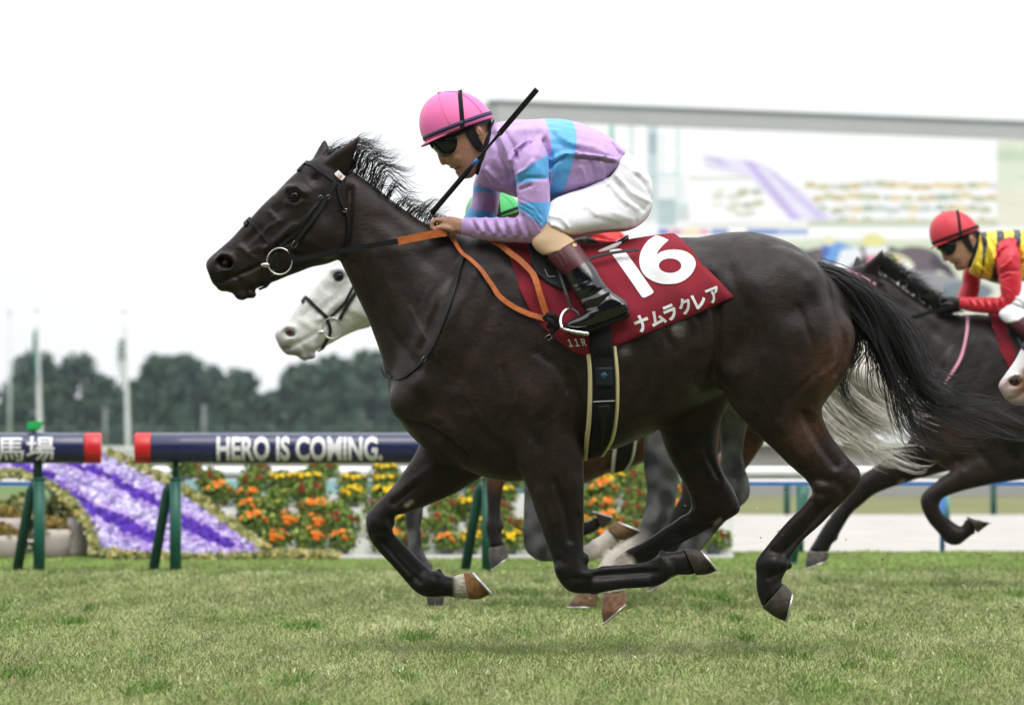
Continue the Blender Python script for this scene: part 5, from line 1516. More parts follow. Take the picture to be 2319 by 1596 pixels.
silk_wr = []
for q, r, a in ((([(780, 400), (850, 560), (900, 720)]), 5, .007), ([(820, 380), (900, 520), (930, 640)], 4, -.006), ([(740, 430), (790, 620), (880, 780)], 5, -.007), ([(700, 700), (800, 800), (930, 890)], 4, .008), ([(660, 740), (720, 830), (860, 880)], 4, -.007),
                ([(880, 640), (930, 560), (1040, 490)], 5, .006), ([(1200, 640), (1290, 600), (1400, 590)], 5, .007), ([(1215, 690), (1330, 600)], 4, -.006), ([(1200, 740), (1260, 660)], 4, .006), ([(1400, 590), (1560, 610), (1710, 640)], 3, .008), ([(1400, 615), (1560, 630), (1700, 655)], 3, -.006),
                ([(1440, 700), (1480, 800)], 5, .004), ([(1520, 660), (1560, 790)], 5, -.004), ([(1600, 650), (1620, 780)], 4, .004), ([(1650, 440), (1720, 540), (1790, 590)], 3, .006), ([(1700, 500), (1760, 590)], 3, -.006), ([(1420, 520), (1520, 540), (1640, 590)], 9, .005),
                ([(930, 830), (1000, 790), (1170, 790)], 4, -.005), ([(940, 760), (1010, 720), (1060, 660)], 4, .005), ([(950, 880), (1040, 850)], 3, -.005), ([(1150, 480), (1200, 600), (1195, 700)], 4, -.012), ([(930, 620), (960, 540), (1050, 480)], 4, -.008), ([(1240, 420), (1330, 500), (1400, 520)], 8, .005), ([(960, 400), (1080, 380), (1150, 420)], 10, .005), ([(900, 345), (1040, 340)], 9, -.004)):
    silk_wr.append((np.array([V2(*z2(*p)) for p in q]), r * 1.0 / 600., a * 1.9))
for k in range(11):      # gathered folds round the forearm
    x = 560 + k * 42
    silk_wr.append((np.array([V2(*z2(x, 1085)), V2(*z2(x + 22, 1140 + k * 3)), V2(*z2(x + 64, 1200 + k * 6))]), 3.0 / 600., .0105 if k % 2 else -.0075))
for k in range(6):
    silk_wr.append((np.array([V2(*z2(960, 960 + k * 16)), V2(*z2(1060, 1010 + k * 22)), V2(*z2(1120, 1090 + k * 26))]), 2.4 / 600., .004 if k % 2 else -.003))

def stroke_m(me, lst, yside=-1):
    v = co(me)
    for poly, r, amt in lst:
        n = normals(me); d = segdist(v[:, [0, 2]], poly)
        w = np.exp(-(d / r) ** 2) * np.clip(np.abs(n[:, 1]) * 1.5, 0, 1); w[d > 2.6 * r] = 0
        v = v + n * (w * amt)[:, None]; setco(me, v)

def silk_mesh():
    mb = MB()
    for st in (torso_st, nsl_st, fsl_st): loft(mb, st, 4, 28, 2.1)
    me = remesh(mb, "silks", .0058, 3, .5)
    stroke_m(me, silk_wr)
    # slack cloth: shallow billows
    v = co(me); n = normals(me)
    v = v + n * (.0022 * vnoise(v, 38, 12) + .0012 * vnoise(v, 95, 13))[:, None]; setco(me, v)
    return me
def part_of(me):
    """0 torso, 1 near sleeve, 2 far sleeve"""
    v = co(me); out = np.zeros(len(v), int)
    for k, st in ((1, nsl_st), (2, fsl_st)):
        ax = catmull(st, 6); c = np.stack([(ax[:, 0] + ax[:, 2]) / 2, ax[:, 4], (ax[:, 1] + ax[:, 3]) / 2], 1)
        rad = np.hypot(ax[:, 2] - ax[:, 0], ax[:, 3] - ax[:, 1]) / 2
        d = np.min(np.sqrt(((v[:, None, [0, 2]] - c[None, :, [0, 2]]) ** 2).sum(2)) / rad[None] , axis=1)
        near = (v[:, 1] < -.13) if k == 1 else (v[:, 1] > .13)
        hang = v[:, 2] < V2(0, z2(0, 1000)[1])[1]
        out[(d < 1.06) & (near | hang)] = k
    lowx = co(me); m_ = (lowx[:, 2] < V2(0, z2(0, 985)[1])[1]) & (out == 0); out[m_ & (lowx[:, 1] < 0)] = 1; out[m_ & (lowx[:, 1] >= 0)] = 2
    return out
def below(P, a, b, soft=.0012):
    a, b = V2(*z2(*a)), V2(*z2(*b)); d = b - a; n = np.array([-d[1], d[0]]); n = n / np.linalg.norm(n)
    if n[1] > 0: n = -n
    return band((P - a) @ n, -soft, soft)
SILK = silk_mesh(); SPART = part_of(SILK)
def silks_lilac(me):
    v = co(me); P = v[:, [0, 2]]; n = len(v)
    lil = np.array(lin((190, 156, 212))) * .98; cy = np.array(lin((88, 170, 230)))
    zz = P[:, 1]
    lb = np.array([V2(*z2(*q)) for q in ((1190, 1000), (1192, 960), (1206, 780), (1210, 600), (1200, 450), (1165, 330), (1150, 280), (1150, 200))])
    rb = np.array([V2(*z2(*q)) for q in ((1270, 1000), (1285, 915), (1335, 800), (1400, 560), (1408, 430), (1385, 340), (1360, 290), (1350, 200))])
    w = band(P[:, 0] - np.interp(zz, lb[:, 1], lb[:, 0]), -.0012, .0012) * (1 - band(P[:, 0] - np.interp(zz, rb[:, 1], rb[:, 0]), -.0012, .0012)) * (SPART == 0)
    s1 = below(P, (920, 770), (1170, 605)) * (1 - below(P, (940, 842), (1180, 788))) + below(P, (945, 987), (1195, 975)) * (1 - below(P, (955, 1040), (1160, 1190)))
    w = np.where(SPART == 1, np.clip(s1, 0, 1), w)
    s2 = below(P, (580, 797), (760, 858)) * (1 - below(P, (580, 852), (750, 872))) + below(P, (540, 988), (775, 1030)) * (1 - below(P, (510, 1062), (745, 1096)))
    w = np.where(SPART == 2, np.clip(s2, 0, 1), w)
    setcol(me, lil * (1 - w[:, None]) + cy * w[:, None])
def silks_red_black(me):
    v = co(me); P = v[:, [0, 2]]
    red = np.array([.62, .018, .02]); bk = np.array([.012, .012, .014])
    c0 = V2(1275, 400); d = np.linalg.norm((P - c0), axis=1)
    w = ((d < .11) & (SPART == 0)).astype(float)
    w = np.where((SPART > 0) & (np.abs(v[:, 2] - V2(0, 440)[1]) < .03), 1, w)
    setcol(me, red * (1 - w[:, None]) + bk * w[:, None])
def silks_yellow_black(me):
    v = co(me); P = v[:, [0, 2]]
    ye = np.array([.80, .60, .02]); bk = np.array([.012, .013, .018]); red = np.array([.62, .016, .035])
    ax = V2(1420, 370) - V2(1100, 330); ax = ax / np.linalg.norm(ax)
    t = (P - V2(1100, 330)) @ ax
    w = ((np.sin(t * 2 * math.pi / .092 - .6) > .18)).astype(float)
    w = w * (P[:, 0] > V2(1118, 0)[0])
    c = ye * (1 - w[:, None]) + bk * w[:, None]
    c = np.where((SPART > 0)[:, None], red, c)
    setcol(me, c)

def breech_mesh():
    mb = MB()
    for st in (pelvis_st, thigh_st(-1), thigh_st(1)): loft(mb, st, 4, 28, 2.1)
    me = remesh(mb, "breeches", .0058, 3, .5)
    wr = []
    for q, r, a in (([(1720, 760), (1840, 900), (1960, 960)], 4, .007), ([(1700, 800), (1830, 960), (1940, 1030)], 4, -.006), ([(1640, 800), (1760, 950), (1880, 1020)], 5, .006), ([(1880, 760), (1960, 840), (1990, 900)], 4, -.006), ([(1850, 700), (1960, 790)], 4, .006), ([(1740, 640), (1850, 720), (1900, 740)], 4, .005), ([(1420, 950), (1500, 1020), (1560, 1080)], 4, .005), ([(1390, 990), (1460, 1050)], 3, -.004),
                    ([(1240, 1010), (1330, 1010), (1400, 1040)], 4, .004), ([(1200, 1090), (1280, 1110), (1340, 1180)], 3, .007), ([(1220, 1060), (1310, 1090)], 3, -.005), ([(1160, 1160), (1230, 1165), (1290, 1195)], 3, .008), ([(1660, 860), (1800, 1010)], 6, -.004), ([(1340, 900), (1500, 900), (1660, 830)], 3, .004), ([(1190, 985), (1260, 975)], 3, .005), ([(1700, 1060), (1840, 1110)], 5, .004), ([(1560, 1100), (1720, 1150)], 5, -.004), ([(2010, 820), (1990, 1000), (1900, 1110)], 3, .005), ([(1800, 560), (1850, 640), (1840, 700)], 5, -.004)):
        wr.append((np.array([V2(*z2(*p)) for p in q]), r * 1.25 / 600., a * .95))
    stroke_m(me, wr)
    v = co(me); n = normals(me); setco(me, v + n * (.0016 * vnoise(v, 42, 22))[:, None])
    return me
def boot_mesh(sd):
    mb = MB(); loft(mb, bootsh_st(sd), 4, 22); loft(mb, foot_st(sd), 4, 20, 2.3)
    me = remesh(mb, "boot", .005, 3, .5)
    wr = []
    for q, r, a in (([(590, 520), (670, 490), (740, 450)], 3, -.006), ([(600, 545), (690, 520), (770, 470)], 3, .006), ([(610, 580), (690, 560), (760, 500)], 3, -.006), ([(540, 430), (620, 400)], 4, -.004), ([(640, 610), (740, 600), (860, 560)], 3, .003), ([(560, 480), (650, 440)], 4, .004)):
        wr.append((np.array([V2(*z3(*p)) for p in q]), r * 1.2 / 600., a * .6))
    stroke_m(me, wr)
    v = co(me)
    # the turned-down cuff keeps its own leather: face-split into two materials below the line
    a, b = V2(*z3(488, 366)), V2(*z3(650, 268)); d = b - a; n = np.array([-d[1], d[0]]); n /= np.linalg.norm(n); n = n if n[1] > 0 else -n
    return me, (lambda c: (np.array([c[0], c[2]]) - a) @ n > 0)
BODY = rider_body(); BREECH = breech_mesh()
BOOT = {sd: boot_mesh(sd) for sd in (-1, 1)}
for sd in (-1, 1):
    me, fn = BOOT[sd]
    me.materials.append(M['black_patent']); me.materials.append(M['maroon_patent'])
    for p in me.polygons:
        p.material_index = 1 if fn(p.center) else 0
def tights_mesh(sd):
    mb = MB(); loft(mb, knee_st(sd), 4, 22); return mesh_of(mb, "tights")
TIGHT = {sd: tights_mesh(sd) for sd in (-1, 1)}
BVH_R = None
def bvh_of(me):
    v = [Vector(p) for p in co(me)]; f = [tuple(p.vertices) for p in me.polygons]
    return BVHTree.FromPolygons(v, f)
BVH_R = bvh_of(BODY)

def strap(pts, width, bvh, off=.004, thick=.004, side=-1, k=5, name="strap", ys=None, taper=None):
    """flat strap following a surface; pts in frame units"""
    P = catmull(np.array([V2(*q) for q in pts]), k)
    pos, nor = [], []
    lasty = None
    for i, p in enumerate(P):
        if ys is not None:
            y = np.interp(i / (len(P) - 1), np.linspace(0, 1, len(ys)), ys); pos.append(np.array([p[0], y, p[1]])); nor.append(np.array([0, float(side), 0])); continue
        h = (None, None)
        for bv in (bvh if isinstance(bvh, (list, tuple)) else [bvh]):
            h1 = bv.ray_cast(Vector((p[0], side * 3., p[1])), Vector((0, -side, 0)))
            if h1[0] is not None and (h[0] is None or abs(h1[0].y) > abs(h[0].y)): h = h1
        if h[0] is None:
            h2 = (bvh[0] if isinstance(bvh, (list, tuple)) else bvh).find_nearest(Vector((p[0], (lasty if lasty is not None else side * .05), p[1])))
            q = np.array(h2[0]); n = np.array(h2[1]); n = n if n @ (np.array([p[0], 0, p[1]]) - q) > -1 else -n
        else:
            q = np.array(h[0]); n = np.array(h[1])
        lasty = q[1]; pos.append(q); nor.append(n)
    pos = np.array(pos); nor = np.array(nor)
    if ys is None:
        for _ in range(2):
            nor[1:-1] = (nor[:-2] + nor[1:-1] * 2 + nor[2:]) / 4
        nor /= np.linalg.norm(nor, axis=1)[:, None]
        ysm = pos[:, 1].copy()
        for _ in range(2): ysm[1:-1] = side * np.maximum(np.abs((ysm[:-2] + 2 * ysm[1:-1] + ysm[2:]) / 4), np.abs(pos[1:-1, 1]) * .97)
        pos[:, 1] = ysm
    tg_ = np.gradient(pos, axis=0); tg_ /= np.linalg.norm(tg_, axis=1)[:, None] + 1e-9
    wd = np.cross(tg_, nor); wd /= np.linalg.norm(wd, axis=1)[:, None] + 1e-9
    nn = np.cross(wd, tg_); sg = np.sign((nn * nor).sum(1))[:, None]; nn = nn * np.where(sg == 0, 1, sg)
    w = width / 600. / 2 * (np.ones(len(pos)) if taper is None else np.interp(np.linspace(0, 1, len(pos)), np.linspace(0, 1, len(taper)), taper))
    base = pos + nn * off; top = base + nn * thick
    w = w[:, None]
    ring = np.stack([base - wd * w, top - wd * w * .88, top + wd * w * .88, base + wd * w], 1)
    m = len(pos); f = []
    for i in range(m - 1):
        for j in range(4): f.append((i * 4 + j, i * 4 + (j + 1) % 4, (i + 1) * 4 + (j + 1) % 4, (i + 1) * 4 + j))
    f.append((3, 2, 1, 0)); f.append(tuple((m - 1) * 4 + j for j in range(4)))
    mb = MB(); mb.add(ring.reshape(-1, 3), f)
    return mesh_of(mb, name, False)
def buckle(q, y, size, ang=0.):
    mb = MB(); p = V2(*q); a_, b_ = size / 600. / 2, size / 600. / 2 * .75
    pts = [(a_, b_), (-a_, b_), (-a_, -b_), (a_, -b_), (a_, b_)]
    c, s_ = math.cos(ang), math.sin(ang)
    mb.tube([(p[0] + x * c - z * s_, y, p[1] + x * s_ + z * c) for x, z in pts], .0016, 6, False)
    return mesh_of(mb, "buckle")

def helmet_meshes():
    c0 = np.array(V2(*z2(476, 386))); u = np.array([.936, .353]); n = np.array([-.353, .936]); a, b, h = .1375, .108, .157
    def pt(al, be, ga): q = c0 + u * al + n * ga; return (q[0], be, q[1])
    def dome(th, ph, k=1.0):
        ct = math.cos(th) ** .92; fr = 1.0 if math.cos(ph) > 0 else 1.0
        return pt(a * k * math.cos(ph) * ct * fr - .018 * math.sin(th), b * k * math.sin(ph) * ct, h * k * math.sin(th) ** .96)
    out = {}
    nu, nv = 48, 20; vs_ = []; f = []
    for i in range(nv + 1):
        th = (math.pi / 2) * i / nv
        for j in range(nu): vs_.append(dome(min(th, 1.565), 2 * math.pi * j / nu))
    for i in range(nv):
        for j in range(nu): f.append((i * nu + j, i * nu + (j + 1) % nu, (i + 1) * nu + (j + 1) % nu, (i + 1) * nu + j))
    # inner rim
    base = len(vs_)
    for j in range(nu): vs_.append(pt(a * .86 * math.cos(2 * math.pi * j / nu), b * .86 * math.sin(2 * math.pi * j / nu), .004))
    for j in range(nu): f.append((j, base + j, base + (j + 1) % nu, (j + 1) % nu))
    mb = MB(); mb.add(vs_, f); out['shell'] = mesh_of(mb, "shell")
    # peak
    vs_, f = [], []; m = 25
    for i, ph in enumerate(np.linspace(R(112), R(248), m)):
        k = max(0, math.cos((ph - math.pi) * 1.32)) ** 1.1
        for ext, dz in ((.97, .006), (1.0 + .15 * k, .001 - .004 * k), (1.0 + .145 * k, -.003 - .004 * k), (.95, .001)):
            vs_.append(pt(a * ext * math.cos(ph), b * (1 + (ext - 1) * .5) * math.sin(ph), dz))
    for i in range(m - 1):
        for j in range(4): f.append((i * 4 + j, i * 4 + (j + 1) % 4, (i + 1) * 4 + (j + 1) % 4, (i + 1) * 4 + j))
    mb = MB(); mb.add(vs_, f); out['peak'] = mesh_of(mb, "peak")
    vs_, f = [], []
    for j in range(nu):
        ph = 2 * math.pi * j / nu
        for ga, kk in ((.012, 1.0), (.012, 1.018), (.027, 1.008), (.027, .98)):
            vs_.append(pt(a * kk * math.cos(ph) - .002, b * kk * math.sin(ph), ga))
    for j in range(nu):
        for q in range(4): f.append((j * 4 + q, j * 4 + (q + 1) % 4, ((j + 1) % nu) * 4 + (q + 1) % 4, ((j + 1) % nu) * 4 + q))
    mb = MB(); mb.add(vs_, f); out['band'] = mesh_of(mb, "band")
    mb = MB(); mb.ellipsoid(pt(-.020, 0, h + .002), (.010, .010, .006)); out['button'] = mesh_of(mb, "button")
    mb = MB()
    for ph in (R(100), R(180), R(260), R(40), R(320)):
        mb.tube([dome(t, ph, 1.004) for t in np.linspace(.18, 1.5, 16)], .0019, 6)
    out['seam'] = mesh_of(mb, "seam")
    # elastic strap over the crown
    pts = []
    for t in np.linspace(-1, 1, 33):
        ang = t * math.pi / 2
        uu = .020 + .042 * math.cos(ang) ** .8
        yy = b * math.sin(ang) * math.sqrt(max(0, 1 - (uu / a) ** 2)) * 1.02
        gg = h * math.cos(ang) ** .92 * math.sqrt(max(.02, 1 - (uu / a) ** 2)) * 1.015
        pts.append(np.array(pt(uu - .008, yy, gg - .002)))
    vs_, f = [], []
    for p in pts:
        o_ = np.array([u[0], 0, u[1]]) * .0085; up = np.array([n[0], 0, n[1]]) * .0015
        vs_ += [p - o_, p - o_ + up * 2, p + o_ + up * 2, p + o_]
    for i in range(len(pts) - 1):
        for j in range(4): f.append((i * 4 + j, i * 4 + (j + 1) % 4, (i + 1) * 4 + (j + 1) % 4, (i + 1) * 4 + j))
    mb = MB(); mb.add(vs_, f); out['strap'] = mesh_of(mb, "strap", False)
    return out
HELM = helmet_meshes()
def goggle_mesh():
    mb = MB(); loft(mb, MZ([(fa(205, 780), fa(690, 660), 0, .081), (fa(245, 830), fa(672, 730), 0, .0855), (fa(300, 890), fa(645, 810), 0, .084), (fa(350, 938), fa(590, 885), 0, .074), (fa(395, 960), fa(500, 945), 0, .048)]), 4, 24, 2.3)
    return mesh_of(mb, "lens")
GOG = goggle_mesh()
def gogglestrap():
    return [strap([fa(215, 805), fa(400, 735), fa(600, 660), fa(720, 600)], 9, BVH_R, .004, .006, sd, name="frame") for sd in (-1, 1)]
GSTR = gogglestrap()
HARN = [strap([fa(720, 570), fa(745, 660), fa(800, 760), fa(860, 840), fa(905, 870)], 24, BVH_R, .003, .006, sd, name="chin_strap", taper=[1, .95, .9, .8, .6]) for sd in (-1, 1)] + \
       [strap([fa(1030, 520), fa(1012, 660), fa(975, 760), fa(930, 830), fa(880, 880)], 5, BVH_R, .004, .004, sd, name="chin_strap") for sd in (-1, 1)]
def scarf_mesh():
    mb = MB(); loft(mb, scarf_st, 5, 26, 2.2)
    me = mesh_of(mb, "scarf"); v = co(me); n = normals(me); setco(me, v + n * (.004 * vnoise(v, 70, 31))[:, None]); return me
SCARF = scarf_mesh()
mb = MB(); loft(mb, MZ([(z2(752, 328), z2(716, 700), 0, .088), (z2(768, 330), z2(735, 712), 0, .092)]), 2, 28); COLLAR = mesh_of(mb, "collar")

M['breech'] = pmat("breeches_white", (.82, .825, .87), .6, .3, vary=(6, .03), bump=(30, .25, .005), fine=(700, .12, .0008))
M['silk'] = pmat("silk", attr="Col", rough=.42, spec=.45, sheen=.2, vary=(10, .05), bump=(22, .55, .012), stretch=(1.6, .6, .8))
def helmet_mat(nm, c): return pmat(nm, c, .5, .45, vary=(12, .05), bump=(30, .15, .004), sheen=.2)

def make_rider(root_loc, label, silkfn, helm, bandmat, glove=False, boots=True, tone=(.42, .225, .150), strapmat='black_webbing', tuck=0.):
    root = empty("person", root_loc)
    bd = BODY.copy(); skin_cols(bd, glove, tone); b_ = link("body", bd, root, M['skin'])
    sk = SILK.copy(); silkfn(sk); s_ = link("silks", sk, root, M['silk'])
    cm = COLLAR.copy(); tc_ = np.zeros((len(cm.vertices), 3)); v = co(sk); at = sk.color_attributes["Col"]
    arr = np.zeros(len(v) * 4, np.float32); at.data.foreach_get("color", arr); arr = arr.reshape(-1, 4)
    i0 = int(np.argmin(np.linalg.norm(v - np.array([V2(*z2(800, 330))[0], 0, V2(*z2(800, 330))[1]]), axis=1))); tc_[:] = arr[i0, :3]
    setcol(cm, tc_); link("collar", cm, s_, M['silk'])
    link("breeches", BREECH.copy(), root, M['breech'])
    for sd in (-1, 1):
        link("tights", TIGHT[sd].copy(), root, M['beige_tights']); bt = link("boot", BOOT[sd][0], root)
        mb = MB()
        q = foot_st(sd); pts = [(p[2] , p[4], p[3] - .002) for p in catmull(q, 3)]
        mb.tube(pts, [.010] + [.014] * (len(pts) - 2) + [.008], 8)
        link("sole", mesh_of(mb, "sole"), bt, M['black_leather'])
    hm = link("helmet", HELM['shell'].copy(), root, helm)
    for kx, mt in (('peak', helm), ('band', bandmat), ('button', helm), ('seam', helm), ('strap', M[strapmat])):
        m_ = HELM[kx].copy(); link(kx, m_, hm, mt)
    gg = link("goggles", GOG.copy(), root, M['goggle'])
    for m_ in GSTR: link("frame", m_.copy(), gg, M['black_cloth'])
    for m_ in HARN: link("chin_strap", m_.copy(), hm, M['black_leather'])
    link("scarf", SCARF.copy(), root, M['black_cloth'])
    tag(root, label, "person", "jockeys")
    if tuck:      # a rider sitting with his knee further forward
        xw, xk, zk = V2(1445, 0)[0], V2(1255, 0)[0], V2(0, 520)[1]
        done = set()
        def bend(o):
            if o.type == 'MESH' and o.name.split('.')[0] in ('breeches', 'tights', 'boot', 'sole', 'body'):
                if o.name.startswith('boot'): o.data = o.data.copy()
                v = co(o.data); f_ = np.clip((xw - v[:, 0]) / (xw - xk), 0, 1); f_ = np.maximum(f_, np.clip((zk - v[:, 2]) / .05, 0, 1)) if not o.name.startswith('body') else np.where(v[:, 2] < V2(0, 470)[1], np.maximum(f_, np.clip((zk - v[:, 2]) / .05, 0, 1)), f_)
                if o.name.startswith('body'):
                    def near(sts):
                        c_ = np.concatenate([np.stack([(q[:, 0] + q[:, 2]) / 2, q[:, 4], (q[:, 1] + q[:, 3]) / 2], 1) for q in [catmull(s__, 4) for s__ in sts]])
                        return np.array([np.min(((c_ - p) ** 2).sum(1)) for p in v])
                    f_ = f_ * (near([thigh_st(-1), thigh_st(1), knee_st(-1), knee_st(1), bootsh_st(-1), bootsh_st(1), foot_st(-1), foot_st(1)]) < near([nsl_st, fsl_st, torso_st, head_st])) * (v[:, 0] > V2(1150, 0)[0])
                v[:, 0] -= tuck * f_; setco(o.data, v)
            for c in o.children: bend(c)
        bend(root)
    return root

# ================================================================ TACK OF THE LEADING HORSE
BVH_H = bvh_of(body_me)
def ysurf(x, z, extra=0.):
    return trunk_y(x, z) + extra

def cloth_mesh(off=.016):
    low = catmull(np.array([V2(*q) for q in ((1150, 584), (1164, 619), (1180, 668), (1210, 722), (1246, 761), (1284, 790), (1326, 806), (1384, 788), (1459, 758), (1565, 716), (1654, 676))]), 5)
    top = np.stack([np.linspace(V2(1150, 0)[0], V2(1524, 0)[0], len(low)), np.zeros(len(low))], 1)
    nr = 22; na = len(low)
    G_ = np.zeros((nr + 1, na, 3))
    for j in range(nr + 1):
        t = j / nr
        tt = t ** 1.35          # more rows near the spine
        for i in range(na):
            x = top[i, 0] * (1 - tt) + low[i, 0] * tt
            zt = np.interp(x, trunk_f[:, 0], trunk_f[:, 1])
            zt0 = np.interp(top[i, 0], trunk_f[:, 0], trunk_f[:, 1])
            z = zt0 * (1 - tt) + low[i, 1] * tt
            z = min(z, zt - .0005)
            y = float(trunk_y(x, z))
            zz = (z - np.interp(x, trunk_f[:, 0], (trunk_f[:, 1] + trunk_f[:, 3]) / 2)) / .26
            k = off * (1 + .45 * math.sin(x * 26 + z * 13) * t + .4 * math.sin(x * 11 - z * 34) * t + .25 * math.sin(x * 48 + z * 40) * t)
            G_[j, i] = (x, -(y + k * .98) if y > .03 else -y, z + k * max(0, min(1, zz)) * (1 if y < .2 else .4))
    return G_
CG = cloth_mesh()
def grid_mesh(Gr, name, th=.004):
    nr, na, _ = Gr.shape
    out = Gr.copy(); inn = Gr.copy()
    inn[..., 1] += th * 1.2; inn[..., 2] -= th * .6
    mir = lambda g: g * np.array([1, -1, 1])
    mb = MB()
    rows = np.concatenate([Gr[::-1], mir(Gr)[1:]], 0)      # near hem -> spine -> far hem
    n2 = rows.shape[0]
    low = rows.copy(); cen = np.array([0, 0, 1.05]); 
    low[..., 1] *= .985; low[..., 2] -= .003
    V = np.concatenate([rows.reshape(-1, 3), low.reshape(-1, 3)]); N = n2 * na; f = []
    for j in range(n2 - 1):
        for i in range(na - 1):
            a, b, c, d = j * na + i, j * na + i + 1, (j + 1) * na + i + 1, (j + 1) * na + i
            f.append((a, b, c, d)); f.append((N + d, N + c, N + b, N + a))
    for j in range(n2 - 1):
        for i in (0, na - 1): f.append((j * na + i, (j + 1) * na + i, N + (j + 1) * na + i, N + j * na + i))
    for i in range(na - 1):
        for j in (0, n2 - 1): f.append((j * na + i, j * na + i + 1, N + j * na + i + 1, N + j * na + i))
    mb.add(V, f)
    return mesh_of(mb, name)
CLOTH = grid_mesh(CG, "cloth")
cloth = empty("saddle_cloth", (X0, HY0, 0))
link("cloth", CLOTH, cloth, M['maroon_cloth'])
BVH_C = bvh_of(CLOTH)
def print_on(name, txt, p0, p1, height, bold, parent, skew=0., perp=None, mat='white_print', mlen=.12, bvh=None, off=.0035):
    """lettering printed on the cloth: baseline p0 -> p1 in frame units, glyph height in frame units"""
    uv, f, sz = fine_text(txt, mlen, bold=bold)
    a, b = np.array(p0, float), np.array(p1, float)
    up = np.array(perp, float) if perp is not None else np.array([(b - a)[1], -(b - a)[0]]) / np.linalg.norm(b - a) * height
    X = a + uv[:, :1] * (b - a) + uv[:, 1:] * up
    return put_on(name, X, f, parent, mat, bvh or BVH_C, off)
def put_on(name, X, f, parent, mat, bvh, off):
    V = []
    for q in X:
        p = V2(*q); h = bvh.ray_cast(Vector((p[0], -3, p[1])), Vector((0, 1, 0)))
        y = h[0].y - off if h[0] is not None else (V[-1][1] if V else -.25)
        V.append((p[0], y, p[1]))
    mb = MB(); mb.add(V, f); return link(name, mesh_of(mb, name, False), parent, M[mat])
# the big figures: drawn as outlines, a leaning bar and a bowl with a swept stem
def shape_mesh(outer, holes=()):
    cu = bpy.data.curves.new("s", 'CURVE'); cu.dimensions = '2D'; cu.fill_mode = 'BOTH'
    for pl in [outer] + list(holes):
        sp = cu.splines.new('POLY'); sp.points.add(len(pl) - 1); sp.use_cyclic_u = True
        for q, p in zip(sp.points, pl): q.co = (p[0] / 100., p[1] / 100., 0, 1)
    o = bpy.data.objects.new("s", cu); COL.objects.link(o)
    me = bpy.data.meshes.new_from_object(o.evaluated_get(bpy.context.evaluated_depsgraph_get()))
    bpy.data.objects.remove(o)
    bm = bmesh.new(); bm.from_mesh(me); bpy.data.meshes.remove(me)
    bmesh.ops.triangulate(bm, faces=bm.faces[:])
    for _ in range(6):
        es = [e for e in bm.edges if e.calc_length() > .10]
        if not es: break
        bmesh.ops.subdivide_edges(bm, edges=es, cuts=1)
        bmesh.ops.triangulate(bm, faces=[q for q in bm.faces if len(q.verts) > 3])
    bm.verts.index_update()
    v = np.array([q.co[:2] for q in bm.verts]) * 100; f = [tuple(q.index for q in c.verts) for c in bm.faces]; bm.free()
    return v, f
one = [z3(*p) for p in ((772, 205), (800, 196), (838, 194), (862, 204), (884, 228), (1046, 468), (1044, 480), (1030, 490), (996, 508), (980, 510), (972, 504))]
v_, f_ = shape_mesh(one); put_on("figure_one", v_, f_, cloth, 'white_print', BVH_C, .0035)
six_o = [z3(*p) for p in catmull(np.array([(1148, 138), (1085, 106), (1050, 116), (1010, 150), (975, 205), (960, 262), (968, 325), (1000, 375), (1060, 410), (1130, 424), (1210, 414), (1275, 372), (1312, 312), (1308, 262), (1270, 222), (1210, 203), (1150, 203), (1098, 216), (1072, 232), (1084, 205), (1112, 172)]), 4)]
six_i = [z3(1153 + 71 * math.cos(a), 306 + 47 * math.sin(a)) for a in np.linspace(0, 2 * math.pi, 28, endpoint=False)]
v_, f_ = shape_mesh(six_o, [six_i]); put_on("figure_six", v_, f_, cloth, 'white_print', BVH_C, .0035)
kana = "ナムラクレア"
ka = [((916, 640), (1008, 612), 112), ((1030, 655), (1138, 606), 105), ((1110, 600), (1215, 566), 100), ((1215, 560), (1318, 520), 105), ((1310, 520), (1396, 484), 100), ((1384, 490), (1480, 450), 100)]
# each character sits on its own short baseline along the slanting hem
bl0, bl1 = np.array((955, 738.)), np.array((1512, 508.))
dv = (bl1 - bl0) / np.linalg.norm(bl1 - bl0); upv = np.array([dv[1], -dv[0]])
for k, ch in enumerate(kana):
    w_, h_ = (86, 100)
    hgt = {'ナ': 108, 'ム': 98, 'ラ': 100, 'ク': 104, 'レ': 96, 'ア': 96}[ch]
    wid = {'ナ': 92, 'ム': 96, 'ラ': 80, 'ク': 84, 'レ': 80, 'ア': 84}[ch]
    a = bl0 + dv * (k * 98.5); b = a + dv * wid
    up = (upv * hgt + dv * -6) * np.array([1, 1]) * .3547
    print_on("lettering", ch, z3(*a), z3(*b), hgt * .3547, .030 if ch in 'ア' else .042, cloth, perp=up)
print_on("race_number", "１１Ｒ", z3(518, 818), z3(628, 812), 18, .03, cloth, perp=np.array([-16, -46]) * .3547)
tag(cloth, "maroon saddle cloth with a white 16 and Japanese lettering on the leading horse", "saddle cloth", "saddle cloths")

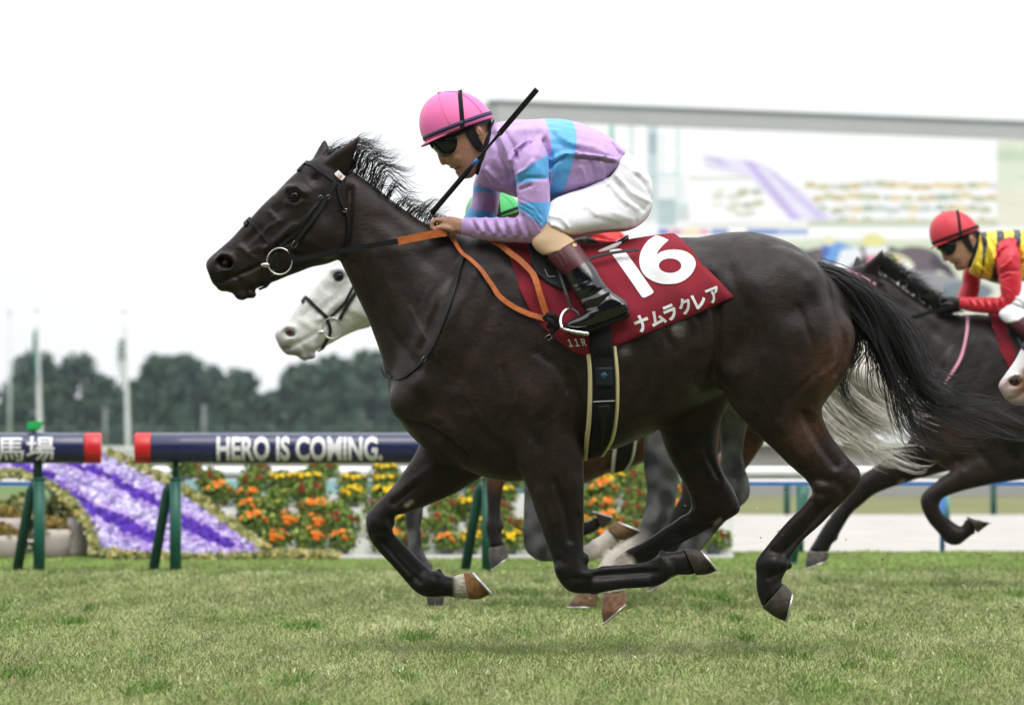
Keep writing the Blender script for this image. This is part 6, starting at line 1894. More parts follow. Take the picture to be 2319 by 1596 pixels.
# ---- saddle, girth, stirrups
saddle = empty("saddle", (X0, HY0, 0))
mb = MB()
loft(mb, MZ([((1150, 545), (1165, 590), 0, .05), ((1185, 540), (1195, 585), 0, .10), ((1240, 545), (1245, 580), 0, .13), ((1300, 552), (1300, 590), 0, .13), ((1345, 556), (1345, 588), 0, .12), (z3(760, 170), z3(770, 225), 0, .12), (z3(850, 118), z3(872, 162), 0, .115), (z3(893, 96), z3(904, 118), 0, .08)]), 4, 24, 2.4)
link("seat", mesh_of(mb, "seat"), saddle, M['black_patent'])
mb = MB(); mb.tube([(p[0], y, p[1]) for p, y in ((V2(*z3(640, 246)), -.15), (V2(*z3(720, 216)), -.152), (V2(*z3(800, 178)), -.150), (V2(*z3(850, 150)), -.14))], [.004, .011, .010, .003], 10)
link("white_piping", mesh_of(mb, "white_piping"), saddle, M['white_print'])
def flat_patch(name, outline, off, bvhs, mat, parent, mirror=False, th=.006):
    v_, f_ = shape_mesh(outline)
    for sd in ((-1, 1) if mirror else (-1,)):
        V = []
        for q in v_:
            p = V2(*q); y = -1e9
            for bv in bvhs:
                h = bv.ray_cast(Vector((p[0], sd * 3, p[1])), Vector((0, -sd, 0)))
                if h[0] is not None: y = max(y, abs(h[0].y))
            V.append((p[0], sd * ((y if y > -1 else .2) + off), p[1]))
        mb = MB(); mb.add(V, f_)
        me = mesh_of(mb, name)
        o = link(name, me, parent, M[mat]); so = o.modifiers.new("thickness", 'SOLIDIFY'); so.thickness = th; so.offset = 1
    return o
flat_patch("flap", [z3(*p) for p in ((255, 165), (272, 240), (276, 300), (310, 360), (370, 410), (440, 450), (500, 470), (560, 420), (540, 300), (470, 180), (360, 150))], .006, [BVH_C, BVH_H], 'black_leather', saddle, True)
lm = strap([z3(368, 344), z3(378, 366), z3(390, 392), z3(410, 391), z3(432, 388)], 1.6, [BVH_C, BVH_H], .018, .002, -1, name="letter_mark")
link("letter_mark", lm, saddle, M['grey_steel'])
link("surcingle_end", strap([z3(620, 300), z3(700, 275), z3(800, 252), z3(960, 232)], 7.5, BVH_C, .03, .003, -1, name="surcingle_end"), saddle, M['black_leather'])
for sd in (-1, 1):
    ys = [sd * q for q in (.26, .315, .36, .375)]
    link("stirrup_leather", strap([z3(425, 270), z3(465, 390), z3(500, 500), z3(525, 585)], 6.5, None, .0, .004, sd, name="stirrup_leather", ys=ys), saddle, M['black_leather'])
    mb = MB()
    arch = catmull(np.array([(472, 712), (460, 655), (478, 605), (515, 580), (552, 590), (582, 625)], float), 5)
    mb.tube([P3(z3(*q), sd * (.400 - .07 * t)) for q, t in zip(arch, np.linspace(0, 1, len(arch)))], .0062, 10)
    st_ = link("stirrup", mesh_of(mb, "stirrup"), saddle, M['steel'])
    mb = MB(); loft(mb, MZ([(z3(474, 698), z3(478, 722), sd * .365, .040), (z3(540, 712), z3(546, 742), sd * .362, .046), (z3(620, 722), z3(628, 756), sd * .36, .044), (z3(640, 724), z3(644, 752), sd * .36, .036)]), 3, 16, 4)
    link("tread", mesh_of(mb, "tread"), st_, M['steel'])
def wrap_strip(name, xs_l, xs_r, mat, parent, off0, puff=0., n=36, thick=.0):
    """band round the barrel between two traced edges (frame units), both flanks and under the belly"""
    L_ = catmull(np.array([V2(*q) for q in xs_l]), 6); R_ = catmull(np.array([V2(*q) for q in xs_r]), 6)
    m = len(L_); cols = 6
    prof = []
    for i in range(m):
        row = []
        for c in range(cols + 1):
            t = c / cols
            p = L_[i] * (1 - t) + R_[i] * t
            bt = np.interp(p[0], trunk_f[:, 0], trunk_f[:, 3]); z = max(p[1], bt + .0006)
            zc = np.interp(p[0], trunk_f[:, 0], (trunk_f[:, 1] + trunk_f[:, 3]) / 2)
            y = float(trunk_y(p[0], z)); k = off0 + puff * math.sin(math.pi * t) + (.014 if p[1] > WZ(800, 600) and name == 'girth' else 0)
            dn = np.array([y / .3, (z - zc) / .24]); dn = dn / (np.linalg.norm(dn) + 1e-9)
            row.append((p[0], -(y + k * abs(dn[0])), z + k * min(dn[1], 0)))
        prof.append(row)
    A = np.array(prof); B = A[::-1] * np.array([1, -1, 1])
    Gr = np.concatenate([A, B], 0); inn = Gr.copy(); inn[..., 1] *= .93; inn[..., 2] += .012 * (Gr[..., 2] < .85)
    nr, nc = Gr.shape[:2]; N = nr * nc; V = np.concatenate([Gr.reshape(-1, 3), inn.reshape(-1, 3)]); f = []
    for j in range(nr - 1):
        for i in range(nc - 1): f.append((j * nc + i, j * nc + i + 1, (j + 1) * nc + i + 1, (j + 1) * nc + i))
        for i in (0, nc - 1): f.append((j * nc + i, (j + 1) * nc + i, N + (j + 1) * nc + i, N + j * nc + i))
    mb = MB(); mb.add(V, f)
    return link(name, mesh_of(mb, name), parent, mat if not isinstance(mat, str) else M[mat])
gl = [(1331, 735), (1332, 780), (1337, 830), (1339, 870), (1338, 930), (1334, 985), (1331, 1026)]
gr = [(1376, 735), (1383, 780), (1388, 830), (1390, 870), (1389, 930), (1380, 985), (1362, 1020)]
girth = wrap_strip("girth", gl, gr, 'black_webbing', saddle, .019, .004)
PADL = wrap_strip("girth_pad", [(1324, 804), (1328, 830), (1329, 880), (1327, 940), (1323, 985), (1319, 1029)], [(1336, 804), (1340, 830), (1341, 880), (1340, 940), (1335, 985), (1331, 1032)], 'cream_pad', saddle, .010, .012)
PADR = wrap_strip("girth_pad", [(1382, 787), (1387, 830), (1389, 870), (1388, 930), (1378, 985), (1358, 1024)], [(1392, 787), (1397, 830), (1399, 870), (1398, 930), (1390, 985), (1372, 1020)], 'cream_pad', saddle, .010, .012)
BVH_G = bvh_of(girth.data)
M['label_blue'] = pmat("label_blue", (.008, .014, .022), .6, .3); M['logo_blue'] = pmat("logo_blue", (.03, .12, .19), .6, .3)
flat_patch("maker_label", [z3(*p) for p in ((682, 948), (786, 946), (790, 1066), (686, 1070))], .002, [BVH_G], 'label_blue', girth, th=.002)
flat_patch("horse_logo", [z3(*p) for p in ((715, 992), (730, 980), (742, 978), (750, 990), (758, 996), (750, 1004), (742, 1002), (736, 1008), (748, 1014), (738, 1020), (724, 1012), (718, 1004))], .0045, [BVH_G], 'logo_blue', girth, th=.001)
link("stitch_line", strap([z3(668, 1162), z3(735, 1158), z3(802, 1156)], 1.8, BVH_G, .002, .001, -1, name="stitch_line"), girth, M['white_print'])
flat_patch("keeper_tab", [z3(*p) for p in ((690, 1190), (775, 1186), (765, 1230), (748, 1262), (742, 1380), (720, 1420), (716, 1270), (700, 1235))], .002, [BVH_G], 'black_leather', girth, th=.002)
tag(saddle, "small black racing saddle with cream-edged girth on the leading horse", "saddle", "saddles")

# ---- bridle
bridle = empty("bridle", (X0, HY0, 0))
BR = []
def bpart(name, me, mat, parent=None, keep=True):
    o = link(name, me, parent or bridle, M[mat] if isinstance(mat, str) else mat)
    if keep: BR.append(o)
    return o
for sd in (-1, 1):
    bpart("browband", strap([z1(800, 378), z1(840, 352), z1(890, 348), z1(960, 378), z1(1060, 450), z1(1172, 535)], 10, BVH_H, .003, .005, sd, name="browband"), 'black_leather')
    bpart("noseband", strap([z1(388, 822), z1(412, 796), z1(450, 806), z1(520, 888), z1(580, 955), z1(645, 1025)], 11, BVH_H, .003, .005, sd, name="noseband"), 'black_leather')
    bpart("cheek_strap", strap([z1(1165, 440), z1(1120, 510), z1(1060, 625), z1(960, 790), z1(850, 930), z1(765, 1050)], 10.5, BVH_H, .004, .006, sd, name="cheek_strap"), 'black_leather')
    bpart("cheek_strap", strap([z1(1090, 560), z1(1010, 640), z1(930, 750), z1(840, 880), z1(750, 960), z1(680, 1015)], 8.5, BVH_H, .003, .005, sd, name="cheek_strap"), 'black_leather')
    bpart("throat_latch", strap([z1(1145, 540), z1(1165, 650), z1(1200, 730), z1(1225, 860), z1(1212, 1010)], 8.5, BVH_H, .006, .005, sd, name="throat_latch"), 'black_leather')
    bpart("chin_strap", strap([z1(640, 1040), z1(660, 1120), z1(650, 1190), z1(600, 1260), z1(520, 1360)], 10, BVH_H, .004, .006, sd, name="chin_strap"), 'black_leather')
    c = V2(*z1(682, 1132)); yb = sd * .068
    mb = MB(); mb.tube([(c[0] + .047 * math.cos(a), yb - sd * .004 * math.sin(a), c[1] + .050 * math.sin(a)) for a in np.linspace(0, 2 * math.pi, 37)], .0034, 8, False)
    bpart("bit_ring", mesh_of(mb, "bit_ring"), 'steel')
    mb = MB(); p = V2(*z1(568, 1162)); mb.ellipsoid((p[0], yb, p[1]), (.019, .010, .010)); mb.tube([(p[0], yb, p[1]), (p[0] - .012, yb * .6, p[1]), (p[0] - .012, -yb * .1, p[1])], [.008, .007, .006], 8)
    bpart("bit", mesh_of(mb, "bit"), 'steel')
    for q, sz, an in ((z1(1008, 628), 9, .6), (z1(1068, 625), 9, .6), (z1(800, 1000), 14, .9), (z1(1200, 728), 9, -.3), (z1(625, 1222), 12, .5)):
        pp = V2(*q); h = BVH_H.ray_cast(Vector((pp[0], sd * 3, pp[1])), Vector((0, -sd, 0))); yy = (h[0].y if h[0] is not None else sd * .06) + sd * .012
        bpart("buckle", buckle(q, yy, sz, an), 'steel')
tagm = strap([z1(1128, 432), z1(1150, 455), z1(1178, 482)], 14, BVH_H, .014, .003, -1, name="number_tag")
bt_ = link("number_tag", tagm, bridle, M['white_print'])
M['tag_ink'] = pmat("tag_ink", (.45, .20, .08), .6)
print_on("tag_figures", "16", z1(1140, 462), z1(1172, 478), 9, .02, bt_, mat='tag_ink', bvh=bvh_of(tagm), off=.002)
# reins: black rubber, orange grip, slack loop
def ribbon3(pts, width, thick, name, wdir=(0, 0, 1), k=6):
    P = catmull(np.array(pts, float), k); t = np.gradient(P, axis=0); t /= np.linalg.norm(t, axis=1)[:, None]
    w = np.array(wdir, float) - t * (t @ np.array(wdir, float))[:, None]; w /= np.linalg.norm(w, axis=1)[:, None]
    n = np.cross(t, w); a, b = width / 2, thick / 2
    ring = np.stack([P - w * a - n * b, P + w * a - n * b, P + w * a + n * b, P - w * a + n * b], 1); m = len(P); f = []
    for i in range(m - 1):
        for j in range(4): f.append((i * 4 + j, i * 4 + (j + 1) % 4, (i + 1) * 4 + (j + 1) % 4, (i + 1) * 4 + j))
    f.append((3, 2, 1, 0)); f.append(tuple((m - 1) * 4 + j for j in range(4)))
    mb = MB(); mb.add(ring.reshape(-1, 3), f); return mesh_of(mb, name, False)
rein_pts = {-1: ([P3(z1(758, 1080), -.075), P3(z1(840, 1112), -.092), P3(z1(1100, 1068), -.125), P3(z1(1400, 1016), -.140), P3(z1(1640, 975), -.140)],
                 [P3(z1(1625, 978), -.1405), P3(z1(1760, 950), -.136), P3(z1(1900, 922), -.125), P3(z1(2010, 905), -.110)])}
RB = link("rein", ribbon3(rein_pts[-1][0], .0195, .005, "rein"), bridle, M['black_webbing'])
link("rein", ribbon3([(p[0], -p[1] + .0, p[2]) for p in rein_pts[-1][0]], .0195, .005, "rein"), bridle, M['black_webbing'])
link("rein_grip", ribbon3(rein_pts[-1][1], .029, .007, "rein_grip"), bridle, M['orange_leather'])
link("rein_grip", ribbon3([(p[0], -p[1] * .75, p[2]) for p in rein_pts[-1][1]], .029, .007, "rein_grip"), bridle, M['orange_leather'])
link("slack_rein", strap([(1019, 537), (1032, 556), (1046, 574), (1068, 594), (1092, 620), (1112, 648), (1134, 677), (1166, 701), (1203, 718), (1236, 727)], 11.5, [BVH_H, BVH_C], .012, .005, -1, name="slack_rein", taper=[1.1, .8, .75, .9, 1, 1.05, 1.1, 1.15]), bridle, M['orange_leather'])
link("slack_rein", strap([(1078, 541), (1122, 560), (1172, 593), (1200, 620), (1216, 646), (1229, 680), (1242, 716)], 14.5, [BVH_H, BVH_C], .022, .005, -1, name="slack_rein"), bridle, M['orange_leather'])
mb = MB()
cy = -float(trunk_y(V2(1248, 735)[0], V2(1248, 735)[1])) - .045
mb.tube([P3((1232, 728), cy), P3((1240, 718), cy - .008), P3((1254, 720), cy - .01), P3((1262, 732), cy - .006), P3((1258, 746), cy), P3((1248, 752), cy + .004)], .0115, 10)
mb.tube([P3((1236, 722), cy - .004), P3((1246, 732), cy - .014), P3((1256, 742), cy - .010), P3((1248, 756), cy), P3((1240, 766), cy + .004)], [.011, .012, .011, .010, .010], 10)
mb.tube([P3((1260, 726), cy - .002), P3((1248, 738), cy - .012), P3((1238, 744), cy - .004)], .010, 10)
link("rein_knot", mesh_of(mb, "rein_knot"), bridle, M['black_webbing'])
link("buckle", buckle((1241, 768), cy - .012, 13, .5), bridle, M['steel'])
tag(bridle, "black leather bridle with steel ring bit and orange-gripped reins on the leading horse", "bridle", "bridles")
# neck strap
ns = empty("neck_strap", (X0, HY0, 0))
for sd in (-1, 1):
    link("strap", strap([(1050, 585), (1036, 640), (1012, 715), (988, 775), (962, 816), (930, 845), (906, 857), (884, 852), (872, 842)], 9.5, BVH_H, .004, .004, sd, name="strap"), ns, M['black_leather'])
link("loose_end", strap([(893, 856), (876, 850), (864, 838), (856, 834)], 7, BVH_H, .008, .004, -1, name="loose_end"), ns, M['black_leather'])
h = BVH_H.ray_cast(Vector((V2(962, 816)[0], -3, V2(962, 816)[1])), Vector((0, 1, 0)))
link("buckle", buckle((962, 815), h[0].y - .010, 11, .8), ns, M['steel'])
tag(ns, "thin black strap round the base of the leading horse's neck", "neck strap")

# ================================================================ RIDERS IN THE SADDLE
M['helm_pink'] = helmet_mat("helmet_pink", (.86, .17, .44)); M['helm_green'] = helmet_mat("helmet_green", (.06, .46, .13)); M['helm_red'] = helmet_mat("helmet_red", (.62, .035, .06))
M['band_navy'] = pmat("band_navy", (.030, .022, .085), .6)
rider1 = make_rider((X0, HY0, 0), "jockey in pink helmet and lilac silks with sky-blue bands crouching in front", silks_lilac, M['helm_pink'], M['band_navy'])
# crown mark on the boot top and pulls
CUFF = BVHTree.FromPolygons([Vector(p) for p in co(BOOT[-1][0])], [tuple(p.vertices) for p in BOOT[-1][0].polygons])
boot0 = [c for c in rider1.children if c.name.startswith("boot")][0]
M['gold'] = pmat("gold_print", (.55, .36, .10), .4)
def on_boot(nm, pl, mt):
    v_, f_ = shape_mesh(pl); V = []
    for q in v_:
        p = V2(*q); hh = CUFF.ray_cast(Vector((p[0], -3, p[1])), Vector((0, 1, 0))); V.append((p[0], (hh[0].y if hh[0] is not None else -.33) - .002, p[1]))
    mb = MB(); mb.add(V, f_); link(nm, mesh_of(mb, nm, False), boot0, mt)
on_boot("crown_mark", [z3(*p) for p in ((534, 165), (540, 176), (546, 162), (552, 174), (560, 166), (564, 186), (540, 192))], M['gold'])
for k in range(4):
    x0, y0 = 420 + k * 26, 222 - k * 15
    link("boot_seam", strap([z3(x0, y0), z3(x0 + 34, y0 + 46), z3(x0 + 60, y0 + 92)], 1.2, CUFF, .001, .0015, -1, name="boot_seam"), boot0, pmat("seam_pale", (.16, .07, .07), .4))
whip = empty("riding_whip", (X0, HY0, 0))
def wl_(t): a, b = np.array(z2(258, 1052)), np.array(z2(1090, 98)); return tuple(a + (b - a) * t)
yw = lambda t: -.105 - .19 * t
mb = MB(); mb.tube([P3(wl_(t), yw(t)) for t in np.linspace(0, .40, 14)], [.0105] * 4 + [.0100] * 8 + [.008, .006], 12); link("handle", mesh_of(mb, "handle"), whip, M['black_webbing'])
mb = MB(); mb.tube([P3(wl_(t), yw(t)) for t in np.linspace(.385, .66, 8)], [.0062, .006, .0055, .0052, .0050, .0052, .0060, .0075], 10); link("shaft", mesh_of(mb, "shaft"), whip, M['black_leather'])
mb = MB(); mb.tube([P3(wl_(t), yw(t)) for t in (.395, .44)], .0072, 12); link("blue_ring", mesh_of(mb, "blue_ring"), whip, M['rail_blue'])
link("flap", ribbon3([P3(wl_(.64), yw(.64)), P3(wl_(.8), yw(.8)), P3(wl_(1.0), yw(1.0))], .0205, .010, "flap", (.75, 0, -.66)), whip, M['black_leather'])
tag(whip, "black riding whip with a blue ring slanting past the pink-helmeted jockey's face", "whip")

# ================================================================ THE OTHER HORSES
def sub_horse(label, D_, sh, nrot, hrot, legs, hooves, coatfn, mat, voxel=.011, lstr=None):
    s = FOC / D_
    root = empty("horse", (X0 + sh[0], D_, sh[1]))
    lm_ = [metric(l, s, sh) for l in legs] if legs is not None else [metric(l) for l in legs_v]
    me, mh, fh = build_horse("body", lm_, nrot, hrot, voxel, True, lstr, 3)
    coatfn(me, fh, mh)
    link("body", me, root, mat)
    add_hooves(root, hooves if legs is not None else hoof_v, s if legs is not None else 600., sh if legs is not None else (0, 0))
    eyes(root, mh); nostril(root, mh, M['nostril'])
    tag(root, label, "horse", "racehorses")
    return root, mh, s
def copy_bridle(root_loc, mh, label, mat=None, skip=()):
    r_ = empty("bridle", root_loc)
    for o in BR:
        if any(o.name.startswith(k) for k in skip): continue
        c = o.copy(); COL.objects.link(c); c.parent = r_; c.matrix_local = mh.copy()
        if mat is not None and not o.name.startswith(("bit", "buckle")):
            c.data = o.data.copy(); c.data.materials.clear(); c.data.materials.append(mat)
    return tag(r_, label, "bridle", "bridles")

# ---- grey horse (white head, dappled legs)
GD = FOC / 470.; GSH = (.075, -.01)
g_legs = [
    [(1000, 930, 1130, 1000, .12, .095), (960, 1010, 1050, 1060, .12, .075), (925, 1090, 985, 1110, .12, .055), (914, 1140, 960, 1145, .12, .047), (916, 1165, 958, 1165, .12, .044), (920, 1200, 952, 1198, .12, .031), (924, 1245, 957, 1243, .12, .031), (931, 1285, 975, 1280, .12, .038), (948, 1312, 984, 1305, .12, .034), (964, 1350, 1003, 1348, .12, .037)],
    [(1170, 930, 1290, 930, -.12, .095), (1184, 1010, 1262, 1010, -.12, .075), (1187, 1080, 1245, 1080, -.12, .06), (1186, 1150, 1236, 1150, -.12, .050), (1184, 1205, 1238, 1195, -.12, .046), (1190, 1245, 1250, 1212, -.12, .044), (1222, 1268, 1262, 1225, -.12, .036), (1270, 1270, 1278, 1234, -.12, .030), (1318, 1270, 1320, 1234, -.12, .032), (1346, 1268, 1344, 1222, -.12, .037), (1372, 1246, 1358, 1210, -.12, .033), (1400, 1222, 1374, 1195, -.12, .036)],
    [(1480, 830, 1640, 830, -.13, .11), (1462, 920, 1560, 925, -.13, .085), (1455, 990, 1535, 1000, -.13, .068), (1456, 1060, 1536, 1070, -.13, .058), (1462, 1115, 1530, 1125, -.13, .05), (1454, 1170, 1516, 1180, -.13, .046), (1436, 1200, 1492, 1214, -.13, .036), (1400, 1230, 1440, 1258, -.13, .031), (1362, 1266, 1402, 1290, -.13, .033), (1342, 1300, 1390, 1310, -.13, .038), (1322, 1322, 1368, 1328, -.13, .034), (1304, 1344, 1352, 1340, -.13, .037)],
    [(1590, 850, 1740, 850, .12, .10), (1620, 930, 1705, 935, .12, .075), (1632, 1000, 1688, 1005, .12, .06), (1634, 1050, 1688, 1050, .12, .052), (1640, 1095, 1700, 1090, .12, .048), (1642, 1120, 1698, 1128, .12, .044), (1610, 1150, 1660, 1165, .12, .034), (1572, 1195, 1612, 1220, .12, .031), (1532, 1250, 1572, 1272, .12, .033), (1510, 1278, 1552, 1290, .12, .037), (1495, 1300, 1534, 1306, .12, .033), (1478, 1316, 1520, 1310, .12, .036)]]
g_hooves = [((964, 1352, 1005, 1350, .12, .043), (968, 1370, 1004, 1362, .12, .05), (976, 1385, 1002, 1376, .12, .052), 'dark'),
            ((1402, 1223, 1374, 1194, -.12, .043), (1430, 1216, 1384, 1186, -.12, .05), (1456, 1206, 1392, 1180, -.12, .052), 'brown'),
            ((1303, 1344, 1354, 1340, -.13, .043), (1294, 1358, 1352, 1356, -.13, .05), (1284, 1371, 1350, 1370, -.13, .052), 'brown'),
            ((1478, 1317, 1521, 1309, .12, .043), (1472, 1330, 1520, 1312, .12, .05), (1468, 1341, 1516, 1314, .12, .052), 'pink')]
def grey_coat(me, fh, mh):
    v = co(me); P = v[:, [0, 2]]; n = len(v)
    wht = np.array([.66, .66, .655]); grey = np.array([.13, .13, .135]); dk = np.array([.022, .022, .024])
    eye = fh(V2(670, 446)); nose = fh(V2(500, 610))
    hd = 1 - band(P[:, 0], fh(V2(800, 450))[0], fh(V2(800, 450))[0] + .5)
    c = wht * hd[:, None] + grey * (1 - hd)[:, None]
    low = band(-P[:, 1], -.98, -.70)
    dap = np.clip(.5 + .9 * vnoise(v, 46, 15), 0, 1)
    c = c * (1 - low[:, None]) + (dk * (1 - dap[:, None] * .38) + np.array([.24, .24, .25]) * dap[:, None] * .38) * low[:, None]
    c *= (1 + .14 * vnoise(v, 30, 16))[:, None]
    we = np.exp(-(np.linalg.norm(P - eye, axis=1) / .030) ** 2); c = c * (1 - we[:, None] * .9) + dk * we[:, None] * .9
    wn_ = np.clip(np.exp(-(segdist(P, [fh(V2(478, 605)), fh(V2(505, 655)), fh(V2(560, 668))]) / .034) ** 2) * .75, 0, 1); c = c * (1 - wn_[:, None]) + np.array([.16, .14, .14]) * wn_[:, None]
    # white stockings on the tucked fore and the planted hind
    sg = FOC / GD
    for q, r in (((1375, 1225), 36), ((1400, 1240), 44), ((1360, 1290), 40), ((1330, 1325), 30)):
        cc = T(q, sg, GSH); w = np.clip(1.4 * np.exp(-(np.linalg.norm(P - cc, axis=1) / (r / sg)) ** 2), 0, 1) * (v[:, 1] < 0); c = c * (1 - w[:, None]) + np.array([.55, .50, .45]) * w[:, None]
    setcol(me, np.clip(c, .004, 1))
grey, MHG, sg = sub_horse("white-headed grey racehorse half hidden behind the leading dark horse", GD, GSH, .185, -.095, g_legs, g_hooves, grey_coat, M['coat_grey'])
mb_g = [G([(1700, 690), (1770, 750), (1830, 830), (1880, 900), (1950, 960), (2030, 985), (2075, 992)], 520, .03, .055, .05, 0, .1, sg, GSH),
        G([(1700, 690), (1780, 740), (1860, 800), (1930, 870), (2010, 910), (2090, 930)], 520, .03, .07, .05, 0, -.05, sg, GSH),
        G([(1700, 700), (1770, 780), (1840, 870), (1900, 950), (1960, 990), (2000, 1000)], 300, .03, .04, .05, 0, 0, sg, GSH),
        G([(1800, 780), (1880, 830), (1960, 850), (2040, 880), (2110, 900)], 300, .04, .06, .05, 0, 0, sg, GSH)]
link("tail", strands("tail", mb_g, 31, .0034, 14, 14), grey, M['hair_white'])
gm = [G([tuple(crest_v(t) + [0, 6]), tuple(crest_v(t) + [14, -16]), tuple(crest_v(t) + [40, -14]), tuple(crest_v(t) + [66, 6])], 10, .01, .02, .02, -.02, -.04) for t in np.linspace(.02, 1, 22)]
link("mane", strands("mane", gm, 33, .0018, 10), grey, M['hair_white'])
copy_bridle((X0 + GSH[0], GD, GSH[1]), MHG, "black bridle with noseband on the white-headed grey horse")
r2 = make_rider((X0 + .125, GD, -.11), "jockey in green helmet and red and black silks, glimpsed under the leading jockey's arm", silks_red_black, M['helm_green'], M['black_cloth'])
def copy_cloth(loc, label):
    c = empty("saddle_cloth", loc); link("cloth", CLOTH, c); return tag(c, label, "saddle cloth", "saddle cloths")
def copy_saddle(loc, label, padmat=None):
    c = empty("saddle", loc)
    for o in list(saddle.children):
        q = o.copy(); COL.objects.link(q); q.parent = c
        if padmat is not None and o.name.startswith("girth_pad"):
            q.data = o.data.copy(); q.data.materials.clear(); q.data.materials.append(padmat)
    return tag(c, label, "saddle", "saddles")
copy_cloth((X0 + GSH[0] + .03, GD, GSH[1]), "saddle cloth under the green-helmeted jockey on the grey horse")

# ---- bay horse hidden behind both
BD = FOC / 436.; BSH = (.245, -.10)
b_legs = [
    [(1110, 960, 1250, 980, -.12, .095), (1105, 1030, 1200, 1050, -.12, .075), (1100, 1075, 1150, 1085, -.12, .05), (1101, 1115, 1138, 1115, -.12, .036), (1103, 1155, 1134, 1155, -.12, .031), (1098, 1192, 1137, 1190, -.12, .038), (1105, 1218, 1137, 1214, -.12, .033), (1108, 1240, 1144, 1233, -.12, .036)],
    [(1200, 960, 1320, 960, .12, .09), (1226, 1040, 1292, 1040, .12, .07), (1238, 1110, 1290, 1110, .12, .055), (1240, 1165, 1292, 1158, .12, .046), (1250, 1200, 1300, 1172, .12, .042), (1285, 1214, 1306, 1180, .12, .032), (1325, 1214, 1326, 1182, .12, .034), (1345, 1206, 1340, 1176, .12, .034), (1362, 1194, 1350, 1168, .12, .036)],
    [(1560, 920, 1720, 900, -.13, .11), (1550, 1000, 1650, 990, -.13, .085), (1542, 1070, 1610, 1065, -.13, .06), (1540, 1120, 1596, 1118, -.13, .05), (1522, 1150, 1578, 1158, -.13, .040), (1496, 1195, 1532, 1210, -.13, .031), (1470, 1235, 1508, 1246, -.13, .036), (1456, 1258, 1490, 1262, -.13, .034), (1448, 1274, 1484, 1274, -.13, .036)],
    [(1610, 900, 1790, 900, .13, .11), (1640, 980, 1745, 985, .13, .085), (1628, 1050, 1695, 1060, .13, .06), (1602, 1105, 1660, 1110, .13, .05), (1585, 1140, 1636, 1150, .13, .040), (1550, 1180, 1586, 1195, .13, .031), (1520, 1222, 1560, 1232, .13, .036), (1506, 1248, 1540, 1252, .13, .034), (1496, 1264, 1532, 1264, .13, .036)]]
b_hooves = [((1107, 1240, 1146, 1232, -.12, .043), (1108, 1264, 1149, 1246, -.12, .05), (1113, 1288, 1151, 1258, -.12, .052), 'grey'),
            ((1363, 1196, 1349, 1166, .12, .043), (1376, 1188, 1346, 1162, .12, .05), (1388, 1174, 1340, 1160, .12, .052), 'grey'),
            ((1446, 1274, 1486, 1274, -.13, .043), (1442, 1286, 1484, 1286, -.13, .05), (1438, 1296, 1484, 1296, -.13, .052), 'dark'),
            ((1494, 1264, 1534, 1264, .13, .043), (1490, 1276, 1532, 1276, .13, .05), (1486, 1286, 1532, 1286, .13, .052), 'dark')]
def bay_coat(me, fh, mh):
    v = co(me); low = band(-v[:, 2], -.74, -.62)
    c = np.array([.085, .030, .014]) * (1 + .2 * vnoise(v, 9, 5))[:, None]
    c = c * (1 - low[:, None]) + np.array([.010, .009, .009]) * low[:, None]
    setcol(me, c)
bay, MHB, sb = sub_horse("bay racehorse almost hidden beyond the grey, its brown belly and dark legs showing", BD, BSH, .02, .78, b_legs, b_hooves, bay_coat, M['coat_bay'], .012)
link("tail", strands("tail", [G([(1790, 790), (1840, 850), (1890, 920), (1950, 970), (2000, 1000)], 240, .03, .055, .05, 0, .1, sb, BSH), G([(1790, 790), (1850, 860), (1900, 940), (1945, 985), (1975, 1010)], 160, .03, .05, .05, 0, .0, sb, BSH)], 41, .0022, 12), bay, M['hair_black'])
M['pad_white'] = pmat("pad_white", (.70, .69, .66), .8, .2)
copy_saddle((X0 + BSH[0], BD, BSH[1]), "saddle with white-edged black girth round the bay horse's belly", M['pad_white'])
copy_cloth((X0 + BSH[0], BD, BSH[1]), "saddle cloth on the hidden bay horse")

# ---- dark horse of the red-helmeted jockey
KD = FOC / 408.; KSH = (2.665, -.08)
k_legs = [
    [(2120, 930, 2260, 1050, .12, .10), (2070, 990, 2140, 1070, .12, .078), (2000, 1044, 2045, 1096, .12, .060), (1952, 1076, 1988, 1118, .12, .050), (1928, 1105, 1965, 1135, .12, .044), (1902, 1145, 1936, 1160, .12, .033), (1878, 1176, 1914, 1192, .12, .031), (1860, 1203, 1898, 1220, .12, .036), (1846, 1228, 1886, 1236, .12, .034), (1834, 1247, 1880, 1251, .12, .037)],
    [(2240, 940, 2360, 1080, -.12, .10), (2200, 1020, 2262, 1092, -.12, .08), (2150, 1062, 2196, 1106, -.12, .062), (2108, 1095, 2148, 1120, -.12, .052), (2083, 1120, 2128, 1130, -.12, .047), (2082, 1146, 2124, 1148, -.12, .044), (2096, 1178, 2134, 1164, -.12, .034), (2120, 1206, 2154, 1180, -.12, .031), (2142, 1230, 2172, 1194, -.12, .038), (2168, 1232, 2178, 1192, -.12, .034), (2192, 1214, 2180, 1178, -.12, .035), (2208, 1204, 2186, 1170, -.12, .036)],
    [(2700, 860, 2900, 880, -.13, .11), (2720, 980, 2840, 980, -.13, .08), (2770, 1060, 2850, 1060, -.13, .055), (2800, 1110, 2870, 1110, -.13, .05), (2780, 1160, 2820, 1170, -.13, .031), (2740, 1220, 2780, 1235, -.13, .034), (2720, 1270, 2760, 1270, -.13, .036)],
    [(2640, 860, 2840, 880, .13, .11), (2650, 980, 2760, 980, .13, .08), (2670, 1060, 2740, 1060, .13, .055), (2690, 1110, 2750, 1110, .13, .05), (2650, 1160, 2690, 1175, .13, .031), (2600, 1220, 2640, 1235, .13, .034), (2590, 1270, 2630, 1270, .13, .036)]]
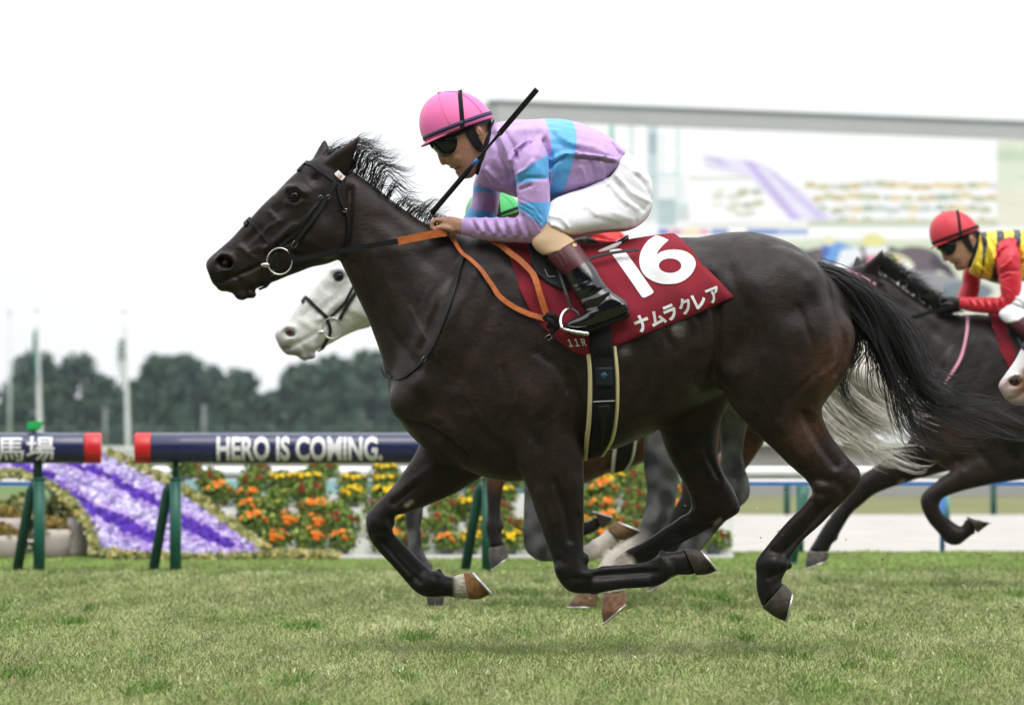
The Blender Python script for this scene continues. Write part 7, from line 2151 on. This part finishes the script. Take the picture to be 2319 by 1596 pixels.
k_hooves = [((1832, 1248, 1881, 1252, .12, .043), (1828, 1268, 1880, 1260, .12, .05), (1826, 1288, 1876, 1268, .12, .052), 'grey'),
            ((2210, 1205, 2184, 1168, -.12, .043), (2224, 1194, 2196, 1172, -.12, .048), (2238, 1184, 2206, 1176, -.12, .046), 'dark'),
            ((2718, 1270, 2762, 1270, -.13, .043), (2714, 1285, 2760, 1285, -.13, .05), (2710, 1298, 2758, 1298, -.13, .052), 'dark'),
            ((2588, 1270, 2632, 1270, .13, .043), (2584, 1285, 2630, 1285, .13, .05), (2580, 1298, 2628, 1298, .13, .052), 'dark')]
def black_coat(me, fh, mh):
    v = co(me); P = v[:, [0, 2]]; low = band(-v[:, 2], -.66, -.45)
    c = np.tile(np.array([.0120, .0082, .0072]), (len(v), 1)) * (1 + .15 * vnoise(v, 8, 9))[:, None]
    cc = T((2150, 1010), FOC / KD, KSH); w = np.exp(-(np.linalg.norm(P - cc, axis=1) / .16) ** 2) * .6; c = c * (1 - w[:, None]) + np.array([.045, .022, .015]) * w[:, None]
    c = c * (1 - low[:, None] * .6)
    cs = T((2043, 1091), FOC / KD, KSH); w = np.clip(1.3 * np.exp(-(segdist(P, [cs + [-.012, -.006], cs + [.012, .006]]) / .010) ** 2), 0, 1); c = c * (1 - w[:, None]) + np.array([.20, .18, .15]) * w[:, None]
    setcol(me, c)
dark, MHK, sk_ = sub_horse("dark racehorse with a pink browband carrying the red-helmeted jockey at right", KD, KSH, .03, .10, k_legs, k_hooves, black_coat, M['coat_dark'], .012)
km = []
rk = random.Random(5)
for t in np.linspace(.0, 1, 90):
    a = crest_v(t); km.append(G([tuple(a + [0, 8]), tuple(a + [10, -12]), tuple(a + [34, -12 + rk.uniform(-6, 4)]), tuple(a + [62 + rk.uniform(-10, 22), rk.uniform(-14, 16)])], 14, .008, .018, .015, -.02, -.04))
link("mane", strands("mane", km, 51, .0020, 12, 3, .1), dark, M['hair_black'])
link("tail", strands("tail", [G([(1868, 612), (1960, 660), (2060, 760), (2140, 860), (2240, 900)], 120, .02, .05, .04)], 52, .003, 10), dark, M['hair_black'])
M['pink_band'] = pmat("pink_band", (.72, .30, .42), .5)
kb = copy_bridle((X0 + KSH[0], KD, KSH[1]), MHK, "bridle with a pale pink browband on the dark horse at right", None)
for c in kb.children:
    if c.name.startswith("browband"):
        c.data = c.data.copy(); c.data.materials.clear(); c.data.materials.append(M['pink_band'])
def kpt(q, y): p = T(q, sk_, KSH); return (p[0], y, p[1])
link("rein", ribbon3([kpt((1990, 715), -.13), kpt((2050, 722), -.16), kpt((2110, 706), -.155), kpt((2165, 692), -.12)], .022, .006, "rein"), kb, M['black_webbing'])
ks = empty("neck_strap", (X0 + KSH[0], KD, KSH[1]))
BVH_K = bvh_of([c for c in dark.children if c.name.startswith("body")][0].data)
def strap_k(pts, w, off, sd, nm):
    q = []
    for p in pts:
        m_ = T(p, sk_, KSH); q.append(((m_[0] + X0) * 600 + CX, HY - (m_[1] - CH) * 600))
    return strap(q, w * 600. / sk_, BVH_K, off, .004, sd, name=nm)
for sd in (-1, 1):
    link("strap", strap_k([(2190, 715), (2184, 760), (2172, 805), (2150, 845), (2130, 875)], 7, .005, sd, "strap"), ks, M['pink_band'])
tag(ks, "pale pink neck strap on the dark horse at right", "neck strap")
rl = empty("spare_rein", (X0 + KSH[0], KD, KSH[1]))
link("loop", strap_k([(2262, 672), (2280, 700), (2284, 740), (2290, 790), (2300, 830)], 6, .03, -1, "loop"), rl, M['black_leather'])
tag(rl, "slack black rein hanging at the red-helmeted jockey's knee", "rein")
r3 = make_rider((X0 + 2.666, KD, -.045), "jockey in red helmet, yellow and black striped silks with red sleeves at right", silks_yellow_black, M['helm_red'], M['black_cloth'], True, True, (.46, .26, .18), tuck=.06)
for c in r3.children:
    if c.name.startswith('tights'): c.data.materials.clear(); c.data.materials.append(M['breech'])
copy_cloth((X0 + KSH[0], KD, KSH[1]), "saddle cloth under the red-helmeted jockey at the right edge")
copy_saddle((X0 + KSH[0], KD, KSH[1]), "black saddle under the red-helmeted jockey at the right edge")

# ---- chestnut entering at the right edge, only its white-blazed muzzle in frame
CD_ = FOC / 490.
def ch_coat(me, fh, mh):
    v = co(me); P = v[:, [0, 2]]
    c = np.tile(np.array([.20, .075, .030]), (len(v), 1)) * (1 + .2 * vnoise(v, 9, 4))[:, None]
    line = [fh(V2(*q)) for q in ((470, 600), (500, 570), (560, 510), (620, 448), (690, 380))]
    w = np.clip(1.6 * np.exp(-(segdist(P, line) / .042) ** 2), 0, 1) * (np.abs(v[:, 1]) < .058); c = c * (1 - w[:, None]) + np.array([.70, .68, .68]) * w[:, None]
    wn_ = np.clip(1.3 * np.exp(-(segdist(P, [fh(V2(484, 606)), fh(V2(500, 650)), fh(V2(545, 668))]) / .04) ** 2), 0, 1); c = c * (1 - wn_[:, None]) + np.array([.42, .30, .28]) * wn_[:, None]
    wb = np.exp(-(np.linalg.norm(P - fh(V2(512, 597)), axis=1) / .016) ** 2); c = c * (1 - wb[:, None] * .9) + np.array([.03, .015, .015]) * wb[:, None] * .9
    setcol(me, c)
nr_, hr_ = .16, .06
tmp_poll = rot2(POLL, NPIV, nr_); nose = rot2(rot2(V2(467, 606), NPIV, nr_), tmp_poll, hr_)
want = np.array([WX(2262, 490.), WZ(882, 490.)]); CSH = (want[0] - X0 - nose[0], want[1] - nose[1])
ches, MHC, _ = sub_horse("chestnut racehorse with a white blaze nosing in at the right edge", CD_, CSH, nr_, hr_, None, None, ch_coat, pmat("coat_chestnut", attr="Col", rough=.5, spec=.4, vary=(26, .2), bump=(16, .3, .005)), .012)
copy_bridle((X0 + CSH[0], CD_, CSH[1]), MHC, "dark bridle on the white-blazed chestnut at the right edge")

# ================================================================ torn grass thrown up behind the hooves
rf = np.random.default_rng(77)
VV, TT = [], []
for k in range(90):
    c = (rf.choice([1780, 1600, 1400, 1880, 2150]) + rf.normal(60, 110), 1400 - abs(rf.normal(0, 110)))
    D_ = rf.uniform(19.2, 26); s_ = FOC / D_
    p = np.array([WX(c[0], s_), D_, max(WZ(c[1], s_), .03)])
    d = rf.normal(size=3) * [1, .6, .5]; d /= np.linalg.norm(d); w = np.cross(d, rf.normal(size=3)); w /= np.linalg.norm(w)
    L_ = rf.uniform(.010, .045) if rf.random() < .6 else rf.uniform(.005, .014); W_ = rf.uniform(.001, .0024) if L_ > .014 else rf.uniform(.003, .006)
    n = len(VV) * 4
    mid = p + d * L_ * .5 + np.array([0, 0, rf.uniform(-.3, .3) * L_])
    VV.append(np.array([p - w * W_, p + w * W_, mid + w * W_, p + d * L_]))
    TT += [(n, n + 1, n + 2), (n, n + 2, n + 3)]
me = fast_mesh("flying_grass", np.concatenate(VV), None, TT)
setcol(me, np.repeat(np.array([lin((130, 136, 70)), lin((90, 84, 60)), lin((176, 172, 124))])[rf.integers(0, 3, 90)], 4, 0))
tag(link("flying_grass", me, None, M['leaf']), "flecks of torn grass thrown up behind the hooves", "grass", kind="stuff")

# ================================================================ AIR
mb = MB(); mb.box((0, 290, 17.5), (330, 350, 19.0))
hz_me = mesh_of(mb, "haze", False)
hm_ = bpy.data.materials.new("haze"); hm_.use_nodes = True
nt = hm_.node_tree; nt.nodes.clear()
ho = nt.nodes.new("ShaderNodeOutputMaterial"); pv = nt.nodes.new("ShaderNodeVolumePrincipled")
pv.inputs["Color"].default_value = (.76, .90, .97, 1); pv.inputs["Density"].default_value = .00014
nt.links.new(pv.outputs[0], ho.inputs["Volume"])
hzo = link("haze", hz_me, None, hm_)
tag(hzo, "thin pale haze softening the far trees", "haze", kind="stuff")
